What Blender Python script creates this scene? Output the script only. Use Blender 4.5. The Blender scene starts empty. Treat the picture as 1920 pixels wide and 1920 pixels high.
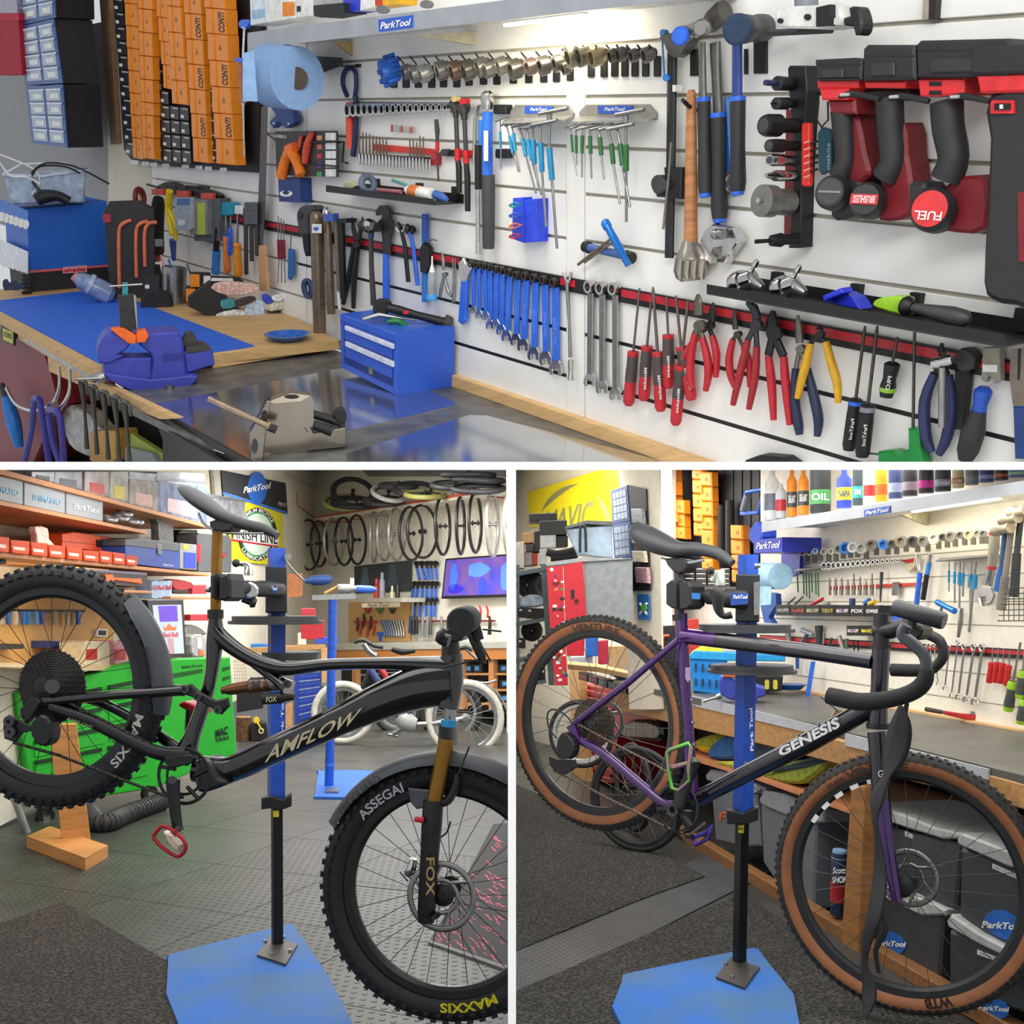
import bpy,bmesh,math,random
from mathutils import Vector as V,Matrix
random.seed(7)
SC = bpy.context.scene
COL = SC.collection
# ---------------------------------------------------------------- camera
F = 2000.0; PX = 960.0; PY = 1130.0; H = 1.15
C = V((0,0,H))
cd = bpy.data.cameras.new('camera'); cam = bpy.data.objects.new('camera',cd); COL.objects.link(cam)
cam.location = C; cam.rotation_euler = (math.pi/2,0,0)
cd.sensor_width = 36; cd.lens = 36*F/1920; cd.shift_y = (PY-960)/1920; cd.clip_end = 100; cd.clip_start = .05
SC.camera = cam
# ---------------------------------------------------------------- world and exposure
w = bpy.data.worlds.new('world'); SC.world = w; w.use_nodes = True
bgn = w.node_tree.nodes['Background']; bgn.inputs[0].default_value = (.93,.96,1,1); bgn.inputs[1].default_value = .66
vs = SC.view_settings; vs.view_transform = 'Standard'; vs.look = 'None'; vs.exposure = 0; vs.gamma = 1; vs.use_curve_mapping = False
def lamp(name,loc,target,sx,sy,power,col=(1,.97,.92)):
    d = bpy.data.lights.new(name,'AREA'); d.shape = 'RECTANGLE'; d.size = sx; d.size_y = sy; d.energy = power; d.color = col
    o = bpy.data.objects.new(name,d); COL.objects.link(o); o.location = loc
    o.rotation_euler = (V(target)-V(loc)).to_track_quat('-Z','Y').to_euler()
    return o
# ---------------------------------------------------------------- pixels to places
def ray(x,y): return V(((x-PX)/F,1,(PY-y)/F))
def at(x,y,d): return C + ray(x,y)*d
class PL:
    def __init__(s,O,U,Vv,N): s.O,s.U,s.V,s.N = V(O),V(U).normalized(),V(Vv).normalized(),V(N).normalized()
    def h(s,x,y,o=0):
        d = ray(x,y); t = ((s.O + s.N*o - C).dot(s.N))/d.dot(s.N)
        return C + d*t
    def shift(s,o): return PL(s.O+s.N*o,s.U,s.V,s.N)
    def thru(s,p): return PL(p,s.U,s.V,s.N)
    def dep(s,x,y,o=0): return s.h(x,y,o).y
def vplane(vpx,p):                     # upright plane whose level lines vanish at pixel column vpx
    d = V(((vpx-PX)/F,1,0)).normalized()
    n = V((-d.y,d.x,0))
    if n.dot(V(p)-C) > 0: n = -n
    return PL(p,V((0,0,1)).cross(n),V((0,0,1)),n)
# ---------------------------------------------------------------- materials
MATS = {}
def lin(h):
    h = h.lstrip('#'); r = [int(h[i:i+2],16)/255 for i in (0,2,4)]
    return [((c+.055)/1.055)**2.4 if c > .04045 else c/12.92 for c in r]
def M(hx,rough=.5,metal=0,var=.12,sc=30,bump=0,kind=None,h2=None,em=0,alpha=1,trans=0,coat=0):
    key = (hx,rough,metal,var,sc,bump,kind,h2,em,alpha,trans,coat)
    if key in MATS: return MATS[key]
    m = bpy.data.materials.new('surface_%d' % len(MATS)); m.use_nodes = True; MATS[key] = m
    nt = m.node_tree; N = nt.nodes; L = nt.links; b = N['Principled BSDF']
    c = lin(hx)
    b.inputs['Roughness'].default_value = rough; b.inputs['Metallic'].default_value = metal
    b.inputs['Coat Weight'].default_value = coat; b.inputs['Coat Roughness'].default_value = .08
    if trans: b.inputs['Transmission Weight'].default_value = trans; b.inputs['IOR'].default_value = 1.15
    if alpha < 1: b.inputs['Alpha'].default_value = alpha
    tc = N.new('ShaderNodeTexCoord')
    mp = N.new('ShaderNodeMapping'); L.new(tc.outputs['Object'],mp.inputs[0])
    nz = N.new('ShaderNodeTexVoronoi' if kind == 'weave' else 'ShaderNodeTexNoise'); nz.inputs['Scale'].default_value = sc; nz.inputs['Detail'].default_value = 0 if kind == 'weave' else 4
    L.new(mp.outputs[0],nz.inputs['Vector'])
    if kind == 'wood': mp.inputs['Scale'].default_value = (1.2,1.2,14); mp.inputs['Rotation'].default_value = (.2,1.3,.2)
    if kind == 'woodx': mp.inputs['Scale'].default_value = (1.0,14,14)
    rp = N.new('ShaderNodeValToRGB')
    lo = [v*(1-var) for v in c]; hi = [min(1,v*(1+var)) for v in c]
    if h2: lo = c; hi = lin(h2)
    rp.color_ramp.elements[0].color = (*lo,1); rp.color_ramp.elements[1].color = (*hi,1)
    rp.color_ramp.elements[0].position = .35; rp.color_ramp.elements[1].position = .65
    L.new(nz.outputs[0],rp.inputs[0]); L.new(rp.outputs[0],b.inputs['Base Color'])
    if bump:
        bp = N.new('ShaderNodeBump'); bp.inputs['Strength'].default_value = bump; bp.inputs['Distance'].default_value = .01
        L.new(nz.outputs[0],bp.inputs['Height']); L.new(bp.outputs[0],b.inputs['Normal'])
    if em:
        L.new(rp.outputs[0],b.inputs['Emission Color']); b.inputs['Emission Strength'].default_value = em
    return m
# ---------------------------------------------------------------- geometry (verts, faces, smooth)
def G(v,f,s=False): return (v,f,s)
def join(*gs):
    v,f,s = [],[],False
    for g in gs:
        n = len(v); v += g[0]; f += [tuple(i+n for i in q) for q in g[1]]; s = s or g[2]
    return (v,f,s)
def prism(front,dv,ch=0):
    n = len(front); v = [p.copy() for p in front] + [p+dv for p in front]
    f = [tuple(range(n-1,-1,-1)),tuple(range(n,2*n))] + [(i,(i+1) % n,n+(i+1) % n,n+i) for i in range(n)]
    if ch:
        c = sum(front,V((0,0,0)))/n; dn = dv.normalized()
        ins = []
        for i,p in enumerate(front):
            a = (front[i-1]-p); b = (front[(i+1) % n]-p)
            la,lb = a.length,b.length
            if la < 1e-9 or lb < 1e-9: ins.append(p.copy()); continue
            a /= la; b /= lb
            bis = a+b
            nn = dn.cross(b)                      # in-plane normal of edge b
            if bis.length < .05: q = nn
            else:
                q = bis.normalized()
                s = abs(q.dot(nn)); q = q/max(s,.35)
                if q.dot(nn) < 0 and True: pass
            ins.append((p,q))
        # choose sign by area
        ar = V((0,0,0))
        for i in range(n): ar += (front[i]-c).cross(front[(i+1) % n]-c)
        sg = 1 if ar.dot(dn) > 0 else -1
        out = []
        for i,t in enumerate(ins):
            if not isinstance(t,tuple): out.append(t); continue
            p,q = t; nn = dn.cross((front[(i+1) % n]-p).normalized())*sg
            if q.dot(nn) < 0: q = -q
            out.append(p+q*ch)
        k = len(v); v += out
        for i in range(n): v[i] = front[i]+dn*ch
        f[0] = tuple(range(k+n-1,k-1,-1))
        f += [(k+i,k+(i+1) % n,(i+1) % n,i) for i in range(n)]
    return (v,f,False)
def poly(pts,pl,off=0,dep=.01,ch=0): return prism([pl.h(x,y,off) for x,y in pts],-pl.N*dep,ch)
def clip(pts,ymax=871.0):
    o = []
    for i,p in enumerate(pts):
        q = pts[(i+1) % len(pts)]
        if p[1] <= ymax: o.append(p)
        if (p[1] <= ymax) != (q[1] <= ymax):
            t = (ymax-p[1])/(q[1]-p[1]); o.append((p[0]+(q[0]-p[0])*t,ymax))
    return o
def cpoly(pts,*a,**k):
    p = clip(pts)
    return poly(p,*a,**k) if len(p) > 2 else None
def sheet(pts,pl,off=0): return ([pl.h(x,y,off) for x,y in pts],[tuple(range(len(pts)))],False)
def tube(pts,ra,rb=None,nrm=None,n=8,cap=True,closed=False):
    k = len(pts); v = []; f = []
    if not hasattr(ra,'__len__'): ra = [ra]*k
    rb = rb if rb is not None else ra
    if not hasattr(rb,'__len__'): rb = [rb]*k
    pn = V(nrm) if nrm is not None else V((.13,-.95,.21))
    for i,p in enumerate(pts):
        if closed: t = pts[(i+1) % k]-pts[i-1]
        else: t = pts[min(i+1,k-1)]-pts[max(i-1,0)]
        t = t.normalized() if t.length > 1e-9 else V((0,0,1))
        b = pn-t*pn.dot(t)
        if b.length < .02: b = V((1,.3,.2))-t*V((1,.3,.2)).dot(t)
        b.normalize(); s = t.cross(b)
        if nrm is None: pn = b
        for j in range(n):
            a = 2*math.pi*j/n
            v.append(p+s*(ra[i]*math.cos(a))+b*(rb[i]*math.sin(a)))
    for i in range(k if closed else k-1):
        i2 = (i+1) % k
        for j in range(n):
            j2 = (j+1) % n
            f.append((i*n+j,i*n+j2,i2*n+j2,i2*n+j))
    if cap and not closed:
        z = len(v); v += v[:n]+v[(k-1)*n:k*n]; f += [tuple(range(z+n-1,z-1,-1)),tuple(range(z+n,z+2*n))]
    return (v,f,True)
def cr(pts,m=4,closed=False):          # smooth a row of points (vectors or tuples)
    P = [V(p) if len(p) == 3 else V((p[0],p[1],0)) for p in pts]; two = len(pts[0]) == 2
    n = len(P); o = []
    for i in range(n if closed else n-1):
        g = lambda j: P[j % n] if closed else P[min(max(j,0),n-1)]
        a,b,c,d = g(i-1),g(i),g(i+1),g(i+2)
        for s in range(m):
            t = s/m
            o.append(.5*((2*b)+(c-a)*t+(2*a-5*b+4*c-d)*t*t+(3*b-a-3*c+d)*t**3))
    if not closed: o.append(P[-1])
    return [(p.x,p.y) for p in o] if two else o
def ptube(pts,pl,r,rn=None,off=None,n=8,sm=0,closed=False):   # tube along pixels on a plane, r in pixels
    if not hasattr(r,'__len__'): r = [r]*len(pts)
    if sm:
        r = [a[1] for a in cr([(0,q) for q in r],sm,closed)]; pts = cr(pts,sm,closed)
    d = pl.dep(*pts[0])
    if off is None: off = max(r)*d/F
    P = [pl.h(x,y,off) for x,y in pts]
    R = [q*p.y/F for q,p in zip(r,P)]
    if rn is None: RN = R
    else: RN = [q*rn for q in R]
    return tube(P,R,RN,pl.N,n,closed=closed)
def lathe(A,B,prof,n=14):             # prof: (t along A-B, radius)
    ax = B-A; a = ax.normalized(); u = a.cross(V((.31,.2,.93)))
    if u.length < .1: u = a.cross(V((1,0,0)))
    u.normalize(); q = a.cross(u); v = []; f = []; L = ax.length; pv = None
    for (t0,r0),(t1,r1) in zip(prof[:-1],prof[1:]):
        d = V((r1-r0,(t1-t0)*L,0))
        if d.length < 1e-7: continue
        d.normalize()
        if pv is None or d.dot(pv) < .75:
            for j in range(n): v.append(A+ax*t0+(u*math.cos(6.28318*j/n)+q*math.sin(6.28318*j/n))*max(r0,1e-5))
        k = len(v)-n
        for j in range(n): v.append(A+ax*t1+(u*math.cos(6.28318*j/n)+q*math.sin(6.28318*j/n))*max(r1,1e-5))
        for j in range(n): f.append((k+j,k+(j+1) % n,k+n+(j+1) % n,k+n+j))
        pv = d
    if prof[0][1] > 1e-4:
        k = len(v); v += v[:n]; f.append(tuple(range(k+n-1,k-1,-1)))
    if prof[-1][1] > 1e-4:
        k = len(v); v += v[k-n-(n if prof[0][1] > 1e-4 else 0):k-(n if prof[0][1] > 1e-4 else 0)]; f.append(tuple(range(k,k+n)))
    return (v,f,True)
def plathe(x0,y0,x1,y1,prof,pl,off,n=12):     # prof radii in pixels
    A,B = pl.h(x0,y0,off),pl.h(x1,y1,off)
    return lathe(A,B,[(t,r*(A.y+(B.y-A.y)*t)/F) for t,r in prof],n)
def ring(c,ax,R,r,n=40,m=8,rb=None,a0=0,a1=2*math.pi):       # torus / arc of torus
    ax = V(ax).normalized(); u = ax.cross(V((0,0,1)))
    if u.length < .1: u = ax.cross(V((1,0,0)))
    u.normalize(); q = u.cross(ax)
    full = abs(a1-a0-2*math.pi) < 1e-6
    P = [c+(u*math.cos(a0+(a1-a0)*i/n)+q*math.sin(a0+(a1-a0)*i/n))*R for i in range(n if full else n+1)]
    return tube(P,r,rb if rb is not None else r,ax,m,closed=full)
def bx(c,U,Vv,N,su,sv,sn):
    v = [c+U*(a*su/2)+Vv*(b*sv/2)+N*(d*sn/2) for a in (-1,1) for b in (-1,1) for d in (-1,1)]
    return (v,[(0,1,3,2),(4,6,7,5),(0,4,5,1),(2,3,7,6),(0,2,6,4),(1,5,7,3)],False)
def rr(x0,y0,x1,y1,r,k=3):
    o = []
    for cx,cy,a in ((x1-r,y0+r,-90),(x1-r,y1-r,0),(x0+r,y1-r,90),(x0+r,y0+r,180)):
        for i in range(k+1):
            t = math.radians(a+90*i/k); o.append((cx+r*math.cos(t),cy+r*math.sin(t)))
    return o
def circ(cx,cy,r,n=16,ry=None): return [(cx+r*math.cos(2*math.pi*i/n),cy+(ry or r)*math.sin(2*math.pi*i/n)) for i in range(n)]
def quad(x0,y0,x1,y1): return [(x0,y0),(x1,y0),(x1,y1),(x0,y1)]
def lerp2(q,u,v):                       # q = TL, TR, BR, BL ; v downwards
    a = (q[0][0]+(q[1][0]-q[0][0])*u,q[0][1]+(q[1][1]-q[0][1])*u); b = (q[3][0]+(q[2][0]-q[3][0])*u,q[3][1]+(q[2][1]-q[3][1])*u)
    return (a[0]+(b[0]-a[0])*v,a[1]+(b[1]-a[1])*v)
def subq(q,u0,v0,u1,v1): return [lerp2(q,u0,v0),lerp2(q,u1,v0),lerp2(q,u1,v1),lerp2(q,u0,v1)]
TXT = {}
def textmesh(s,bold=.02,shear=0):
    k = (s,bold,shear)
    if k in TXT: return TXT[k]
    cu = bpy.data.curves.new('t','FONT'); cu.body = s; cu.offset = bold; cu.shear = shear; cu.resolution_u = 3
    o = bpy.data.objects.new('t',cu); COL.objects.link(o)
    dg = bpy.context.evaluated_depsgraph_get(); dg.update(); me = o.evaluated_get(dg).to_mesh()
    vv = [(p.co.x,p.co.y) for p in me.vertices]; ff = [tuple(p.vertices) for p in me.polygons]
    bpy.data.objects.remove(o); bpy.data.curves.remove(cu)
    x0 = min(p[0] for p in vv); x1 = max(p[0] for p in vv); y0 = min(p[1] for p in vv); y1 = max(p[1] for p in vv)
    TXT[k] = ([((a-x0)/(x1-x0),(y1-b)/(y1-y0)) for a,b in vv],ff); return TXT[k]
def text(s,q,pl,off=.002,bold=.02,shear=0):      # lettering stretched over a pixel quad on a plane
    vv,ff = textmesh(s,bold,shear)
    return ([pl.h(*lerp2(q,u,v),off) for u,v in vv],ff,False)
def textf(s,fn,bold=.02,shear=0):
    vv,ff = textmesh(s,bold,shear); return ([fn(u,v) for u,v in vv],ff,False)
# ---------------------------------------------------------------- objects
CLIP = []                                # (point, outward normal) of the slab and partition faces that bound the bay being built
def mobj(name,g,m,org,parent=None):
    me = bpy.data.meshes.new(name); me.from_pydata([p-org for p in g[0]],[],g[1]); me.validate(); me.update()
    for cp,cn in CLIP:
        if any((p-cp).dot(cn) > 0 for p in g[0]):
            bm = bmesh.new(); bm.from_mesh(me)
            bmesh.ops.bisect_plane(bm,geom=bm.verts[:]+bm.edges[:]+bm.faces[:],plane_co=cp-org,plane_no=cn,clear_outer=True)
            bm.to_mesh(me); bm.free()
    if g[2]:
        me.polygons.foreach_set('use_smooth',[len(p.vertices) < 6 for p in me.polygons])
    me.materials.append(m)
    o = bpy.data.objects.new(name,me); COL.objects.link(o)
    if parent: o.parent = parent
    else: o.location = org
    return o
class T:
    def __init__(s,name,label,cat,group=None,kind=None): s.n,s.l,s.c,s.g,s.k,s.p = name,label,cat,group,kind,[]
    def a(s,name,g,m,sub=None,stuff=False,label=None): s.p.append((name,g,m,sub,stuff,label)); return len(s.p)-1
    def done(s):
        av = [q for p in s.p for q in p[1][0]]
        if not av: return None
        lo = V((min(q.x for q in av),min(q.y for q in av),min(q.z for q in av))); hi = V((max(q.x for q in av),max(q.y for q in av),max(q.z for q in av)))
        org = V(((lo.x+hi.x)/2,(lo.y+hi.y)/2,lo.z))
        if len(s.p) == 1: r = mobj(s.n,s.p[0][1],s.p[0][2],org)
        else:
            r = bpy.data.objects.new(s.n,None); COL.objects.link(r); r.location = org; r.empty_display_size = .05
            obs = []
            for nm,g,m,sub,st,lb in s.p:
                if CLIP and all(any((q-cp).dot(cn) > 0 for cp,cn in CLIP) for q in g[0]): obs.append(None); continue
                if sub is not None and obs[sub] is None: obs.append(None); continue
                o = mobj(nm,g,m,org,r if sub is None else obs[sub]); obs.append(o)
                if st: o['kind'] = 'stuff'
                if lb: o['label'] = lb
        if s.k == 'structure': r['kind'] = 'structure'
        else:
            r['label'] = s.l; r['category'] = s.c
            if s.g: r['group'] = s.g
            if s.k: r['kind'] = s.k
        return r
def one(name,label,cat,g,m,group=None,kind=None):
    t = T(name,label,cat,group,kind); t.a(name,g,m); return t.done()
def S(name,g,m,parts=()):
    t = T(name,'','',kind='structure')
    t.a(name if not parts else 'surface',g,m)
    for p in parts: t.a(*p)
    r = t.done()
    return r
ORD = ['first','second','third','fourth','fifth','sixth','seventh','eighth','ninth','tenth','eleventh','twelfth','thirteenth','fourteenth','fifteenth','sixteenth','seventeenth','eighteenth','nineteenth','twentieth']
# common surfaces
BLK = M('#131315',.5); BLKG = M('#0c0c0e',.18,coat=.6); RUB = M('#222326',.75,var=.2); STEEL = M('#9a9a98',.3,.9); CHR = M('#c8c8c6',.16,1)
DST = M('#55534f',.4,.8); RED = M('#c3202a',.4); BLU = M('#1f55c0',.4); WHT = M('#e8e8e4',.5); PINE = M('#d9b27c',.6,var=.1,sc=5,kind='wood')
ORG = M('#ee8a1a',.5); GRY = M('#7c8086',.5); DGR = M('#3a3b3d',.55); YEL = M('#e3c61c',.5); BLUH = M('#2c68da',.35)
# ================================================================ planes of the three bays
# upper bay: tool wall running away to the left
d1 = V((-620-PX,F,PY-203)).normalized()
hz = (PY-203)
d2 = V((F*F+hz*hz,0,0)); x2 = PX+(F*F+hz*hz)/(620+PX)
d2 = V((x2-PX,F,hz)).normalized()
upT = d2.cross(d1).normalized()
if upT.z < 0: upT = -upT
WT = PL(at(1095,500,3.6),-d1,upT,-d2)
def wl(y,x): return 203+(y-203)*(x+620)/1820         # a level line on the tool wall, named by its height at column 1200
BT = PL(WT.h(1200,851,.03),-d1,d2,upT)           # rubber topped bench
# lower left bay
LSW = vplane(924,at(0,1130,5.4))                   # shelf wall on the left
LBW = vplane(-400,LSW.h(590,1000))                  # wheel wall at the back
FL = PL((0,0,0),(1,0,0),(0,1,0),(0,0,1))
# lower right bay
rp0 = at(1456,1687,H*F/(1687-PY)); RFP = vplane(560,rp0)         # front of the bench
RBH = H-(1334-PY)/F*RFP.dep(1414,1334)                             # bench height
rp1 = at(1680,1328,(H-RBH)*F/(1328-PY)); RW = vplane(560,rp1)    # tool wall
RB = PL((0,0,RBH),(1,0,0),(0,1,0),(0,0,1))
print('WT depths',WT.dep(1920,860),WT.dep(1920,10),WT.dep(300,300),'BT',BT.dep(300,866),BT.dep(1300,866),'bench h',RBH,'RW',RW.dep(1920,900),RW.dep(1430,1000),'L',LSW.dep(420,1000),LBW.dep(950,1000),LBW.dep(590,1000))
YF = 1.45
# ================================================================ added slab and partition: their white edges make the border bands between bays
WHP = M('#fbfbf9',.6,var=.02)
def slabpt(x,y,d): return at(x,y,d)
th = 15*YF/F; nS = V((0,-(PY-873.5)/F,1)).normalized()
cS = lambda x,d: at(x,873.5,d)
def slab(x0,x1,d0,d1_):
    fr = [cS(x0,d0)-nS*th/2,cS(x1,d0)-nS*th/2,cS(x1,d0)+nS*th/2,cS(x0,d0)+nS*th/2]
    bk = [V((p.x*d1_/d0,p.y+(d1_-d0),p.z+(d1_-d0)*(PY-873.5)/F)) for p in fr]
    return (fr+bk,[(0,1,2,3),(7,6,5,4),(0,4,5,1),(3,2,6,7),(0,3,7,4),(1,5,6,2)],False)
S('border_slab',slab(-60,1980,YF,17),WHP)
hp = th/2; zt = lambda d: H+(PY-873.5)/F*d-.004
S('border_partition',([V((-hp,YF,0)),V((hp,YF,0)),V((hp,YF,zt(YF))),V((-hp,YF,zt(YF))),V((-hp,17,0)),V((hp,17,0)),V((hp,17,zt(17))),V((-hp,17,zt(17)))],
  [(0,1,2,3),(7,6,5,4),(0,4,5,1),(3,2,6,7),(0,3,7,4),(1,5,6,2)],False),WHP)
# added fill lights: hidden under the slab, unseen above the upper bay
for x,d,e in ((300,3.0,7),(660,3.0,11),(420,5.0,14),(690,5.0,18),(540,7.4,28),(760,7.4,34),(660,10.2,60),(830,9.4,50),(1240,2.9,12),(1600,2.9,12),(1200,4.6,15),(1500,4.4,8),(1110,6.3,24),(1050,7.3,26)):
    p = cS(x,d)-nS*(th/2+.002)
    lamp('slab_fill_lamp',p,p-nS,1.2,.8,e,(1,.98,.95))
lamp('front_fill_lamp',(0,-.5,2.5),(0,2.4,1.1),2.4,.6,34,(1,.98,.96))  # added front fill behind the camera, also whitens the border edges
lamp('upper_fill_lamp',WT.h(900,0,1.5)+upT*.55,WT.h(1000,620),2.6,.5,15,(1,.98,.95))  # this and the next: unseen fill added over the upper bay
lamp('upper_fill_lamp',at(420,-260,3.0)+V((0,-.6,.3)),BT.h(400,700),1.6,.5,16,(1,.98,.95))
# ================================================================ upper bay shell
CRM = M('#ece6d3',.6,var=.04,sc=8); SLT = M('#eeede8',.45,var=.03,sc=6)
S('wall_back',poly([(-40,wl(-160,-40)),(206,wl(-160,206)),(206,wl(840,206)),(-40,wl(840,-40))],WT,-.012,.03),M('#8f9092',.7,var=.06))
S('wall_cream',poly([(203,wl(-200,203)),(292,wl(-200,292)),(292,wl(851,292)),(203,wl(851,203))],WT,-.004,.03),M('#d8d0bd',.8,var=.06,sc=40,bump=.4))
gl = [-108,-15,78,180,280,374,467,560,653,746,838]
t = T('wall_tools','','',kind='structure')
t.a('backing',cpoly([(285,wl(-130,285)),(2350,wl(-130,2350)),(2350,wl(860,2350)),(285,wl(860,285))],WT,-.014,.02),M('#b9b3a3',.7,var=.05))
for i in range(len(gl)-1):
    for x0,x1 in ((285,574),(576,1061),(1097,2350)):
        a,b = gl[i]+3,gl[i+1]-3.5
        g = cpoly([(x0,wl(a,x0)),(x1,wl(a,x1)),(x1,wl(b,x1)),(x0,wl(b,x0))],WT,0,.012,.0015)
        if g: t.a('slat',g,SLT)
t.a('joint_cover',poly([(1062,wl(-120,1062)),(1095,wl(-120,1095)),(1095,wl(838,1095)),(1062,wl(838,1062))],WT,.001,.012,.001),SLT)
for y,x0,x1 in ((653,850,1062),(653,1097,2350),(746,846,1062),(746,1097,2350),(653,560,850),(560,640,1060),(746,620,846),(838,1097,2350)):
    g = cpoly([(x0,wl(y-5,x0)),(x1,wl(y-5,x1)),(x1,wl(y+5,x1)),(x0,wl(y+5,x0))],WT,-.001,.01)
    if g: t.a('groove_strip',g,BLK)
t.done()
S('trim_1',cpoly([(846,wl(824,846)),(1990,wl(824,1990)),(1990,wl(851,1990)),(846,wl(851,846))],WT,.03,.03,.002),PINE)
# ================================================================ lower left bay shell
CW = M('#e4ddcb',.75,var=.05,sc=12,bump=.15)
S('wall_left',poly([(-320,874),(680,874),(680,1150),(590,1235),(-30,1565),(-320,1702)],LSW,0,.05),CW)
S('wall_wheels',poly([(590,874),(975,874),(975,1440),(590,1300)],LBW,0,.05),M('#e9e4d6',.6,var=.04))
FLM = M('#41423f',.38,var=.25,sc=4,bump=.05)
def flq(pts,off=0,dep=.01): return poly(pts,FL,off,dep)
S('floor',([V((-4.2,1.2,0)),V((4.2,1.2,0)),V((4.2,20,0)),V((-4.2,20,0))],[(0,1,2,3)],False),FLM)
# ================================================================ lower right bay shell
S('wall_right',poly([(1426,874),(2400,874),(2400,1510),(1395,1300),(1395,1180),(1426,1180)],RW,0,.03),M('#efe9d9',.5,var=.03))
RBK = vplane(115,at(1100,1130,8.0))
S('wall_far',poly([(950,874),(1260,874),(1260,1420),(950,1500)],RBK,0,.03),M('#e6e0d2',.75,var=.04,sc=20,bump=.2))
RCK = vplane(300,at(1360,1130,6.6))
S('wall_rack',poly([(1170,874),(1440,874),(1440,1250),(1170,1330)],RCK,0,.03),M('#e6e0d2',.75,var=.04,sc=20,bump=.2))

SLABT = (cS(960,YF),-nS); SLABB = (cS(960,YF),nS); PARL = (V((0,0,0)),V((1,0,0))); PARR = (V((0,0,0)),V((-1,0,0)))
CLIP[:] = [SLABT]
# ================================================================ UPPER BAY
def PA(x,y,b): return WT.thru(b.h(x,y))                         # upright, along the wall
def PB(x,y,b): return PL(b.h(x,y),d2,upT,-d1)                # upright, across the bench
def PF(x,y,b,p=None):                                           # upright, turned to the room
    q = p if p is not None else b.h(x,y); n = C-q; n -= upT*n.dot(upT); n.normalize()
    return PL(q,upT.cross(n),upT,n)
BH = PL(BT.h(400,691)+upT*(BT.dep(400,691)*25/F),-d1,d2,upT)  # raised bench with the blue mat
WOODT = M('#cda871',.6,var=.12,sc=4,kind='wood'); MATB = M('#2062d4',.65,var=.12,sc=60,bump=.3)
RBT = M('#5e5e5b',.35,var=.3,sc=12,bump=.1); ALU = M('#a9acae',.35,.7,var=.12,sc=14)
one('lower_bench','grey rubber covered bench top along the upper tool wall','workbench',cpoly([(205,745),(420,590),(848,726),(1275,871),(465,871),(300,790)],BT,0,.03),RBT)
def hb(pts,dep=.04): return prism([BH.h(x,y) for x,y in clip(pts)],-upT*dep)
t = T('raised_bench','raised timber bench end with metal edging under the blue mat','workbench')
t.a('worktop',hb([(-30,545),(160,528),(290,520),(500,566),(634,639),(398,665),(190,700),(-30,578)]),WOODT)
t.a('edge_strip',poly([(398,664),(634,638),(637,653),(400,691)],PB(500,652,BH),.004,.03,.002),PINE)
FRP = PA(120,655,BH)
t.a('metal_edging',poly([(45,622),(185,700),(185,722),(45,640)],FRP,.004,.004),ALU)
t.a('front_board',poly([(-30,574),(88,640),(88,668),(-30,598)],FRP,.0,.03),WOODT)
t.a('front_board',poly([(88,660),(200,722),(330,785),(300,786),(200,745),(92,696)],FRP,.0,.03),WOODT)
t.done()
one('cutting_mat','bright blue rubber mat covering the raised bench','mat',prism([BH.h(x,y,.004) for x,y in [(-30,566),(150,546),(250,562),(477,648),(400,661),(187,681)]],-upT*.004),MATB)
# steel sheets let into the rubber top
MIR = M('#cfd1d3',.13,.95,var=.1,sc=3)
def flatp(pts,b,off,dep): return prism([b.h(x,y,off) for x,y in clip(pts)],-upT*dep)
one('steel_sheet','polished steel sheet under the blue drawer chest','metal sheet',flatp([(288,758),(640,690),(740,700),(860,758),(560,830),(470,868),(400,842)],BT,.003,.003),MIR)
one('steel_sheet','polished steel sheet at the near edge of the bench','metal sheet',flatp([(880,778),(912,779),(1262,869),(590,869)],BT,.003,.003),MIR)
t = T('sheet_folder','black steel folding lip hanging off the bench front','folder')
t.a('lip',cpoly([(290,765),(470,866),(430,869),(290,790)],PA(290,770,BT),.0,.01),BLK)
t.a('rail',cpoly([(292,792),(420,871),(305,871),(305,825)],PA(290,770,BT),.03,.02),BLK); t.done()
# ---- shelf above
SHF = M('#aeb2b8',.4,.55,var=.08,sc=8)
FQ = [(466,61),(1246,-38),(1246,3),(464,92)]; so = .27
t = T('wall_shelf','long white shelf with brushed metal fascia above the tool wall','shelf')
t.a('fascia',poly(FQ,WT,so+.004,.004),SHF)
t.a('board',poly([(466,67),(1246,-34),(1246,-14),(464,79)],WT,so,so),WHT)
t.a('bracket',prism([WT.h(770,66,so-.02),WT.h(888,86,0),WT.h(888,60,0)],WT.U*.02),M('#cfc8b0',.5))
t.a('bracket',prism([WT.h(622,78,.1),WT.h(657,105,0),WT.h(657,80,0)],WT.U*.02),M('#b79c6a',.5))
t.a('end_bracket',poly([(464,62),(478,60),(478,104),(464,106)],WT,so-.03,.003),SHF)
t.done()
SQ = [(709,37),(774,28),(774,52),(710,60)]
t = T('shelf_sign','small blue maker plate on the upper shelf fascia','sign')
t.a('plate',poly(SQ,WT,so+.006,.002),BLU); t.a('lettering',text('ParkTool',subq(SQ,.05,.24,.95,.8),WT,so+.008,.03,.25),WHT); t.done()
t = T('led_strip','glowing white light strip under the upper shelf','light')
t.a('tube',poly([(944,44),(1092,25),(1092,30),(944,50)],WT,.17,.02),M('#fff6e0',.5,em=6))
t.a('housing',poly([(944,41),(1092,22),(1092,25),(944,44)],WT,.17,.022),WHT); t.done()
p = WT.h(1010,42,.16); lamp('shelf_strip_light',p-upT*.02,p-upT-WT.N*.6,.9,.03,5,(1,.9,.68))
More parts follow.
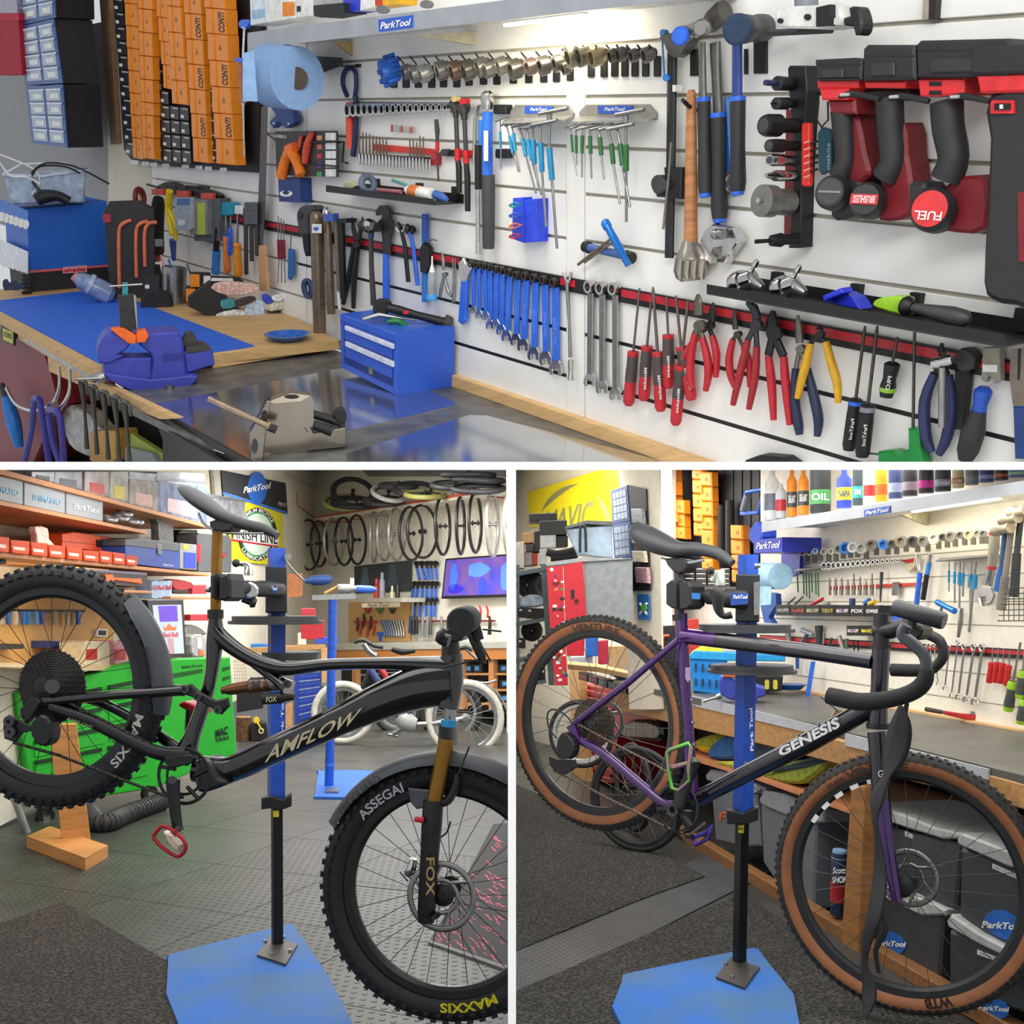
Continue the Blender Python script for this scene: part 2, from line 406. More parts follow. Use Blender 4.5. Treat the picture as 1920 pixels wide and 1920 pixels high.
def carton(name,label,cat,q,pl,off,dep,m,lab=None,extra=None,group=None,ch=.002):
    t = T(name,label,cat,group); t.a('body',poly(q,pl,off,dep,ch),m)
    if lab: t.a('label_card',poly(subq(q,*lab[:4]),pl,off+.001,.001),lab[4])
    for e in extra or []: t.a(*e)
    return t.done()
so2 = .2
carton('towel_pack','white printed pack at the left end of the upper shelf','pack',[(468,-8),(500,-10),(500,42),(470,48)],WT,so2,.12,M('#dfe6ee',.4),(.1,.5,.9,.8,M('#9cc0dc',.5)))
carton('white_carton','plain white carton beside the printed pack on the upper shelf','carton',[(500,-10),(529,-10),(529,38),(500,42)],WT,so2,.1,WHT)
carton('spray_bottle','orange and white bottle on the upper shelf','bottle',[(529,-10),(552,-10),(552,34),(530,37)],WT,so2,.06,M('#f1efe8',.4),(0,.3,1,.88,ORG))
carton('white_bottle','white bottle with barcode beside the orange one on the upper shelf','bottle',[(554,-10),(585,-10),(585,30),(555,33)],WT,so2,.06,WHT,(.05,.5,.3,.75,BLK))
carton('black_jug','black oil jug lying on the upper shelf','jug',[(587,10),(642,5),(644,24),(600,33),(588,30)],WT,so2+.03,.1,BLK,None,[('grey_case',poly([(588,-10),(640,-10),(641,8),(589,11)],WT,so2,.08),M('#b9b5b3',.5))])
carton('blue_jug','royal blue canister on the upper shelf','canister',[(642,-10),(676,-10),(674,20),(655,23),(646,18)],WT,so2,.08,M('#2238c4',.35))
carton('white_bottle','white bottle right of the royal blue canister','bottle',[(676,-10),(702,-10),(702,14),(675,20)],WT,so2,.07,WHT)
carton('yellow_bottle','yellow bottle with red panel on the upper shelf','bottle',[(702,-10),(752,-12),(750,8),(704,14)],WT,so2,.07,M('#e2ab12',.4),(0,.1,.28,.9,M('#c7301e',.4)))
for i,(x,y) in enumerate(((716,18),(798,8))):
    one('shelf_clip',['grey round clip','second grey round clip'][i]+' on the shelf lip '+['left','right']
        [i]+' of the maker plate','clip',poly(circ(x,y,11,12,8),WT,so+.004,.01),M('#6f6f6f',.5))
# ---- small-parts drawer cabinets
CLR = M('#9fb0c4',.25,var=.25,sc=90); DBL = M('#2f5596',.4)
for i,(q,sd) in enumerate((([(31,-75),(98,-88),(104,33),(40,47)],.24),([(38,49),(100,35),(117,156),(47,160)],.24),([(48,162),(117,158),(126,277),(60,269)],.24))):
    t = T('parts_cabinet',['topmost','middle','lowest'][i]+' blue and black parts drawer cabinet on the grey wall','cabinet','parts drawer cabinets')
    t.a('body',poly(q,WT,.36,.23),M('#221f22',.6)); t.a('front_frame',poly(q,WT,.365,.008,.002),DBL)
    for c in range(2):
        for r in range(4):
            u0,v0 = .07+c*.46,.07+r*.225
            k = t.a('drawer',poly(subq(q,u0,v0,u0+.38,v0+.19),WT,.37,.01,.002),CLR)
            t.a('label_card',poly(subq(q,u0+.1,v0+.07,u0+.32,v0+.15),WT,.3715,.001),WHT,k)
            t.a('drawer_lip',poly(subq(q,u0-.01,v0-.01,u0+.39,v0+.02),WT,.376,.006),M('#cfd9e6',.3),k)
    t.done()
one('wall_batten','vertical timber batten beside the drawer cabinets','batten',poly([(185,-20),(203,-20),(219,270),(207,271)],WT,.03,.03),M('#8a6b50',.7,sc=4,kind='wood'))
carton('red_box','red storage box at the far left edge','box',[(-30,34),(34,32),(41,140),(-30,141)],WT,.4,.2,M('#a8122e',.75),None,[('lid',poly([(-30,26),(35,25),(36,38),(-30,40)],WT,.405,.2),M('#b81436',.7))])
carton('clear_box','clear plastic box standing on the red box','box',[(-30,-20),(30,-20),(33,25),(-30,26)],WT,.4,.15,M('#8d8aa0',.25,var=.3,sc=50))
# ---- tyre rack
one('display_rack','tall black display rack behind the orange tyre boxes','rack',poly([(212,-30),(490,-30),(484,324),(330,313),(246,299),(232,280)],WT,.03,.03),M('#151517',.6))
TYO = M('#ef8d1c',.4,var=.06); TYB = M('#17171a',.4)
def tcol(ci,name,xs,ws,tops,lab,off=.1,txt=False):
    for r in range(len(tops)-1):
        k = r/max(1,len(tops)-2); x0 = xs[0]+(xs[1]-xs[0])*k; wd = ws[0]+(ws[1]-ws[0])*k; y0,y1 = tops[r],tops[r+1]
        q = [(x0,y0),(x0+wd,y0+3),(x0+wd+2,y1+2),(x0+1.5,y1-1)]
        t = T('tyre_box','orange tyre box, %s from the top in the %s orange column' % (ORD[r],ORD[ci]),'box','orange tyre boxes on the rack')
        t.a('carton',poly(q,WT,off,.06,.003),TYO)
        t.a('side_fold',poly(subq(q,.02,.01,.3,.99),WT,off+.006,.006,.002),TYO)
        if txt and r % 2: t.a('lettering',textf('CONTI',lambda u,v: WT.h(*lerp2(q,.62+.3*v,.92-.8*u),off+.002),.02,.2),BLK)
        else: t.a('emblem',poly([lerp2(q,.62+.1*math.cos(a)*(.6+.4*math.sin(3*a)),.5+.12*math.sin(a)) for a in [i*.63 for i in range(10)]],WT,off+.001,.001),M('#a85f10',.5))
        t.done()
tcol(0,'a',(231,248),(24,18),(-35,6,48,90,132,174,215,258,297),'')
tcol(1,'b',(257,267),(26,20),(-28,16,60,104,148,191,215,257,297),'',.12)
tcol(2,'c',(292,305),(20,15),(-14,32,77,121,166),'')
tcol(3,'d',(311,321),(24,28),(-32,11,60,106,150,195),'',.12)
tcol(4,'e',(343,361),(32,27),(-20,25,73,120,167,213,258,304),'',.11,True)
tcol(5,'f',(381,404),(38,34),(-36,15,63,113,162,212,260,308),'',.13,True)
def tubebox(x,y,wd,h,label):
    q = [(x,y),(x+wd,y+2),(x+wd+1,y+h+2),(x+1,y+h)]
    t = T('tube_box',label,'box','black inner tube boxes on the rack'); t.a('carton',poly(q,WT,.08,.05,.002),TYB)
    t.a('mark',poly(subq(q,.1,.62,.45,.85),WT,.081,.001),WHT); t.a('stripe',poly(subq(q,.3,.1,.95,.2),WT,.081,.001),M('#b9b9b4',.4)); t.done()
for r in range(5):
    for c in range(4):
        if r == 0 and c != 1: continue
        tubebox(281+c*18+r*1.5,168+r*27+c*1.5,16,25,'black inner tube box, row %s and place %s from left under the short orange columns' % (ORD[r],ORD[c]))
for r in range(11): tubebox(212+r*2.2,-5+r*27,17,25,'black inner tube box, %s from the top along the left rack edge' % ORD[r])
for r in range(5): tubebox(383+r*3,165+r*28,14,25,'black inner tube box, %s from the top between the two right orange columns' % ORD[r])
for r in range(7): tubebox(283+r*1.5,14+r*26-10,10,22,'black inner tube box, %s from the top right of the second orange column' % ORD[r])
for i,x in enumerate((252,272,287,310,347,372,390,418)): one('shelf_tag','%s white price tag from the left below the tyre boxes' % ORD[i],'tag',poly(quad(x-6,301+i*1.9,x+7,308+i*1.9),WT,.032,.002),WHT)
# ---- blue paper roll
t = T('paper_roll','big blue paper towel roll hanging under the shelf end','paper roll')
A = WT.h(496,138,.3); Bq = WT.h(560,147,.17); t.a('roll',lathe(at(558,147,A.y-.13),at(512,142,A.y+.06),[(0,.05),(0,53*A.y/F),(1,56*A.y/F),(1,.02)],28),M('#86a7d0',.8,var=.06,sc=60))
t.a('core',lathe(at(558,147,A.y-.133),at(557,147,A.y-.12),[(0,19*A.y/F),(1,19*A.y/F)],20),M('#4f4038',.8))
t.a('loose_sheet',poly([(455,100),(476,94),(483,190),(455,190)],PF(0,0,BT,at(470,143,A.y-.14)),0,.003),M('#8fb2da',.8))
t.a('holder_arm',poly([(560,104),(638,108),(638,123),(592,140),(566,136)],WT,.06,.012),DGR); t.done()
# ---- syringe
t = T('bleed_syringe','clear brake bleed syringe with blue holder beside the tyre rack','syringe')
t.a('barrel',plathe(452,118,456,192,[(0,7),(1,7)],WT,.2),M('#a5694d',.2)); t.a('nozzle',plathe(456,192,458,294,[(0,4),(.08,2),(1,1.2)],WT,.2),M('#cfcfc8',.4))
t.a('plunger',plathe(458,52,455,118,[(0,5),(.05,2),(1,2)],WT,.2),WHT); t.a('holder',poly([(440,108),(479,109),(479,192),(474,190),(473,118),(440,116)],WT,.21,.01),BLUH)
t.a('knob',poly(circ(456,45,9,10),WT,.2,.02),BLUH); t.done()
# ---- items left of the tool wall, on and over the raised bench
t = T('parts_basket','clear plastic basket of cables on the blue box','basket'); p = PF(80,440,BH,BH.h(80,520)+upT*.0)
p = PF(0,0,BH,PB(56,548,BH).h(80,382))
t.a('basket',poly([(8,330),(163,318),(158,380),(22,384)],p,.05,.25,.01),M('#9fb3c8',.25,var=.25,sc=25))
t.a('rim',ptube([(5,328),(80,331),(165,318),(120,306),(40,308),(5,328)],p,2.5,off=.055),M('#c6d2de',.3)); t.done()
for i,pts in enumerate(([(0,290),(60,315),(75,340),(60,365)],[(60,330),(75,312),(120,312),(150,325)],[(58,325),(85,306),(140,312),(205,345)],[(0,305),(20,330),(50,332),(75,345)])):
    one('cable',['pale cable arching out of the clear basket','black cable coil in the clear basket','thin dark cable trailing right from the clear basket','white cable over the left rim of the clear basket'][i],'cable',ptube(pts,p,1.7,off=.1+.02*i,sm=4),[WHT,BLK,BLK,WHT][i])
t = T('black_adapter','black plug adapter lying before the clear basket','adapter')
t.a('body',ptube([(68,376),(85,368),(110,368),(130,378)],p,[10,12,9,9],off=.14,sm=3),BLK); t.a('cord',ptube([(60,340),(72,355),(85,368)],p,3,off=.14),DGR); t.done()
ALP = PB(56,548,BH)
t = T('cable_box','large blue cable dispenser box with red and white stripe','box')
t.a('box',poly([(50,392),(200,377),(206,497),(55,508)],ALP,0,.55,.004),M('#1763c6',.45,var=.04)); t.a('base',poly([(55,512),(206,501),(212,540),(58,552)],ALP,-.004,.5),M('#1c191b',.6))
t.a('stripe',poly([(55,507),(206,496),(206,500),(55,512)],ALP,.001,.003),M('#d8616c',.5)); LQ = [(118,501),(163,497),(163,510),(118,513)]
t.a('label_card',poly(LQ,ALP,.003,.003),M('#e39aa6',.5)); t.a('lettering',text('elvedes',subq(LQ,.05,.2,.95,.85),ALP,.005,.03),RED)
for i in range(6):
    x = 3+i*9; t.a('cable_reel',poly([(x-5,372+i*4),(x+4,376+i*4),(x+5,412+i*4),(x-4,408+i*4)],PA(56,548,BH),.004,.004),M('#2e6fc8',.5))
    t.a('reel_eye',poly(circ(x,406+i*3,6,10,9),PA(56,548,BH),.007,.003),WHT)
    t.a('white_tag',poly([(x-5,448+i*4),(x+4,452+i*4),(x+4,500+i*3),(x-5,494+i*3)],PA(56,548,BH),.005,.004),M('#dfe4ee',.5))
t.done()
t = T('coil_stack','small black ribbed coil stack on the bench corner','coil')
for i in range(5): t.a('coil',ring(PF(0,0,BH,BH.h(50,551)).h(50,548-i*8),upT,.022,.008,14,6),RUB)
t.done()
one('bench_scraps','blue and black scraps of tools at the far bench corner','scraps',join(*[poly(cr([(5+i*8,528+(i*7) % 12),(14+i*8,524+(i*5) % 9),(20+i*8,540),(8+i*8,545)],2,True),PF(0,0,BH,BH.h(20,556)),.01*i,.02) for i in range(4)]),M('#2b3a55',.5))
# black power case, grip tools
p = PF(230,560,BH)
t = T('tool_case','black hard case with red latch behind the vise','case')
t.a('body',poly([(196,398),(206,380),(262,378),(290,392),(292,560),(208,560),(200,470)],p,0,.12,.006),M('#242326',.55)); t.a('latch',poly(rr(193,401,208,417,3),p,.006,.02),M('#a02034',.4))
for i,x in enumerate((224,256,272)): t.a('orange_cable',ptube([(x,540-i*20),(x-1,440),(x+6,420),(x+22,413+i*2)],p,3.5,off=.02+.005*i,sm=4),M('#d9724c',.5))
t.done()
p2 = PF(280,560,BH)
t = T('tape_roll','yellow and dark red roll of tape hanging on a hook','tape'); c0 = WT.h(262,370,.16)
t.a('tape',ring(c0,WT.U*.7-WT.N*.6,.048,.016,22,8),M('#7c1f2b',.5)); t.a('core',ring(c0-WT.U*.03,WT.U*.7-WT.N*.6,.035,.012,22,8),M('#cdb13a',.5)); t.done()
t = T('pump_tube','black cylindrical heat gun hanging above the case','tool'); t.a('body',plathe(297,372,294,470,[(0,10),(.1,12),(.7,12),(1,14)],WT,.12),BLK); t.a('end',plathe(294,470,292,484,[(0,13),(1,10)],WT,.12),M('#8e3226',.5)); t.a('label_card',poly(quad(287,448,305,462),WT,.16,.002),M('#8f9391',.5)); t.done()
t = T('snips','yellow and black snips hanging by the clear packets','snips'); t.a('handle',ptube([(318,358),(316,395),(324,440)],WT,7,off=.1,sm=3),YEL); t.a('handle',ptube([(318,395),(328,420),(330,450)],WT,4,off=.1,sm=3),YEL); t.a('blade',ptube([(324,450),(326,488)],WT,[7,4],off=.1),M('#30509a',.4)); t.done()
t = T('blister_pack','clear blister pack with blue header on the far wall','packet'); t.a('pack',poly(rr(328,370,358,432,4),WT,.12,.02,.002),M('#aab3b8',.2)); t.a('header',poly(quad(332,372,356,384),WT,.122,.002),M('#3d69a6',.4)); t.a('label_card',poly(quad(334,412,346,422),WT,.122,.002),WHT); t.done()
t = T('blister_pack','grey packet with lime label beside the blister pack','packet'); t.a('pack',poly(quad(356,374,388,440),WT,.1,.04,.002),M('#7d8081',.4)); t.a('header',poly(quad(370,380,384,440),WT,.102,.002),M('#b5c22a',.4)); t.done()
one('grey_case','dark grey plastic case behind the blister packets','case',poly([(362,372),(412,372),(410,452),(364,452)],WT,.07,.06,.003),M('#5c5f61',.5))
for i,x in enumerate((298,330,350,372,392)): one('wall_hook','%s black hook from the left above the blister packs' % ORD[i],'hook',ptube([(x,352),(x-8,350),(x-22,346+i)],WT,2.2,off=.05),BLK,'hooks above the blister packs')
one('black_pouch','black fabric pouch on the hooks above the blister packs','pouch',poly(cr([(292,352),(310,341),(330,344),(345,352),(372,352),(408,364),(404,374),(340,366),(300,364)],3,True),WT,.05,.03,.004),BLK)
for i in range(3): one('red_clip','%s orange red clip from the left under the black pouch' % ORD[i],'clip',poly(quad(284+i*46,354+i*4,306+i*46,366+i*4),WT,.08,.02,.003),M('#cf4a3a',.5))
# battery charger, cup, boxes, tray
p = PF(290,576,BH)
t = T('battery_charger','black battery charger with a battery pack on the blue mat','charger'); t.a('base',poly(cr([(264,572),(268,556),(280,548),(312,548),(322,562),(320,578),(275,580)],3,True),p,.02,.08,.006),BLK); t.a('battery',poly(rr(272,518,300,552,4),p,.015,.06,.004),M('#1d1d22',.5)); t.a('label_card',poly(quad(272,534,280,541),p,.017,.002),WHT); t.done()
p = PF(250,545,BH)
t = T('tablet_stand','black tilted charging stand behind the vise','stand'); t.a('body',poly([(246,494),(300,498),(310,540),(236,540),(230,525)],p,0,.06,.004),BLK); t.a('clear_pack',poly([(244,522),(262,504),(268,510),(252,528)],p,.004,.003),M('#b9bbb9',.2)); t.done()
p = PF(330,568,BH); t = T('steel_cup','brushed steel pen cup on the raised bench','cup'); A = p.h(327,568); Bq = p.h(327,500)
t.a('cup',lathe(A,Bq,[(0,22*A.y/F),(1,22*A.y/F),(1,20*A.y/F),(.9,20*A.y/F)],20),STEEL)
for i,(x0,y0) in enumerate(((302,478),(316,486),(350,494))): t.a('pen',ptube([(x0,y0),(x0+10,520)],p,2,off=.0),[M('#d8928a',.5),BLUH,STEEL][i])
t.done()
for i,(x,y) in enumerate(((357,514),(349,541))):
    q = [(x,y),(x+38,y+1),(x+38,y+24),(x,y+26)]; p = PF(360,575,BH)
    t = T('tube_carton',['orange and black carton on top of its pair','orange and black carton under its pair'][i],'carton'); t.a('carton',poly(q,p,-.01+.02*i,.1,.002),BLK); t.a('end_label',poly(subq(q,0,0,.45,.95),p,-.008+.02*i,.002),ORG); t.a('label_card',poly(subq(q,.65,.1,.98,.8),p,-.008+.02*i,.002),WHT); t.done()
p = PF(430,590,BH)
t = T('flat_carton','flat white and black carton leaning by the timber handles','carton'); t.a('carton',poly([(394,518),(450,521),(458,530),(396,534)],p,-.06,.03),BLK); t.a('face',poly([(396,521),(436,522),(438,527),(396,527)],p,-.058,.002),WHT); t.done()
t = T('parts_bin','long black parts tray full of packets on the raised bench','tray')
t.a('tray',poly([(352,560),(392,530),(470,600),(486,608),(500,588),(573,574),(572,612),(486,626),(470,622),(380,588),(354,575)],p,.01,.1,.003),M('#1b1a1b',.5)); t.done()
pk = [('clear packet with red print','#d9b2a4',[(395,540),(420,528),(478,534),(480,548),(430,555)]),('white crumpled packet','#dfe0dc',[(405,590),(440,580),(464,588),(450,597),(415,598)]),('blue and white packet','#b9cfe8',[(462,566),(500,565),(495,585),(505,600),(480,608),(462,600)]),('teal strip packet','#3c8f96',[(414,565),(440,560),(442,575),(418,580)]),('pale packet with black edge','#cfcfbd',[(498,572),(540,557),(548,573),(508,584)]),('royal blue cap','#2b45c0',[(490,556),(502,553),(514,566),(500,570)]),('dark tool roll','#39302e',[(440,565),(470,556),(480,562),(450,575)]),('white paper scrap','#e4e4e6',[(510,556),(535,552),(532,562),(515,566)])]
for i,(n,c,pt) in enumerate(pk): one('parts_packet',n+' lying in the long black parts tray','packet',poly(cr(pt,2,True),p,.02+.006*i,.03,.004),M(c,.35,var=.3,sc=60))
p = PF(538,640,BH)
t = T('magnetic_dish','round glossy blue magnetic dish on the raised bench','dish'); A = BH.h(540,638); t.a('dish',lathe(A,A+upT*.03,[(0,.05),(.1,.07),(1,.108),(1,.1),(.35,.07),(.35,.001)],30),M('#2467c4',.15)); t.a('small_parts',join(*[bx(A+upT*.014+(d1*a+d2*b)*.01,d1,d2,upT,.008,.006,.004) for a,b in ((2,1),(4,0),(-2,3))]),CHR); t.done()
# ---- vise
p = PF(290,720,BH,BH.h(290,700)-upT*.0); VB = M('#3a44a8',.45,var=.1,sc=20)
p = PF(0,0,BH,BH.h(245,668)+V((0,-.4,0)))
t = T('bench_vise','big blue bench vise bolted to the bench corner','vise')
t.a('front_jaw',poly(cr([(200,626),(222,621),(240,628),(246,640),(238,655),(222,665),(232,668),(205,682),(186,678),(183,660),(188,642)],2,True),p,.05,.14,.006),VB)
t.a('slide',poly([(192,672),(284,672),(284,708),(276,716),(200,716)],p,.04,.12,.006),VB)
t.a('rear_jaw',poly(cr([(262,628),(300,625),(335,624),(345,650),(350,700),(368,712),(358,730),(300,742),(276,728),(283,690),(284,665),(262,648)],2,True),p,.03,.16,.008),VB)
t.a('anvil',poly([(345,660),(398,654),(403,684),(350,700)],p,.01,.1,.004),VB); t.a('anvil_top',poly([(348,650),(385,647),(398,656),(350,664)],p,.01,.1),DST)
t.a('swivel_base',poly(cr([(200,700),(280,712),(360,704),(370,712),(340,738),(300,744),(255,738),(205,712)],2,True),p,.06,.2,.006),VB)
t.a('bolt',plathe(318,740,318,722,[(0,4),(.5,4),(.5,8),(1,8)],p,.08),STEEL)
t.a('spindle',plathe(165,711,196,706,[(0,4),(.3,8),(.7,10),(1,10)],p,.06),STEEL); t.a('tommy_bar',plathe(140,711,192,709,[(0,4),(.05,3),(1,3)],p,.08),STEEL)
t.a('back_lug',poly(cr([(342,650),(348,625),(362,624),(370,640),(372,655)],2,True),p,-.02,.03,.003),DST)
t.a('soft_jaw',poly([(209,619),(232,615),(256,630),(254,646),(240,644)],p,.065,.06,.003),M('#f06a1c',.5)); t.a('soft_jaw',poly([(256,622),(274,620),(279,630),(272,643),(256,642)],p,.06,.06,.003),M('#f06a1c',.5))
t.a('raised_lettering',text('RECORD',[(306,664),(344,661),(344,675),(306,678)],p,.037,.01),M('#2b3490',.5)); t.a('raised_lettering',text('IRWIN',[(200,708),(236,705),(236,714),(200,716)],p,.046,.01),M('#2b3490',.5)); t.done()
t = T('clamped_part','black machined part held upright in the vise jaws','part'); t.a('block',poly([(222,556),(250,553),(256,617),(240,622),(226,616)],p,.05,.05,.003),M('#23211f',.4,var=.5,sc=60)); t.a('plate',poly([(250,553),(255,554),(258,612),(256,617)],p,.045,.02),STEEL)
t.a('teal_post',poly(quad(230,531,240,555),p,.03,.03),M('#1f8a99',.4)); t.a('tee_bar',ptube([(205,537),(267,533)],p,2,off=.03),STEEL); t.done()
p = PF(0,0,BH,BH.h(190,565))
t = T('water_bottle','empty clear plastic bottle lying on the blue mat','bottle'); t.a('bottle',plathe(141,520,212,556,[(0,8),(.15,16),(.6,20),(.9,20),(1,12)],p,.04),M('#7f93b6',.12,var=.3,sc=20)); t.a('cap',plathe(138,516,146,523,[(0,9),(1,10)],p,.04),M('#c78d92',.4)); t.a('band',plathe(165,530,172,534,[(0,19),(1,20.3)],p,.04),M('#aebcd6',.3)); t.done()
# ---- under the bench front, left
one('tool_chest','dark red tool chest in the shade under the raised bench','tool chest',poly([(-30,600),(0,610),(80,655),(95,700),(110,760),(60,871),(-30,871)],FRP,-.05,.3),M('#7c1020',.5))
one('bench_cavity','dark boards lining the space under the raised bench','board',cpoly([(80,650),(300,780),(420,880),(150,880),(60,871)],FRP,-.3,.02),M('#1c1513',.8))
t = T('name_tag','yellow name tag in black surround on the bench edge','sign'); t.a('surround',poly([(1,608),(26,616),(26,648),(3,640)],FRP,.02,.01),BLK); t.a('plate',poly([(5,615),(24,622),(24,645),(6,637)],FRP,.022,.002),M('#c2c52c',.5)); t.a('lettering',text('DI2',[(8,622),(22,627),(22,636),(8,631)],FRP,.024),BLK); t.done()
t = T('blue_glove','blue tool grip hanging at the far left below the bench','tool'); t.a('grip',ptube([(12,745),(25,790),(36,838)],FRP,[9,14,8],off=.04,sm=3),M('#1f78cf',.4)); t.a('shaft',ptube([(2,720),(10,745)],FRP,6,off=.04),DGR); t.done()
t = T('steel_hook','bent steel tube hook below the bench edge','hook'); t.a('hook',ptube([(110,685),(112,720),(104,748),(85,764),(60,770),(30,758),(12,728)],FRP,3.5,off=.05,sm=4),CHR); t.a('hook',ptube([(130,690),(130,735),(108,770),(80,780)],FRP,3.5,off=.06,sm=4),CHR); t.done()
t = T('hose_loop','purple blue hose looped over the steel hook','hose')
for pts in ([(46,868),(60,800),(64,750),(74,748)],[(74,748),(82,800),(92,868)],[(92,768),(112,780),(120,868)],[(92,775),(100,830),(112,868)]): t.a('strand',ptube(pts,FRP,6,off=.08,sm=4),M('#39399a',.45))
t.done()
for i,x in enumerate((153,172,193,214,233)):
    t = T('cone_spanner','%s dark steel hook spanner from the left below the vise' % ORD[i],'spanner','dark spanners below the vise'); y = 715+i*10
    t.a('shaft',ptube([(x,y),(x+6,y+60),(x+10,min(868,y+125))],FRP,[7,3,5],off=.06+.004*i,sm=3),DST); t.a('ring_end',ptube([(x-3,y-2),(x+8,y+2),(x+13,y+25)],FRP,3.5,off=.065+.004*i,sm=3),DST); t.done()
one('bubble_wrap','crumpled clear plastic wrap under the bench','packaging',poly(cr([(118,775),(130,760),(160,775),(180,800),(210,820),(220,862),(170,858),(130,835)],3,True),FRP,-.1,.08,.01),M('#a9a7a0',.25,var=.4,sc=25))
one('yellow_tub','yellow lubricant tub under the bench','tub',poly(rr(168,808,216,866,6),FRP,-.06,.1,.004),M('#c4962e',.4))
one('green_board','lime green board edge under the bench','board',cpoly([(245,812),(300,848),(345,870),(280,870),(245,850)],FRP,-.04,.02),M('#93a82e',.5))
one('grey_crate','clear grey storage crate under the bench','crate',cpoly([(235,838),(285,850),(295,869),(235,869)],FRP,-.02,.05),M('#6f7a7c',.3))
# ---- truing clamp on the steel sheet and blue chest
p = PF(0,0,BT,BT.h(560,850))
t = T('steel_bracket','polished steel folded bracket standing on the bench','bracket'); SS = M('#8f887d',.2,.95,var=.15,sc=6)
t.a('plate',poly([(502,752),(545,737),(582,742),(588,752),(588,800),(570,802),(578,812),(578,845),(560,862),(500,866),(492,820)],p,0,.004),SS)
t.a('front_flange',cpoly([(500,752),(508,752),(500,800),(492,868),(468,868),(468,812),(478,795)],p,.06,.06,.002),SS); t.a('top',poly([(502,754),(545,737),(582,742),(565,752),(520,756)],p,.002,.05),M('#c2b6a4',.25,.9))
t.a('hole',poly(circ(496,780,7,12,11),p,.061,.004),BLK); t.a('hole',poly(circ(478,836,6,12,14),p,.061,.004),DGR); t.a('slot',poly(circ(547,744,14,12,4),p,.004,.004),BLK)
t.a('rod',plathe(390,746,512,803,[(0,6),(.9,6),(.9,9),(1,9)],p,.07),M('#9b8a76',.25,.9)); t.a('knob',plathe(504,800,518,806,[(0,8),(1,8)],p,.075),BLK)
t.a('cheek',poly([(560,806),(580,796),(588,812),(648,802),(650,838),(578,846)],p,-.01,.05,.002),SS); t.a('roller',plathe(585,776,640,792,[(0,8),(1,9)],p,-.03),BLK); t.a('roller',plathe(588,796,622,808,[(0,9),(1,11)],p,-.0),BLK); t.a('clip',poly(cr([(625,775),(642,766),(650,780),(645,796),(632,790)],2,True),p,-.01,.03,.003),BLK); t.done()
p = PA(742,742,BT); CB = M('#315fce',.35,var=.04)
dpt = .27
t = T('drawer_chest','small blue steel drawer chest with white handles on the bench','tool chest')
Q = [(637,588),(743,627),(743,742),(640,690)]
t.a('case',poly(Q,p,0,dpt,.003),CB)
Q2 = subq(Q,.06,.17,.94,.88); t.a('recess',poly(Q2,p,.001,.002),M('#1a2f85',.5))
for i in (0,1):
    q = subq(Q2,.02,.03+i*.4,.98,.36+i*.36+.1*i); k = t.a('drawer',poly(q,p,.004,.004),CB)
    t.a('handle',poly(subq(q,0,.0,1,.32),p,.014,.012,.002),M('#d8dcee',.4),k)
t.a('lock',poly(subq(Q2,.5,.8,.58,.96),p,.008,.006),STEEL); t.a('lid_seam',poly(subq(Q,0,.13,1,.14),p,.0015,.002),M('#1b2f80',.5)); t.done()
ct = PL(p.h(690,608),-d1,d2,upT)   # chest lid
q0 = PF(0,0,BT,p.h(743,627,-.12))
t = T('hand_grinder','black torque tool lying across the blue chest','tool'); pp = PF(0,0,BT,p.h(743,627,-.1))
t.a('head',poly(cr([(700,572),(712,563),(732,566),(735,580),(722,590),(702,588)],2,True),pp,.0,.05,.004),BLK); t.a('body',plathe(725,576,836,605,[(0,8),(.2,9),(.5,7),(.8,8),(1,9)],pp,.02),BLK); t.a('pad',plathe(832,602,843,608,[(0,14),(1,14)],pp,.02),DGR); t.a('red_mark',poly(quad(756,583,766,589),pp,.05,.03),RED); t.done()
t = T('pruning_shears','steel snips lying on the blue chest','snips'); t.a('blade',ptube([(680,598),(710,590),(780,600)],pp,[3,5,2],off=.02),STEEL); t.done()
t = T('hex_key_star','green folding wrench on the blue chest lid','wrench'); t.a('body',ptube([(726,604),(745,602),(762,612)],pp,[4,6,5],off=.03,sm=3),M('#157a3c',.4)); t.done()
# ================================================================ tools on the upper wall
def Z(x0,y0,s): return lambda x,y: (x0+x/s,y0+y/s)
z2 = Z(440,0,4); z3 = Z(880,0,4); z4 = Z(1200,0,4.364); z5 = Z(1500,0,4.364)
y2 = Z(400,350,3.692); y3 = Z(760,430,4); y4 = Z(1160,430,4.3625); y5 = Z(1480,430,4.364)
def zp(z,*pts): return [z(*p) for p in pts]
def pt(pts,r,off=None,sm=0,n=8,rn=None,pl=None): return ptube(pts,pl or WT,r,rn=rn,off=off,sm=sm,n=n)
GRIP = M('#2c2c2e',.6); NAVY = M('#1d2a55',.45); SKY = M('#2f7fd0',.4); TEAL = M('#157fb0',.35); GRN = M('#2d6b35',.4); MILR = M('#b8202c',.45); BRZ = M('#7d6d5c',.35,.6)
t = T('tool_rail','long red and black magnetic tool rail on the upper tool wall','rail')
def band(x0,x1,a,b,off,dep): return poly(clip([(x0,wl(a,x0)),(x1,wl(a,x1)),(x1,wl(b,x1)),(x0,wl(b,x0))]),WT,off,dep)
t.a('base',band(410,2350,546,574,.012,.012),BLK)
for x0,x1 in ((412,470),(500,560),(640,860),(1050,1078),(1165,1540),(1545,1760),(1775,1900),(1930,2340)): t.a('red_strip',band(x0,x1,549,563,.014,.004),MILR)
t.done()
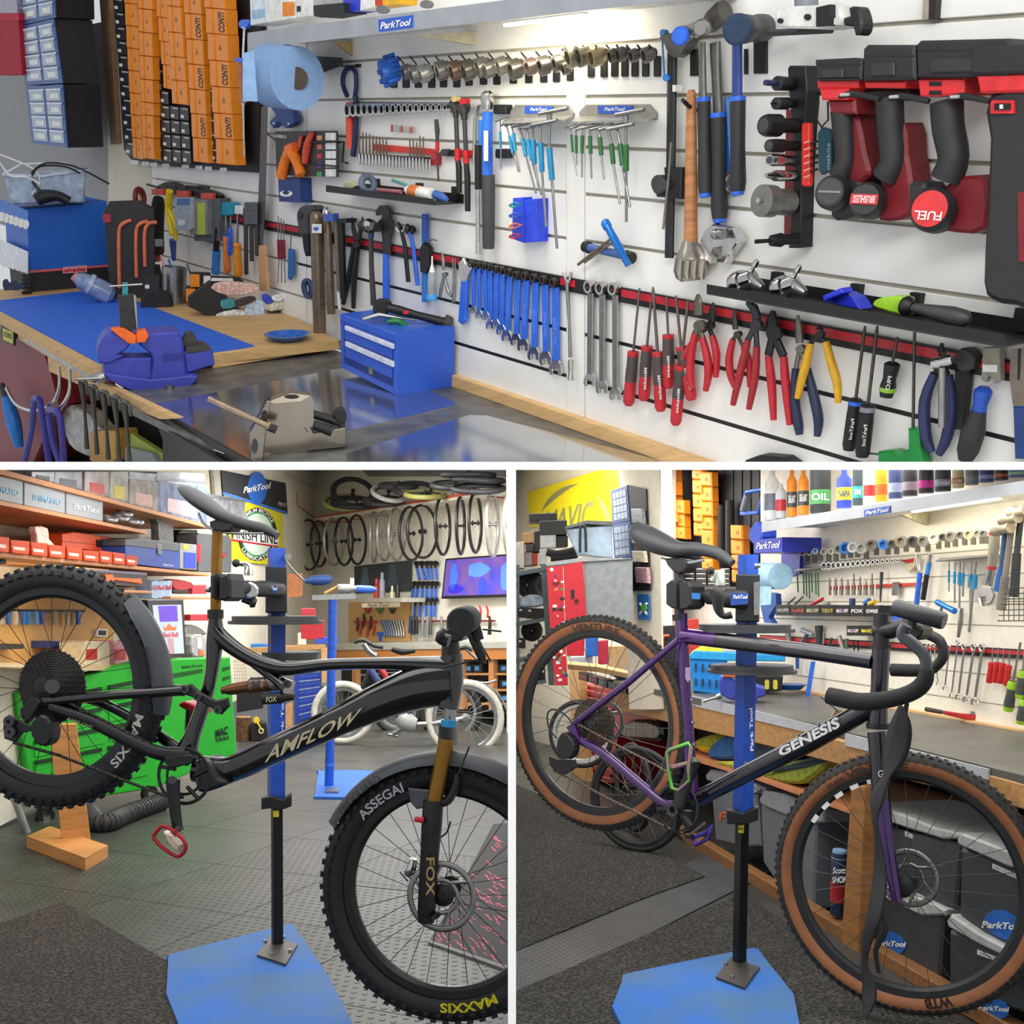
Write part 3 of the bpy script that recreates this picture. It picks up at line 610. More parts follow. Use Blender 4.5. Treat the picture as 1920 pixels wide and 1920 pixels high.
# ---- row of freewheel and bottom bracket tools on hooks
hp = [(737,156),(760,156),(783,156),(808,156),(830,155),(855,155),(878,152),(905,150),(930,150),(961,148),(990,147),(1018,146),(1042,145),(1068,143),(1107,136),(1131,136),(1151,135),(1170,135),(1189,135),(1209,135),(1231,135)]
for i,(x,y) in enumerate(hp):
    t = T('slat_hook','%s black hook from the left in the long socket row' % (ORD[i] if i < 20 else 'last'),'hook','hooks of the long socket row')
    t.a('plate',poly(rr(x-6,y-30,x+6,y+9,2),WT,.006,.006,.001),BLK); t.a('prong',tube([WT.h(x,y-30,.006),WT.h(x-4,y-38,.05),WT.h(x-14,y-50,.12)],.003),BLK); t.done()
soc = [(730,132,23,'#2a62c0'),(764,134,13,'#8a8880'),(780,138,15,'#a3a09a'),(797,137,16,'#c3c2bc'),(830,131,17,'#96928a'),(856,131,17,'#8b7466'),(880,130,18,'#77726a'),(905,125,17,'#98948c'),(918,128,16,'#8d8a83'),(943,123,16,'#9a968c'),(968,129,18,'#6e6b66'),(997,124,15,'#8a7a70'),(1022,122,17,'#77746c'),(1048,118,15,'#88847c'),(1062,128,11,'#8d8980'),(1076,105,20,'#a9a48c'),(1096,102,20,'#8f8b7c'),(1119,105,18,'#b9aa82'),(1150,103,12,'#6d6a62'),(1166,101,13,'#74716a'),(1190,103,12,'#7a776f'),(1215,102,14,'#858279')]
for i,(x,y,r,c) in enumerate(soc):
    lab = 'blue ten-lobed freewheel tool at the left end of the socket row' if i == 0 else '%s grey steel socket after the blue one in the hook row' % (ORD[i-1] if i < 21 else 'last')
    t = T('freewheel_tool',lab,'socket tool','socket tools on hooks'); p0 = WT.h(x,y,.1); R = r*p0.y/F; mm = M(c,.3,.85 if i else .2)
    ax = (-WT.U*.25+WT.N*.8-upT*.25).normalized(); A = p0-ax*R*.8; Bq = p0+ax*R*.7
    if i: t.a('body',lathe(A,Bq,[(0,.75*R),(.3,.8*R),(.32,R),(1,R),(1,.62*R),(.4,.6*R),(.4,.001)],14),mm)
    else:
        t.a('body',lathe(A,Bq,[(0,R*.8),(.5,R),(1,R*.9),(1,.3*R),(.5,.3*R)],12),mm)
        for k in range(8):
            q = p0+(WT.U*math.cos(k*.785)+upT*math.sin(k*.785))*R; t.a('lobe',lathe(q-ax*R*.5,q+ax*R*.5,[(0,R*.2),(1,R*.2)],8),mm)
    if i: t.a('drive',lathe(A-ax*R*.4,A,[(0,.5*R),(1,.55*R)],6),DST)
    t.done()
# ---- chrome sockets
for i in range(18):
    k = i/17; x = 662+k*185; y = 207-k*6; r = 12-k*6; p0 = WT.h(x,y,.03); R = r*p0.y/F
    t = T('socket','%s chrome socket from the left in the upper socket row' % ORD[i],'socket','chrome sockets in the upper row'); A,Bq = p0-WT.N*.025,p0+WT.N*.03
    t.a('body',lathe(A,Bq,[(0,R*.9),(.3,R),(1,R),(1,.68*R),(.5,.6*R),(.5,.001)],10),CHR); t.a('bore',lathe(p0,p0+WT.N*.004,[(0,.55*R),(1,.55*R)],8),M('#7a5a3a',.5) if i % 3 == 0 else DGR); t.done()
t = T('socket_rail','thin steel rail holding the upper socket row','rail'); t.a('rail',poly([(655,190),(850,192),(850,196),(655,194)],WT,.012,.01),STEEL); t.a('rail_end',poly(quad(843,188,852,212),WT,.02,.015),STEEL); t.done()
# bit rail
t = T('bit_rail','red strip holding the rows of small bits','rail'); t.a('strip',poly([(700,270),(816,280),(816,291),(700,282)],WT,.012,.01),M('#cf3a2c',.5)); t.a('base',poly([(670,288),(818,296),(818,304),(670,298)],WT,.012,.012),BLK); t.a('end_cap',poly(quad(808,286,820,310),WT,.02,.02),MILR); t.done()
for i in range(22):
    x = 674+i*6.3; y = 297+i*.5
    t = T('bit_socket','%s small bit socket from the left on the red strip' % (ORD[i] if i < 20 else ['twenty-first','last'][i-20]),'bit','small bits on the red strip')
    t.a('socket',plathe(x,y-9,x,y+11,[(0,3),(.3,3.4),(1,3.2)],WT,.03,8),CHR)
    if i < 9 or 14 < i < 20: t.a('shank',plathe(x,y-52+(i % 9)*1.6,x,y-8,[(0,1.6),(1,2.1)],WT,.03,6),BRZ)
    t.done()
for i in range(8): one('bit_socket','%s small silver bit from the left above the red strip' % ORD[i],'bit',plathe(735+i*6,234+i*.6,735+i*6,247+i*.4,[(0,2.4),(1,2.8)],WT,.02,7),CHR if i % 3 else M('#b4503c',.4),'bits above the red strip')
# ---- left part of the wall
t = T('strap_wrench','navy and red plier wrench hanging left of the socket row','wrench')
t.a('loop',pt([(651,180),(643,158),(645,138),(655,127),(666,135),(668,160),(665,185)],4.5,.02,4),NAVY); t.a('grip',pt([(655,192),(656,235),(657,278)],[7,8,7],.03,3),M('#de4a35',.45)); t.a('handle',pt([(667,180),(667,240),(662,292)],[5,5,6],.02,3),NAVY); t.done()
one('slat_hook','small black hook above the navy plier wrench','hook',join(poly(quad(666,120,675,126),WT,.006,.006),tube([WT.h(668,123,.006),WT.h(640,124,.07)],.003)),BLK)
t = T('strap_bundle','dark blue strap bundle below the paper roll','strap')
t.a('strap',poly(cr([(508,202),(528,200),(545,205),(552,228),(535,240),(522,228),(512,240),(505,228),(516,216)],3,True),WT,.05,.03,.004),M('#2d4f86',.6)); t.a('rivets',join(*[poly(circ(x,y,2,8),WT,.055,.004) for x,y in ((513,231),(541,232))]),CHR); t.done()
t = T('grip_card','black retail card with orange chain tools','retail card'); CQ = [(516,246),(632,245),(634,332),(518,328)]
t.a('card',poly(CQ,WT,.06,.004),M('#222224',.45)); t.a('wire_frame',join(pt([(566,268),(565,306),(633,312)],1.5,.07),pt([(502,252),(516,262)],1.5,.05),pt([(626,268),(645,266),(642,304),(652,306)],2,.04),pt([(566,268),(630,266)],1.5,.07)),BLK)
t.a('orange_lever',pt([(528,330),(536,300),(546,285),(556,300),(565,328)],[11,10,12,11,11],.075,3),M('#f5801a',.5)); t.a('orange_lever',pt([(540,280),(555,275)],9,.075),M('#f06f1a',.5)); t.a('red_tongs',pt([(585,250),(576,275),(572,305)],[5,8,7],.07,3),M('#d9503c',.5)); t.a('red_tongs',pt([(565,255),(562,275)],4,.07,2),M('#d9503c',.5))
t.a('lettering',text('HERO',[(518,252),(537,254),(537,260),(518,258)],WT,.062),WHT)
for i,c in enumerate(('#e9a27c','#d96a4f','#c8323c','#6b49a0','#3f9a55')):
    y = 254+i*17; t.a('swatch',poly(quad(594,y,603,y+9),WT,.062,.002),M(c,.5)); t.a('spec_label',poly(quad(610,y-5,629,y+9),WT,.062,.002),WHT)
t.done()
t = T('wall_box','dark blue small box with car emblem under the retail card','box'); t.a('box',poly([(521,333),(562,335),(564,380),(523,378)],WT,.06,.06,.002),M('#1c3a78',.5)); t.a('emblem',poly(circ(536,363,12,12,6),WT,.062,.002),WHT); t.a('emblem_glass',poly(circ(536,361,6,10,4),WT,.063,.002),NAVY); t.done()
t = T('hand_saw','long narrow saw with pale wooden handle hanging down','saw'); t.a('blade',poly([(490,200),(501,198),(497,380),(492,462),(482,462),(484,380)],WT,.05,.003),M('#5d6164',.4,.5)); t.a('handle',poly([(482,460),(496,460),(502,545),(486,545)],WT,.055,.012,.004),M('#c99a6c',.6,sc=5,kind='wood')); t.done()
t = T('utility_knife','black and blue utility knife beside the raised bench wall','knife'); t.a('holder',pt([(409,428),(405,470)],6,.06),BLK); t.a('handle',pt([(406,470),(404,512)],8,.06),SKY); t.done()
one('teal_clip','teal plastic clip on the red rail','clip',poly(rr(405,379,436,404,4),WT,.06,.04,.003),M('#1590a8',.4))
one('white_tag','white square tag beside the teal clip','tag',poly(quad(440,385,455,401),WT,.05,.02),WHT)
def driver(label,tip,ht,he,rs,rh,ms,mh,group=None,off=.04,collar=None,name='screwdriver',cat='screwdriver',prof=None,band=None,txt=None):
    t = T(name,label,cat,group); t.a('shaft',plathe(*tip,*ht,[(0,rs*.6),(.06,rs),(1,rs)],WT,off,8),ms)
    prof = prof or [(0,.55),(.06,.95),(.2,.8),(.35,.85),(.7,1),(.93,.95),(1,.6)]
    t.a('handle',plathe(*ht,*he,[(a,b*rh) for a,b in prof],WT,off,12),mh)
    if collar:
        mx = lambda k: (ht[0]+(he[0]-ht[0])*k,ht[1]+(he[1]-ht[1])*k)
        for a,b,r,m in collar: t.a('collar',plathe(*mx(a),*mx(b),[(0,r*rh),(1,r*rh)],WT,off,12),m)
    if txt:
        s,m = txt; dx,dy = he[0]-ht[0],he[1]-ht[1]; L = math.hypot(dx,dy); nx,ny = -dy/L,dx/L; dd = WT.dep(*ht)*rh/F
        t.a('lettering',textf(s,lambda u,v: WT.h(ht[0]+dx*(.4+.4*u)+nx*rh*.5*(.5-v),ht[1]+dy*(.4+.4*u)+ny*rh*.5*(.5-v),off+dd*1.02),.01),m)
    return t.done()
driver('orange screwdriver with blue collar near the saw',(424,400),(424,440),(427,512),2.5,7,STEEL,M('#d6772e',.5),collar=[(0,.2,.8,BLUH)])
driver('amber handled screwdriver near the saw',(446,402),(445,455),(447,520),2.5,8,STEEL,M('#e08a1c',.4))
driver('long thin blue screwdriver between the orange handles',(433,404),(432,428),(431,478),2,5,STEEL,BLUH)
for i,(x,y0,y1) in enumerate(((459,390,515),(469,385,490),(479,380,480))): one('file','%s dark flat file from the left beside the saw' % ORD[i],'file',poly([(x-3,y0),(x+4,y0),(x+5,y1),(x-1,y1)],WT,.05+.004*i,.006),DST,'files beside the saw')
one('hole_gauge','perforated steel gauge plate beside the saw','gauge',join(poly(quad(458,379,482,420),WT,.07,.003),*[poly(circ(463+5*(i % 4),386+9*(i//4),1.8,8),WT,.072,.003) for i in range(12)]),M('#6a6d72',.4,.5))
for i,x in enumerate((522,527,532)):
    t = T('pick_tool','%s red handled pick from the left right of the saw' % ORD[i],'pick','red picks'); t.a('handle',pt([(x,450),(x+1,485)],3,.03),M('#7d1c2c',.4)); t.a('wire',pt([(x,405+i*4),(x,450)],1.1,.03),STEEL); t.a('wire',pt([(x+1,485),(x-1+i*2,530)],1.1,.03),STEEL); t.done()
t = T('hook_knife','slim blue hook tool right of the red picks','tool'); t.a('handle',poly([(540,466),(549,468),(549,515),(543,526),(539,522)],WT,.03,.012,.002),M('#1f66a8',.4)); t.a('wire',pt([(546,440),(545,468)],1.2,.03),STEEL); t.done()
t = T('floor_pump','dark grey pump head hanging left of the bronze tubes','pump'); t.a('head',poly(cr(zp(y2,(575,190),(600,140),(660,130),(690,160),(650,230),(650,330),(625,370),(590,300)),3,True),WT,.1,.06,.006),DGR); t.a('grip',pt(zp(y2,(650,330),(655,420),(660,480)),[10,9,6],.09,3),BLK); t.a('eye',poly(circ(*y2(600,200),4,10,7),WT,.104,.004),BLK); t.done()
t = T('steel_tube','wide bronze metal tube standing on the bench at the wall','tube'); t.a('tube',plathe(593,394,600,636,[(0,4),(.02,10),(.05,12),(.05,13),(1,12)],WT,.08,16),BRZ); t.a('end_cap',plathe(600,626,600.5,637,[(0,13),(1,13)],WT,.08,16),NAVY); t.a('tag',poly(quad(585,420,602,437),WT,.115,.003),WHT); t.a('emblem',poly(circ(592,429,5,10,3.5),WT,.117,.002),BLU); t.done()
t = T('steel_tube','narrower bronze tube with chrome and blue top','tube'); t.a('tube',plathe(613,395,621,588,[(0,6),(.05,8),(1,8)],WT,.06,14),BRZ); t.a('top',plathe(612,388,613,400,[(0,3),(.5,8),(1,9)],WT,.07,14),CHR); t.a('collar',poly(quad(606,401,624,415),WT,.085,.03),M('#3a5fb0',.4)); t.done()
t = T('steel_tube','thin bronze rod third in the tube group','tube'); t.a('tube',plathe(629,400,637,545,[(0,5),(1,5)],WT,.05,12),BRZ); t.a('tip',plathe(635,545,637,580,[(0,3.5),(1,3)],WT,.05,10),WHT); t.done()
t = T('steel_tube','black foam tube at the right of the bronze tubes','tube'); t.a('tube',plathe(640,411,644,560,[(0,7),(1,6)],WT,.05,12),BLK); t.a('cap',poly(quad(633,410,650,418),WT,.07,.05),BLK); t.done()
one('hose_coil','small black and blue coil hanging left of the wide bronze tube','coil',join(*[ring(WT.h(575+i*2,541,.07+.01*i),WT.N,.04,.009,18,6) for i in range(3)]),M('#22436b',.4))
def pliers(label,head,pivot,hs,mh,mhd,r=5,hw=6,off=.03,name='pliers',cat='pliers',group=None,grip=None,jaw2=None):
    t = T(name,label,cat,group); t.a('jaw',pt(head,[hw*.35]+[hw]*(len(head)-1),off,2,rn=.45),mhd)
    if jaw2: t.a('jaw',pt(jaw2,[hw*.35]+[hw]*(len(jaw2)-1),off+.004,2,rn=.45),mhd)
    t.a('pivot',poly(circ(*pivot,hw*.9,10),WT,off+.012,.012),mhd)
    for h in hs: t.a('handle',pt([pivot,h[0]],hw*.6,off,rn=.6),mhd); t.a('grip',pt(h,[r*.8]+[r]*(len(h)-2)+[r*.7],off,3),mh)
    return t.done()
pliers('long black needle nose pliers left of the ball hammer',zp(y2,(960,210),(970,290),(990,370)),y2(985,400),[zp(y2,(970,430),(940,620),(900,810)),zp(y2,(1000,440),(975,640),(970,840))],BLK,BLK,6,7,jaw2=zp(y2,(1035,210),(1020,300),(1000,380)))
t = T('ball_hammer','small ball pein hammer with dark handle','hammer'); t.a('head',plathe(*y2(1010,265),*y2(1140,280),[(0,4),(.15,9),(.3,8),(.4,12),(.7,12),(.8,6),(1,9)],WT,.06,12),DST); t.a('ball',plathe(*y2(1060,258),*y2(1100,268),[(0,6),(.3,11),(.7,11),(1,6)],WT,.085,12),CHR); t.a('handle',pt(zp(y2,(1090,320),(1095,560),(1110,820)),[4.5,5,6],.05),M('#3f3d3a',.5)); t.a('collar',pt(zp(y2,(1090,310),(1092,350)),6,.05),M('#1f4a78',.4)); t.done()
t = T('headset_wrench','flat hook headed spanner with thick blue grip','spanner'); t.a('head',poly(zp(y2,(1120,170),(1150,130),(1200,130),(1222,170),(1215,210),(1245,240),(1240,300),(1220,360),(1225,470),(1175,470),(1165,330),(1140,240),(1165,215),(1165,185),(1140,200),(1125,200)),WT,.03,.006,.001),M('#2c2c2d',.5)); t.a('grip',pt(zp(y2,(1195,465),(1197,640),(1197,800)),[8,9.5,9],.03,3,rn=.6),BLUH); t.done()
for i,(a,b,c,m) in enumerate((((1300,300),(1325,400),(1350,660),BLK),((1360,310),(1385,420),(1415,685),BLUH))):
    t = T('pin_spanner',['black','blue'][i]+' gripped pin spanner right of the hook spanner','spanner'); t.a('head',poly(circ(*y2(a[0]-10,a[1]-10),9,12),WT,.04,.015,.002),[CHR,BLK][i]); t.a('handle',pt(zp(y2,a,b,c),[5,6,6],.035,rn=.6),m); t.a('jaw',pt(zp(y2,(a[0]-20,a[1]-40),(a[0],a[1]-10)),5,.04),DST); t.done()
t = T('wheel_dish_tool','upright blue bar with black clamp on the wall','gauge'); t.a('bar',poly(zp(y2,(1440,190),(1470,190),(1472,800),(1440,800)),WT,.025,.01,.002),SKY); t.a('top_bar',poly(zp(y2,(1440,195),(1470,190),(1472,380),(1440,380)),WT,.027,.012,.002),M('#1f4fae',.4)); t.a('clamp',poly(zp(y2,(1425,430),(1450,385),(1480,420),(1492,560),(1470,600),(1430,590)),WT,.04,.025,.003),BLK); t.done()
t = T('grease_gun','small pale blue and grey grease pot on the rail','grease gun'); t.a('body',plathe(*y2(1515,590),*y2(1512,740),[(0,6),(.1,8),(.9,9),(1,8)],WT,.04),M('#9aa3a8',.4)); t.a('cap',plathe(*y2(1512,740),*y2(1512,785),[(0,9),(.6,11),(1,10)],WT,.04),M('#4aa0de',.4)); t.a('nozzle',plathe(*y2(1515,480),*y2(1515,590),[(0,1.5),(.5,2),(1,6)],WT,.04),WHT); t.a('tee',pt(zp(y2,(1480,385),(1515,365),(1550,375)),1.5,.03),STEEL); t.done()
pliers('small silver crimping pliers right of the grease pot',zp(y2,(1580,450),(1590,520),(1595,580)),y2(1595,610),[zp(y2,(1590,640),(1575,720),(1570,760)),zp(y2,(1605,640),(1625,720),(1650,760))],STEEL,STEEL,3.5,5)
for i,x in enumerate((1660,1675)): one('pin_punch',['left','right'][i]+' thin steel pin punch beside the adjustable blue wrench','punch',pt(zp(y2,(x,500),(x+2,640),(x-5,800)),1.8,.02),STEEL)
def wrench(label,ring_,end,w,mshaft,group,off=.022,ringr=None,name='combination_wrench',mring=None,txt=False):
    (x0,y0),(x1,y1) = ring_,end; t = T(name,label,'wrench',group); dx,dy = x1-x0,y1-y0; L = math.hypot(dx,dy); ux,uy = dx/L,dy/L; nx,ny = -uy,ux
    rr_ = ringr or w*1.25; p0 = WT.h(x0,y0,off); R = rr_*p0.y/F
    t.a('shaft',poly([(x0+ux*rr_+nx*w*.5,y0+uy*rr_+ny*w*.5),(x1-ux*w+nx*w*.45,y1-uy*w+ny*w*.45),(x1-ux*w-nx*w*.45,y1-uy*w-ny*w*.45),(x0+ux*rr_-nx*w*.5,y0+uy*rr_-ny*w*.5)],WT,off,.008,.002),mshaft)
    t.a('ring_end',lathe(p0-WT.N*.008,p0+WT.N*.012,[(0,R),(1,R),(1,R*.62),(0,R*.62)],16),mring or CHR); t.a('ring_bore',poly(circ(x0,y0,rr_*.6,12),WT,off+.004,.004),M('#3a1518',.5))
    e = w*.95
    o = [(-.5,-1.2),(.5,-1.2),(1.05,-.2),(1.05,.7),(.75,1.15),(.42,1.0),(.42,.15),(0,-.1),(-.42,.15),(-.42,1.0),(-.75,1.15),(-1.05,.7),(-1.05,-.2)]
    t.a('open_end',poly([(x1+nx*a*e+ux*b*e,y1+ny*a*e+uy*b*e) for a,b in o],WT,off+.002,.01,.0015),CHR)
    if txt: t.a('lettering',textf('ParkTool',lambda u,v: WT.h(x0+dx*(.42+.3*u)+nx*w*.4*(.5-v),y0+dy*(.42+.3*u)+ny*w*.4*(.5-v),off+.001),0),M('#7fa0e4',.4))
    return t.done()
ra = [(500,258),(545,268),(588,272),(630,283),(680,297),(722,305),(780,322),(838,345),(903,350),(970,365),(1040,380),(1118,400)]; rb_ = [(508,605),(550,640),(600,650),(632,715),(672,710),(715,755),(757,800),(825,830),(880,870),(958,935),(1048,970),(1122,1040)]
for i,(a,b) in enumerate(zip(ra,rb_)): wrench('%s blue combination wrench from the left, sized small to large' % ORD[i],y3(*a),y3(*b),6+i*.55,BLUH,'blue combination wrenches in a row',ringr=6+i*.25,mring=DST,txt=i > 5)
for i,(a,b) in enumerate((((1385,430),(1378,1130)),((1472,440),(1470,1185)),((1568,445),(1570,1235)))): wrench('%s large chrome ratchet wrench right of the wall joint' % ['left','middle','right'][i],y3(*a),y3(*b),11,STEEL,'large chrome wrenches',ringr=12)
t = T('flex_wrench','chrome flex head wrench at the wall joint','wrench'); t.a('shaft',pt(zp(y3,(1215,400),(1230,700),(1238,960)),[4.5,3,4],.02),STEEL); t.a('fork',join(pt(zp(y3,(1190,320),(1200,370),(1215,400)),3,.02),pt(zp(y3,(1245,320),(1235,370),(1222,400)),3,.02)),CHR); t.a('socket',plathe(*y3(1243,980),*y3(1240,1130),[(0,6),(.4,6),(.5,5),(1,6)],WT,.03),CHR); t.done()
t = T('adjustable_wrench','small adjustable wrench with blue grip left of the blue row','wrench'); t.a('head',poly(zp(y3,(395,250),(430,215),(450,260),(470,240),(500,290),(470,340),(455,400),(415,400),(405,330)),WT,.03,.01,.002),CHR); t.a('grip',poly(zp(y3,(412,385),(458,385),(448,690),(420,715),(392,695)),WT,.032,.014,.004),BLUH); t.done()
# ratchets and torque wrenches
t = T('extension_bar','slim black and red nut driver left of the ratchets','driver'); t.a('handle',pt([(818,224),(820,245),(820,265)],[4,5,3],.03),DGR); t.a('red_collar',pt([(820,265),(820,283)],4,.03),RED); t.a('shaft',pt([(820,283),(822,340)],2,.03),DST); t.done()
for i,(hx,hy,ex,ey,r,rc) in enumerate(((852,186,861,362,12,'#d8c27a'),(868,190,877,396,14,'#c5202c'))):
    t = T('ratchet',['shorter','longer'][i]+' black handled ratchet with round head','ratchet'); t.a('head',plathe(hx,hy,hx+3,hy+34,[(0,r*.5),(.15,r*.95),(.4,r),(.75,r*.5),(1,r*.45)],WT,.04,14),DST); t.a('button',poly(circ(hx-1,hy,r*.45,10),WT,.075,.02),M(rc,.4))
    t.a('shaft',pt([(hx+3,hy+34),(hx+6,hy+105)],4.5,.04),DGR); t.a('red_band',pt([(hx+6,hy+92),(hx+6,hy+116)],6,.04),RED); t.a('grip',pt([(hx+6,hy+112),((hx+ex)/2+4,(hy+ey)/2+40),(ex,ey)],[5,6,5.5],.04),BLK); t.done()
t = T('rail_bracket','black magnetic bracket end behind the ratchets','bracket'); t.a('bar',poly([(828,280),(886,284),(886,296),(828,292)],WT,.02,.02),BLK); t.a('red_part',poly([(862,281),(886,282),(886,294),(862,292)],WT,.022,.004),RED); t.a('knob',poly(circ(832,286,7,10),WT,.03,.02),DGR); t.done()
t = T('torque_wrench','large blue torque wrench with black grip','torque wrench'); t.a('head',plathe(914,170,914,205,[(0,5),(.15,12),(.55,13),(1,9)],WT,.045,14),CHR); t.a('body',pt([(914,210),(914,330)],10.5,.045,n=10),M('#2767d2',.35)); t.a('label_strip',poly(quad(907,245,914,302),WT,.072,.003),WHT); t.a('grip',plathe(916,328,916,466,[(0,12),(.3,12.5),(.9,11.5),(.92,11),(1,11)],WT,.045,14),M('#3b3c3e',.6)); t.done()
t = T('torque_wrench','slim chrome torque wrench with blue neck behind the large blue one','torque wrench'); t.a('head',poly(circ(900,205,9,12),WT,.02,.02,.002),CHR); t.a('neck',pt([(892,200),(889,300)],4,.02),CHR); t.a('blue_neck',pt([(902,225),(902,272)],5,.025),SKY); t.a('sleeve',pt([(897,272),(897,355)],7,.025),BLK); t.a('end',pt([(897,357),(897,476)],5.5,.025),CHR); t.done()
for i,(x,y) in enumerate(((936,205),(940,288))): one('magnet_block',['upper','lower'][i]+' small black magnet block right of the blue torque wrench','magnet',poly(rr(x-12,y-9,x+12,y+9,3),WT,.03,.03,.003),BLK)
# hex T-handles
for s,(PQ,LQ,mm,ss) in enumerate(((zp(z3,(300,840),(340,785),(730,785),(778,850),(775,872),(300,905)),zp(z3,(415,797),(625,797),(620,850),(412,850)),TEAL,
    [((232,900),(232,985),(235,1110),(238,1270)),((275,930),(300,1020),(325,1150),(370,1290)),((315,930),(330,1000),(345,1130),(380,1290)),((370,940),(400,1040),(425,1170),(500,1450)),((430,950),(440,1050),(470,1200),(540,1460)),((475,950),(478,1050),(490,1230),(520,1400)),((530,930),(535,1070),(545,1290),(575,1700)),((600,840),(600,1110),(620,1350),(658,1865))]),
   (zp(z3,(820,840),(870,785),(1340,780),(1400,850),(1395,900),(830,912)),zp(z3,(960,792),(1222,792),(1215,852),(965,852)),GRN,
    [((750,950),(765,1010),(775,1140),(808,1320)),((800,950),(800,1015),(803,1150),(806,1240)),((848,960),(848,1015),(845,1150),(845,1330)),((905,950),(905,1020),(910,1155),(917,1340)),((968,960),(978,1030),(990,1165),(1010,1345)),((1040,960),(1065,1080),(1080,1230),(1130,1530)),((1105,960),(1130,1080),(1150,1240),(1205,1555)),((1175,850),(1175,1085),(1175,1285),(1178,1665))]))):
    cn = ['blue','green'][s]
    t = T('hex_rack','grey metal rack plate holding the %s sleeved hex keys' % cn,'rack'); t.a('plate',poly(PQ,WT,.01,.01,.002),M('#8e8d89',.4,.4)); t.a('label_plate',poly(LQ,WT,.013,.003),BLU); t.a('lettering',text('ParkTool',subq(LQ,.2,.2,.8,.65),WT,.015,.02,.2),WHT)
    xa,xb = PQ[0][0]-2,PQ[3][0]; t.a('shelf',prism([WT.h(xa,222,.01),WT.h(xb,220,.01),WT.h(xb-14,228,.1),WT.h(xa-12,232,.1)],upT*.006),M('#9b9a95',.35,.5)); t.done()
    for i,pts in enumerate(ss):
        a,b,c,d = zp(z3,*pts); o = .08 if i < 6 else .1; k = 1.2+i*.22
        t = T('hex_key','%s %s sleeved T-handle hex key from the left' % (ORD[i],cn),'hex key','%s sleeved hex keys' % cn)
        hb_ = 16+i*2.6; t.a('tee_bar',pt([(a[0]-hb_*.55,a[1]+3),(a[0]+hb_,a[1]-7)],k*1.4,o+.01),STEEL); t.a('shaft',pt([a,b,c,d],k,o),STEEL); t.a('sleeve',pt([b,c],k*2.1,o),mm)
        if i == 7: t.a('hub',pt([(a[0],a[1]-2),(a[0],a[1]+17)],5.5,o),STEEL)
        t.done()
t = T('hook_box','bright blue plastic box with coloured rings on its side','box'); t.a('box',poly(zp(z3,(400,1500),(505,1490),(505,1815),(400,1820)),WT,.05,.05,.002),M('#2847d8',.4)); t.a('side',poly(zp(z3,(325,1485),(402,1480),(402,1822),(318,1790)),WT,.055,.04,.002),M('#2c4be0',.4))
for i,c in enumerate(('#1c8a84','#2560b0','#e0713c','#b8203c')): t.a('ring',pt(zp(z3,(300,1540+i*78),(340,1520+i*78),(395,1530+i*78),(340,1555+i*78),(302,1545+i*78)),1.8,.075),M(c,.4))
t.done()
t = T('tee_driver','blue barrelled T driver with two steel bits','driver'); t.a('barrel',plathe(1133,414,1178,496,[(0,6),(.04,9),(.15,9),(.18,7),(.6,8),(.85,6),(1,7)],WT,.06,14),M('#2376cc',.2,.4)); t.a('bit',pt([(1143,450),(1084,496)],3,.045),BRZ); t.a('bit',pt([(1146,456),(1096,492)],2.5,.045),BRZ); t.done()
t = T('driver_holder','black and blue barrel holder behind the T driver','holder'); t.a('barrel',plathe(1096,462,1186,484,[(0,10),(.1,11),(.12,7),(.85,7),(.87,12),(1,11)],WT,.03,12),BLK); t.a('sleeve',plathe(1106,464,1172,480,[(0,7.5),(1,7.5)],WT,.032,12),M('#3a5f9a',.4)); t.done()
# ---- trays
def tray(label,q,dw,z):
    t = T('wall_tray',label,'tray'); t.a('front_lip',poly(q,WT,dw,.003),BLK)
    a,b = WT.h(*q[3],dw),WT.h(*q[2],dw); t.a('base',([a,b,b-WT.N*dw,a-WT.N*dw,a-upT*.004,b-upT*.004,b-WT.N*dw-upT*.004,a-WT.N*dw-upT*.004],[(0,1,2,3),(7,6,5,4),(0,4,5,1),(1,5,6,2),(2,6,7,3),(3,7,4,0)],False),M('#2a2a2b',.5))
    c,d = a-WT.N*(dw-.003),b-WT.N*(dw-.003); t.a('back_lip',prism([c,d,d+upT*.03,c+upT*.03],WT.N*.003),BLK)
    for x in z: p = a+(b-a)*x-WT.N*dw; t.a('bracket',bx(p+upT*.03+WT.N*.01,WT.U,upT,WT.N,.03,.05,.02),BLK)
    t.done(); return PL(a,WT.U,WT.V,upT)
tb = tray('short black wall tray below the bit rows',[(611,347),(812,373),(812,383),(611,358)],.14,(.25,.65,.95))
tb2 = tray('long black wall tray below the impact drills',[(1325,533),(1883,627),(1883,649),(1325,549)],.17,(.12,.42,.62,.93))
q = WT.shift(.09)
t = T('glue_bottle','white bottle with orange band lying in the short tray','bottle'); t.a('bottle',plathe(762,356,812,366,[(0,6),(.15,11),(.9,12),(1,11)],q,0,14),WHT); t.a('band',plathe(772,358,788,361,[(0,11.4),(1,12.2)],q,0,14),M('#d8743c',.5)); t.done()
one('blue_rag','blue crumpled rag at the right end of the short tray','rag',plathe(816,364,838,374,[(0,8),(.5,9),(1,4)],q,0,8),M('#3f64b0',.5))
one('grey_roll','grey blue roll of tape in the short tray','tape',ring(q.h(690,345),WT.U+upT*.3,.03,.014,16,8),M('#5d6f84',.5))
one('cream_scraper','cream plastic scraper at the left of the short tray','scraper',poly(cr([(640,346),(655,340),(668,348),(655,354)],2,True),q,0,.02,.003),M('#cfc9a0',.5))
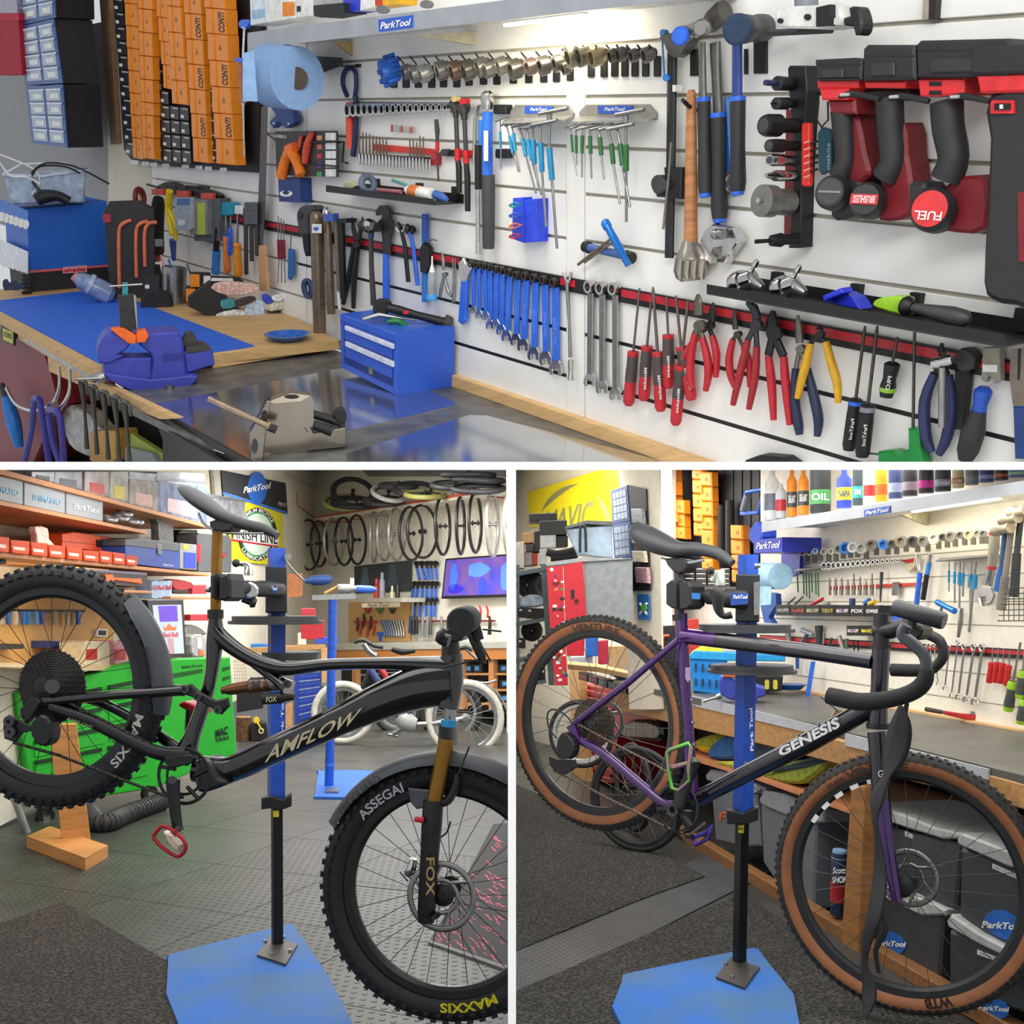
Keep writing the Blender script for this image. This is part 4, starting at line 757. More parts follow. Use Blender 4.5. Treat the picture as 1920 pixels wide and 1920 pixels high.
one('teal_pen','teal marker pen leaning in the short tray','pen',pt([(736,338),(770,350)],3,.0,pl=q),M('#4f9a98',.4)); one('red_pen','dusty red marker pen lying in the short tray','pen',pt([(708,356),(752,360)],4,.0,pl=q),M('#b06a72',.5))
def gauge(label,x,y,flip):
    t = T('pressure_gauge',label,'gauge'); q = WT.shift(.1)
    t.a('barrel',plathe(x-26,y+12,x+8,y-4,[(0,22),(.15,24),(.5,23),(.55,18),(1,16)],q,0,18),CHR); t.a('stem',plathe(x+4,y,x+26,y+16,[(0,12),(.6,11),(1,7)],q,0,12),STEEL); t.a('valve',plathe(x+2,y-10,x+16,y-36,[(0,5),(.5,3.5),(.6,6),(1,5)],q,0,10),CHR); t.done()
gauge('left chrome cylindrical gauge lying in the long tray',1404,524,0); gauge('right chrome cylindrical gauge lying in the long tray',1484,534,1)
t = T('blue_wedge','bright blue plastic wedge in the long tray','wedge'); q = WT.shift(.1); t.a('top',poly(zp(y5,(270,545),(420,480),(440,520),(280,590)),q,.03,.04,.002),M('#2536d8',.4)); t.a('rib',poly(zp(y5,(280,590),(440,520),(520,560),(580,655),(420,625)),q,.0,.05,.002),M('#2030c8',.4)); t.done()
t = T('rasp','lime green and black handled rasp in the long tray','rasp'); q = WT.shift(.09); t.a('guard',poly(cr(zp(y5,(680,605),(720,570),(830,548),(940,570),(930,690),(900,700),(700,640)),2,True),q,.03,.04,.004),M('#9ad02a',.4)); t.a('collar',plathe(*y5(930,620),*y5(1010,640),[(0,15),(.3,19),(.6,18),(1,11)],q,.03,14),BLK); t.a('handle',plathe(*y5(1010,640),*y5(1480,740),[(0,8),(.25,12),(.7,18),(.92,16),(1,6)],q,.03,14),M('#3c3c3b',.5)); t.done()
# ---- red screwdrivers and pliers
SD = [((172,480),(120,1000),(80,1440)),((265,590),(232,955),(205,1400)),((280,470),(318,1000),(345,1490)),((390,550),(405,860),(405,1300)),((468,540),(510,960),(600,1400)),((570,570),(510,1110),(465,1600))]
MILH = M('#4a3f3f',.55)
for i,(a,b,c) in enumerate(SD): driver('%s red and grey screwdriver from the left on the rail' % ORD[i],y4(*a),y4(*b),y4(*c),2.4+.3*(i % 3),11.5,M('#6d6461',.35,.7),MILR,'red and grey screwdrivers',off=.03+.012*(i in (2,5)),collar=[(.06,.32,.93,MILH),(.32,.55,.98,MILH),(0,.05,.97,MILR)],txt=('Milwaukee',WHT) if i else None)
pliers('red handled diagonal cutters with broad grey head',zp(y4,(650,530),(650,600),(650,700)),y4(655,790),[zp(y4,(625,850),(590,1050),(585,1180),(605,1300)),zp(y4,(685,890),(725,1050),(735,1180),(712,1320))],MILR,M('#6f6a60',.35,.7),8,12,.05)
pliers('red handled end nippers crossing beside the broad cutters',zp(y4,(775,600),(765,680),(760,760)),y4(735,790),[zp(y4,(665,850),(560,1000),(485,1125)),zp(y4,(765,870),(800,1020),(795,1210))],MILR,M('#34332f',.35,.6),7.5,9,.035)
pliers('red handled long nose pliers left of the pump pliers',zp(y4,(945,645),(950,740),(955,820)),y4(965,860),[zp(y4,(935,900),(905,1050),(915,1180),(950,1290)),zp(y4,(1020,960),(1070,1100),(1075,1290))],MILR,DST,7.5,7,.025)
pliers('red handled water pump pliers with long dark jaw',zp(y4,(1045,600),(1110,650),(1130,740)),y4(1120,780),[zp(y4,(1060,900),(1000,1150),(935,1435)),zp(y4,(1130,960),(1115,1200),(1065,1470))],M('#9c2028',.45),M('#3f4145',.4,.5),8,11,.05)
pliers('red handled gripping pliers with heavy black head',zp(y4,(1265,665),(1255,760),(1265,860)),y4(1265,850),[zp(y4,(1225,1030),(1250,1250),(1268,1560)),zp(y4,(1350,1040),(1365,1250),(1398,1600))],MILR,BLK,8.5,16,.04)
pliers('long nose pliers with navy and black handles',zp(y4,(1465,700),(1470,800),(1480,930)),y4(1480,980),[zp(y4,(1450,1140),(1440,1400),(1470,1600),(1480,1680)),zp(y4,(1540,1140),(1600,1380),(1635,1560),(1625,1690))],M('#1f2b4a',.45),M('#77746c',.35,.7),9.5,9,.03)
pliers('yellow and black spring cutters',zp(y4,(1640,780),(1640,820)),y4(1640,860),[zp(y4,(1570,930),(1540,1060),(1500,1220),(1462,1380)),[y5(300,920),y5(340,1080),y5(390,1250),y5(400,1420)]],M('#d6a21c',.45),BLK,8.5,8,.055)
driver('black screwdriver with blue collar beside its grey collared twin',y5(620,790),y5(545,1380),y5(485,1805),3.2,13,DST,BLK,collar=[(.06,.13,1.04,BLUH)],txt=('ParkTool',WHT),prof=[(0,.6),(.03,1),(.2,.95),(.3,1),(.9,1),(1,.8)])
driver('black screwdriver with grey collar',y5(720,790),y5(645,1425),y5(595,1860),3.4,14,DST,BLK,off=.055,collar=[(.06,.15,1.04,GRY)],txt=('ParkTool',WHT),prof=[(0,.6),(.03,1),(.2,.95),(.3,1),(.9,1),(1,.8)])
driver('stubby black screwdriver with lime band',y5(885,880),y5(845,1090),y5(792,1370),3,15,DST,BLK,collar=[(.72,.84,1.02,M('#8fc43a',.4))],txt=('PRO',WHT),prof=[(0,.7),(.05,1),(.3,.9),(.45,.8),(.7,1),(1,.8)])
t = T('tee_hex_key','long hex key with green P-shaped handle','hex key'); t.a('shaft',pt(zp(y5,(1025,840),(1012,1640)),3,.03),DST); t.a('handle',poly(clip(zp(y5,(965,1630),(1055,1630),(1062,1790),(1095,1925),(720,1925),(718,1820),(850,1808),(920,1830),(968,1800))),WT,.045,.035,.005),M('#14883a',.3)); t.a('tip',pt(zp(y5,(640,1832),(722,1840)),2.2,.03),STEEL); t.done()
pliers('navy pliers with bowed handles behind the tee hammer',zp(y5,(1250,930),(1240,1000)),y5(1245,1080),[zp(y5,(1190,1180),(1110,1400),(1115,1680),(1165,1825)),zp(y5,(1300,1190),(1325,1450),(1290,1700),(1225,1840))],M('#2a315c',.4),BLK,11,9,.03)
t = T('tee_hammer','small chrome tee hammer hanging over the navy pliers','hammer'); t.a('head',plathe(*y5(1180,1100),*y5(1340,1060),[(0,10),(.3,11),(.4,9),(.8,12),(1,9)],WT,.08,14),CHR); t.a('shaft',pt(zp(y5,(1252,1130),(1248,1620)),7,.075),STEEL); t.done()
t = T('half_round_file','wide black ridged file near the right edge','file'); t.a('body',poly(zp(y5,(1350,1150),(1470,1150),(1420,1640),(1330,1640)),WT,.03,.02,.003),BLK); t.a('clamp',poly(cr(zp(y5,(1370,1000),(1450,975),(1510,1050),(1480,1150),(1370,1150)),2,True),WT,.045,.03,.004),DGR); t.done()
t = T('scraper','scraper with bulbous blue neck and black grip','scraper'); t.a('blade_guard',poly(zp(y5,(1580,970),(1720,965),(1725,1230),(1680,1260),(1630,1190),(1600,1250),(1565,1230)),WT,.04,.02,.002),M('#8d8878',.5)); t.a('label_card',poly(zp(y5,(1580,1105),(1700,1110),(1700,1170),(1580,1165)),WT,.042,.002),WHT); t.a('neck',plathe(*y5(1595,1290),*y5(1550,1490),[(0,10),(.15,17),(.4,16),(.7,13),(1,14)],WT,.04,14),M('#2350b4',.35)); t.a('grip',plathe(*y5(1550,1490),*y5(1440,1890),[(0,14),(.4,22),(.8,20),(1,13)],WT,.045,14),GRIP); t.done()
t = T('hand_saw','grey steel saw blade with blue grip cut by the right edge','saw'); t.a('blade',poly(zp(y5,(1800,1220),(1815,980),(1990,960),(1990,1450),(1830,1450)),WT,.03,.004),M('#7d7368',.4,.5)); t.a('grip',poly(zp(y5,(1825,1450),(1990,1450),(1990,1880),(1840,1880)),WT,.035,.02,.004),M('#1c3c78',.45)); t.a('slot',poly(zp(y5,(1870,980),(1890,980),(1880,1230),(1865,1230)),WT,.032,.003),BLK); t.done()
one('pouch_rim','black rounded pouch top rising at the lower edge of the bench wall','pouch',cpoly([(1385,878),(1400,862),(1425,853),(1470,857),(1500,878)],WT,.05,.04),BLK)
# ---- hammers and clamp
t = T('bar_clamp','long black bar clamp hanging at the left of the hammers','clamp'); t.a('bar',pt(zp(z4,(265,400),(258,1000),(240,2110)),[13,12.5,12],.03,rn=.45),M('#202022',.45)); t.a('head',poly(cr(zp(z4,(150,310),(200,275),(350,265),(400,300),(350,400),(280,470),(220,430),(190,360)),2,True),WT,.06,.04,.004),M('#5f5d59',.4,.4)); t.a('slider',poly(zp(z4,(190,1370),(340,1370),(330,1630),(130,1610),(120,1560),(200,1480)),WT,.06,.05,.004),BLK); t.a('knob',poly(cr(zp(z4,(80,1500),(110,1440),(160,1440),(230,1520),(160,1580),(110,1580)),2,True),WT,.075,.03,.004),DGR); t.a('blue_pin',join(poly(circ(*z4(178,270),4,8,7),WT,.05,.02),poly(circ(*z4(205,635),5,8,7),WT,.05,.02),pt(zp(z4,(180,290),(200,620)),1.8,.04)),SKY); t.a('brand_mark',poly(zp(z4,(265,695),(285,695),(285,750),(265,750)),WT,.055,.03),WHT); t.done()
one('thin_rod','thin steel rod hanging in front of the bar clamp','rod',pt(zp(z4,(255,1165),(240,1400),(190,1875)),2.5,.09),M('#8d847a',.3,.8))
t = T('fist_hammer','upside down club with wooden handle and metal fist head','hammer'); t.a('handle',plathe(*z4(420,735),*z4(415,1990),[(0,6),(.03,9),(.3,10.5),(.7,12),(1,13)],WT,.06,14),M('#b57a4b',.5,var=.2,sc=6,kind='wood')); t.a('fist',plathe(*y4(580,90),*y4(600,420),[(0,14),(.15,18),(.4,29),(.7,34),(.9,30),(1,20)],WT,.06,14),M('#9a948a',.3,.8))
for i,x in enumerate((500,560,620,680)): t.a('finger',pt(zp(y4,(x+10,250),(x,340),(x+5,410)),[7,8,5],.13,2),M('#a39d92',.3,.8))
t.done()
one('wall_hook','black hook holding the wooden club','hook',tube([WT.h(*z4(460,900),.02),WT.h(*z4(400,870),.08),WT.h(*z4(350,820),.12)],.006),BLK)
def hammer(label,head,shaft,grip,rs,rg,ms,mg,mb,off,name='hammer',face=None,prof=None):
    t = T(name,label,'hammer'); (hx,hy),(hx2,hy2),r = head
    A,Bq = WT.h(hx,hy,off+.13),WT.h(hx2,hy2,off-.05); R = r*A.y/F; t.a('head',lathe(A,Bq,prof and [(a,b*R) for a,b in prof] or [(0,R*.8),(.05,R),(.3,R),(.4,R*.75),(.6,R*.8),(.7,R),(1,R)],16),mb)
    if face: t.a('face',lathe(A+(A-Bq)*.12,A,[(0,R*.85),(.2,R*1.08),(1,R*1.08)],18),face)
    t.a('shaft',pt(shaft,rs,off,rn=.6),ms); t.a('grip',plathe(*grip[0],*grip[1],[(0,rg*.85),(.05,rg),(.5,rg*.92),(.9,rg*1.05),(1,rg*.9)],WT,off,14),mg)
    t.a('collar',plathe(*grip[0],grip[0][0],grip[0][1]+9,[(0,rg*1.02),(1,rg*1.02)],WT,off,14),BLUH); t.a('end_cap',plathe(*grip[1],grip[1][0]+1,grip[1][1]+8,[(0,rg*.9),(1,rg*.7)],WT,off,12),BLUH); t.done()
hammer('first steel hammer with blue face and grey grip',(z4(340,290),z4(470,240),15),zp(z4,(505,350),(515,800)),(z4(520,795),z4(535,1580)),[9,9],13,M('#77756f',.4,.6),M('#2b2c2e',.6),CHR,.05,face=BLUH)
hammer('second steel hammer with long dark grip',(z4(490,230),z4(620,190),15),zp(z4,(615,350),(640,930)),(z4(640,925),z4(650,1790)),[13,11],15,M('#6c6a64',.4,.6),M('#28292b',.6),STEEL,.03)
hammer('blue headed mallet with blue and black handle',(z4(810,240),z4(1010,230),25),zp(z4,(795,350),(795,800)),(z4(800,790),z4(800,1565)),[12,12],15,M('#28458e',.45),M('#26272b',.6),M('#3a3b3d',.5),.07,'mallet',face=M('#1d3550',.7,bump=.4,sc=200))
one('stubby_mallet','dark round stubby mallet behind the hammers under the shelf','mallet',plathe(*z4(560,190),*z4(700,90),[(0,14),(.2,18),(.8,22),(1,20)],WT,.05,14),M('#4c4842',.5))
t = T('box_spanner','pale blue flat ring spanner behind the mallet','spanner'); t.a('shaft',poly(zp(z4,(695,790),(740,800),(735,1200),(790,1480),(735,1490),(728,1250)),WT,.02,.006,.001),M('#5b86bc',.4)); t.a('ring',ring(WT.h(*z4(745,1500),.02),WT.N,.022,.007,14,6),STEEL); t.a('back_bar',poly(zp(z4,(690,800),(725,790),(720,1400),(690,1400)),WT,.012,.006),BLUH); t.done()
for i,(x0,x1,a,b) in enumerate(((405,462,400,622),(845,870,400,608),(925,1030,330,602))): one('slat_hook','%s black hook plate behind the hammers' % ORD[i],'hook',poly(zp(z4,(x0,a),(x1,a),(x1,b),(x0,b)),WT,.008,.008,.002),BLK,'hook plates behind the hammers')
t = T('adjustable_wrench','large chrome adjustable wrench below the second hammer grip','wrench'); t.a('jaw',poly(zp(y4,(690,20),(760,-40),(930,-20),(985,100),(960,120),(900,210),(860,290),(830,260),(840,150),(770,160),(740,280),(690,250),(650,130)),WT,.05,.03,.004),CHR); t.a('worm',plathe(*y4(780,40),*y4(860,40),[(0,9),(.2,10),(.4,8),(.6,10),(1,9)],WT,.075,10),STEEL); t.done()
# ---- impact socket bar
t = T('socket_bar','upright black magnetic bar holding impact sockets','rail'); t.a('bar',poly([(1476,128),(1480,123),(1510,123),(1513,170),(1504,300),(1500,465),(1478,465),(1490,300),(1478,170)],WT,.05,.05,.003),BLK); t.a('red_strip',poly([(1474,205),(1490,205),(1490,420),(1470,440)],WT,.03,.02),M('#7a2420',.5)); t.done()
im = [((1436,155),(1485,158),[(0,5),(.4,5),(.42,13),(1,12)],BLK,'blue tipped black impact bit'),((1446,194),(1488,194),[(0,2),(.2,2),(.22,11),(.7,11),(.8,8),(1,8)],BLK,'black chuck adapter'),((1432,235),(1492,236),[(0,17),(.1,20),(.45,20),(.5,13),(1,13)],BLK,'large notched black socket'),((1442,273),(1492,274),[(0,11),(.2,12),(.5,12),(.55,9),(1,9)],BLK,'plain black impact socket'),((1443,300),(1488,302),[(0,9),(.1,11),(.5,11),(.55,10),(1,10)],CHR,'chrome socket'),((1436,329),(1488,330),[(0,4),(.25,7),(.3,10),(1,10)],CHR,'chrome hex bit socket'),((1424,376),(1484,380),[(0,3),(.05,3),(.06,29),(.4,29),(.42,24),(.9,24),(1,20)],M('#7f7e7a',.4,.6),'broad grey hole saw disc'),((1416,453),(1496,448),[(0,4),(.35,3.5),(.36,10),(.6,13),(.7,9),(1,12)],BLK,'black ball joint adapter')]
for i,(a,b,pr,m,l) in enumerate(im):
    t = T('impact_socket',l+' sticking out from the upright socket bar','socket'); sA,sB = WT.h(*a,.17),WT.h(*b,.055); t.a('body',lathe(sA,sB,[(k,r*sA.y/F) for k,r in pr],16),m)
    if i in (2,3,4): t.a('bore',lathe(sA-(sB-sA)*.01,sA+(sB-sA)*.03,[(0,pr[0][1]*.75*sA.y/F),(1,pr[0][1]*.75*sA.y/F)],12),DGR)
    if i == 0: t.a('tip',lathe(sA-(sB-sA)*.02,sA+(sB-sA)*.36,[(0,5.2*sA.y/F),(1,5.4*sA.y/F)],10),NAVY)
    if i == 6: t.a('arbor',lathe(sA-(sB-sA)*.05,sA+(sB-sA)*.03,[(0,5*sA.y/F),(1,5*sA.y/F)],8),CHR)
    t.done()
t = T('hex_key_holder','red hex key holder hanging on a black cord','hex keys'); t.a('holder',poly(rr(1502,230,1517,350,5),WT,.07,.015,.003),M('#e0362c',.4)); t.a('cord',pt([(1512,188),(1508,230)],1.2,.07),BLK); t.a('key_tips',join(*[pt([(1508,268+i*13),(1518,264+i*13)],1.6,.085) for i in range(6)]),M('#e9a79c',.4)); t.done()
t = T('hex_key_holder','teal hex bit holder on a black loop','hex keys'); t.a('holder',poly([(1532,250),(1540,238),(1552,242),(1558,255),(1558,318),(1540,328),(1534,320)],WT,.07,.015,.003),M('#17414e',.4)); t.a('loop',pt([(1535,190),(1532,225),(1540,238),(1553,225),(1552,190)],1.8,.07),BLK); t.a('lettering',textf('makita',lambda u,v: WT.h(1550+v*6,318-u*50,.072),.0),M('#8fb0b4',.4))
for i in range(5): t.a('bit',pt([(1533,265+i*13),(1517,271+i*13)],2,.065),BLK)
t.done()
# ---- white clamp at the top
t = T('shelf_clamp','white aluminium clamp with black star knob under the shelf','clamp'); CW2 = M('#d6d5d0',.35)
t.a('body',poly([(1452,20),(1478,12),(1560,8),(1562,46),(1530,54),(1456,52)],WT,.16,.1,.005),CW2); t.a('jaw',poly([(1530,14),(1556,8),(1556,48),(1530,50)],WT,.17,.02),BLK); t.a('post',plathe(1512,-14,1512,16,[(0,22),(1,22)],WT,.1,16),GRY); t.a('roller',plathe(1440,62,1560,56,[(0,6),(1,6)],WT,.08),DGR); t.a('bolt',join(poly(circ(1462,39,5,10),WT,.165,.01),poly(circ(1513,32,6,10),WT,.165,.01)),BLK)
t.a('arm',plathe(1560,28,1590,38,[(0,20),(.5,22),(1,5)],WT,.12,14),CW2); t.a('star_knob',poly(cr([(1590,15),(1605,12),(1612,25),(1616,45),(1612,62),(1602,66),(1598,50),(1582,48),(1580,34),(1592,30)],2,True),WT,.16,.04,.005),BLK); t.done()
t = T('post_bracket','dark upright post end between the boards at the top right','post'); t.a('post',poly([(1742,-10),(1756,-10),(1753,36),(1741,36)],WT,.02,.03),M('#231f1d',.5)); t.a('edge',poly([(1731,-10),(1742,-10),(1741,36),(1729,36)],WT,.02,.03),M('#a89a86',.5)); t.done()
# ---- impact drills
def drill(label,bat,batd,reds,neck,handle,body,motor,cap,dep=.11,off=.13,extra=()):
    t = T('impact_driver',label,'power drill'); k = t.a('battery',poly(bat,WT,off+.03,batd,.006),M('#202022',.55))
    t.a('battery_clip',poly([lerp2([bat[0],bat[1],bat[2],bat[3]] if len(bat) == 4 else quad(min(p[0] for p in bat),min(p[1] for p in bat),max(p[0] for p in bat),max(p[1] for p in bat)),u,v) for u,v in ((.15,.5),(.6,.48),(.6,.85),(.15,.88))],WT,off+.036,.02,.003),M('#2c2c2e',.5),k)
    bq = quad(min(p[0] for p in bat)+4,min(p[1] for p in bat),max(p[0] for p in bat)-4,max(p[1] for p in bat))
    for v0 in (.3,.93): t.a('battery_rib',poly(subq(bq,0,v0-.025,1,v0+.02),WT,off+.0315,.003),M('#1b1b1d',.6),k)
    for r in reds: t.a('red_base',poly(r,WT,off+.015,dep,.004),M('#cf2b30',.42))
    if neck: t.a('neck',poly(neck,WT,off-.01,dep*.7,.006),M('#7a1c22',.5))
    t.a('handle',pt([h[:2] for h in handle],[h[2] for h in handle],off-.04,3,12,rn=1.0),M('#272729',.6))
    for b,m in body: t.a('housing',poly(cr(b,2,True),WT,off-.04,dep*.7,.008),m)
    if motor:
        mx,my,r = motor; p0 = WT.h(mx,my,off); R = r*p0.y/F; ax = ((C-p0).normalized()*.9-WT.U*.22+upT*.05).normalized(); t.a('motor_end',lathe(p0-ax*.1,p0+ax*.035,[(0,R*.85),(.4,R),(.85,R),(1,R*.82)],24),M('#29292b',.55))
        if cap:
            cc,cm,s = cap; c1 = p0+ax*.037; u = ax.cross(upT).normalized()*-1; v = (upT-ax*upT.dot(ax)).normalized()
            if cc: t.a('badge',lathe(p0+ax*.033,p0+ax*.0375,[(0,R*cc),(1,R*cc)],24),cm)
            if cc == 0: t.a('badge',bx(c1,u,v,ax,R*1.55,R*.55,.004),cm)
            if s: t.a('lettering',textf(s[0],lambda a,b: c1+ax*.0035+u*(R*.62*(1-2*a))*s[1]+v*(R*.2*(2*b-1)-R*s[2]),.02),M('#f0d6d4',.5))
            else: t.a('ridge',bx(c1,u,v,ax,R*1.3,R*.12,.006),GRY)
    for e in extra: t.a(*e)
    t.done()
DRD = M('#74161d',.5); DGK = M('#2f2f31',.55)
drill('smallest red and black impact driver hanging upside down',[(1526,112),(1600,108),(1616,112),(1614,150),(1530,152)],.13,[[(1530,150),(1610,148),(1608,165),(1532,166)],[(1535,166),(1590,164),(1586,187),(1540,188)]],[(1550,186),(1602,186),(1604,214),(1556,214)],[(1580,205,23),(1583,250,21),(1585,300,19),(1575,330,22)],[([(1588,230),(1606,215),(1622,290),(1630,320),(1622,336),(1590,345)],DRD),([(1560,335),(1600,330),(1615,350),(1610,395),(1580,412),(1556,405)],DGK)],(1562,362,31),(.72,DGR,None))
drill('second impact driver with red brushless band',[(1617,92),(1625,84),(1714,84),(1716,150),(1616,152)],.14,[[(1619,151),(1698,151),(1695,166),(1621,165)]],None,[(1667,185,26),(1670,240,25),(1674,300,24),(1660,332,26)],[([(1622,166),(1698,166),(1694,188),(1622,186)],DGK),([(1692,230),(1700,290),(1708,340),(1706,402),(1660,415),(1640,400),(1655,340)],DRD)],(1627,376,32),(0,M('#c9262e',.45),('BRUSHLESS',1,0)))
drill('third and largest impact wrench with round red badge',[(1716,84),(1724,76),(1890,72),(1897,84),(1896,120),(1812,146),(1718,146)],.12,[[(1719,147),(1808,146),(1806,178),(1724,182)]],None,[(1775,190,30),(1778,240,29),(1788,295,28),(1775,335,30)],[([(1770,350),(1810,330),(1848,340),(1848,428),(1790,436),(1760,420)],DRD),([(1700,345),(1722,342),(1735,352),(1720,420),(1706,400)],DGK)],(1750,394,40),(.8,M('#cf2229',.45),('FUEL',1,.3)),extra=[('slot',poly(quad(1742,153,1764,161),WT,.147,.004),BLK),('slot',poly(quad(1742,170,1764,178),WT,.147,.004),BLK)])
t = T('impact_driver','long black right angle drill cut by the right edge','power drill'); t.a('battery',poly([(1818,96),(1840,86),(1990,80),(1990,137),(1820,140)],WT,.17,.12,.005),M('#202022',.55)); t.a('red_base',poly([(1829,139),(1990,133),(1990,168),(1900,174),(1836,175)],WT,.16,.11,.005),M('#cf2b30',.42))
t.a('body',poly(cr([(1852,178),(1990,172),(1990,560),(1900,572),(1856,562),(1840,530),(1846,400),(1852,260)],2,True),WT,.15,.1,.012),M('#252527',.58)); t.a('switch_frame',poly(quad(1857,188,1901,213),WT,.156,.01),M('#cf2b30',.42)); t.a('switch',poly(quad(1864,194,1893,206),WT,.16,.01),BLK); t.a('dial',poly(quad(1874,196,1880,204),WT,.162,.003),WHT); t.a('red_side',poly([(1908,360),(1990,350),(1990,500),(1910,490)],WT,.156,.01),DRD); t.done()
for i,(x,y) in enumerate(((1600,182),(1692,186),(1806,186))):
    t = T('drill_hook','%s padded black hook between the power drills' % ORD[i],'hook'); t.a('arm',pt([(x-26,y),(x,y-6),(x+50,y+4)],[4,6,5],.2,3),BLK); t.a('cap',pt([(x-24,y-4),(x-8,y-5)],3,.225),M('#a8a8a6',.4)); t.done()
# ================================================================ wheels
def axes(ax):
    ax = V(ax).normalized(); u = ax.cross(V((0,0,1)))
    if u.length < .05: u = ax.cross(V((1,0,0)))
    u.normalize(); return ax,u,u.cross(ax)
def shell(c,ax,R,r,a0,a1,n=72,m=8,rb=None):            # strip of a tyre between two section angles (0 = outwards)
    ax,u,q = axes(ax); v = []; f = []; rb = rb or r
    for i in range(n):
        a = 2*math.pi*i/n; e = u*math.cos(a)+q*math.sin(a)
        for j in range(m+1):
            b = a0+(a1-a0)*j/m; v.append(c+e*(R+r*math.cos(b))+ax*(rb*math.sin(b)))
    for i in range(n):
        for j in range(m): f.append((i*(m+1)+j,i*(m+1)+j+1,((i+1) % n)*(m+1)+j+1,((i+1) % n)*(m+1)+j))
    return (v,f,True)
def band_ring(c,ax,R0,R1,w,n=72):                          # flat-sided rim
    ax,u,q = axes(ax); v = []; f = []
    for i in range(n):
        a = 2*math.pi*i/n; e = u*math.cos(a)+q*math.sin(a)
        for r,s in ((R1,-w),(R1,w),(R0+(R1-R0)*.25,w*.8),(R0,w*.35),(R0,-w*.35),(R0+(R1-R0)*.25,-w*.8)): v.append(c+e*r+ax*s)
    for i in range(n):
        for j in range(6): f.append((i*6+j,i*6+(j+1) % 6,((i+1) % n)*6+(j+1) % 6,((i+1) % n)*6+j))
    return (v,f,False)
def bike_wheel(t,part,c,ax,R,tw,mside,mtread,mrim,rimd,nsp,mspoke,kn,kw,kh,hubw=.05,rotor=None,rotside=1,knrows=(-1.2,-.45,.45,1.2),mhub=None,rs=.001):
    ax,u,q = axes(ax); Rc = R-tw
    k = t.a(part,band_ring(c,ax,Rc-tw*.8-rimd,Rc-tw*.55,.015),mrim)
    t.a('tyre',shell(c,ax,Rc,tw,-2.5,2.5,80,14),mside,k)
    t.a('tread_base',shell(c,ax,Rc,tw*1.02,-1.35,1.35,80,8),mtread,k)
    gs = []
    for i in range(kn):
        for ri,b in enumerate(knrows):
            a = 2*math.pi*(i+(.5 if ri % 2 else 0))/kn; e = u*math.cos(a)+q*math.sin(a); tg = -u*math.sin(a)+q*math.cos(a)
            nn = e*math.cos(b)+ax*math.sin(b); w = nn.cross(tg)
            gs.append(bx(c+e*Rc+nn*(tw+kh*.4),tg,w,nn,kw,kw*.9,kh))
    if gs: t.a('tread_knobs',join(*gs),mtread,k,True)
    rr0 = Rc-tw*.8-rimd
    for i in range(nsp):
        a = 2*math.pi*i/nsp; s = 1 if i % 2 else -1; tw_ = (.42 if (i//2) % 2 else -.42)
        e = u*math.cos(a)+q*math.sin(a); e2 = u*math.cos(a+tw_*1.6)+q*math.sin(a+tw_*1.6)
        t.a('spoke',tube([c+e*rr0+ax*s*.003,c+e2*.028+ax*s*hubw*.55],rs,n=4),mspoke,k)
    mh = mhub or BLK
    t.a('hub',lathe(c-ax*hubw,c+ax*hubw,[(0,.012),(.05,.03),(.14,.03),(.2,.016),(.8,.016),(.86,.03),(.95,.03),(1,.012)],18),mh,k)
    if rotor:
        cr_ = c+ax*rotside*hubw*1.15; t.a('brake_rotor',join(ring(cr_,ax,rotor*.9,.008,44,6,.001),ring(cr_,ax,rotor*.45,.006,30,6,.001),*[tube([cr_+(u*math.cos(b)+q*math.sin(b))*rotor*.45,cr_+(u*math.cos(b+.5)+q*math.sin(b+.5))*rotor*.84],.004,n=4) for b in [i*1.047 for i in range(6)]]),STEEL,k)
    return k,ax,u,q
def tyre_text(t,s,c,ax,R,a0,a1,h,m,side,k,flip=False,bold=.02,shear=0):   # lettering along a tyre wall, angles in radians, seen from the camera side
    ax,u,q = axes(ax)
    if ax.dot(C-c) < 0: sgn = -1
    else: sgn = 1
    def fn(x,y):
        a = a0+(a1-a0)*x; r = R+h*(.5-y) if not flip else R-h*(.5-y)
        right = V((1,0,0)); right = (right-ax*right.dot(ax)).normalized(); upv = (V((0,0,1))-ax*ax.z).normalized()
        return c+(right*math.cos(a)+upv*math.sin(a))*r+ax*(sgn*side)
    return t.a('lettering',textf(s,fn,bold,shear),m,k)
def faced(c,ratio,side=1):            # axle direction for a round thing seen as an ellipse of this width ratio
    v = (C-c); v.z = 0; v.normalize(); r = V((0,0,1)).cross(v); ph = math.acos(max(0,min(1,ratio)))
    return v*math.cos(ph)+r*math.sin(ph)*side
def faced_flat(c,ratio,roll=0):
    v = (C-c).normalized(); upv = V((0,0,1)); ph = math.asin(max(-1,min(1,ratio)))
    return (upv*math.cos(ph)+v*math.sin(ph)+V((1,0,0))*roll).normalized()
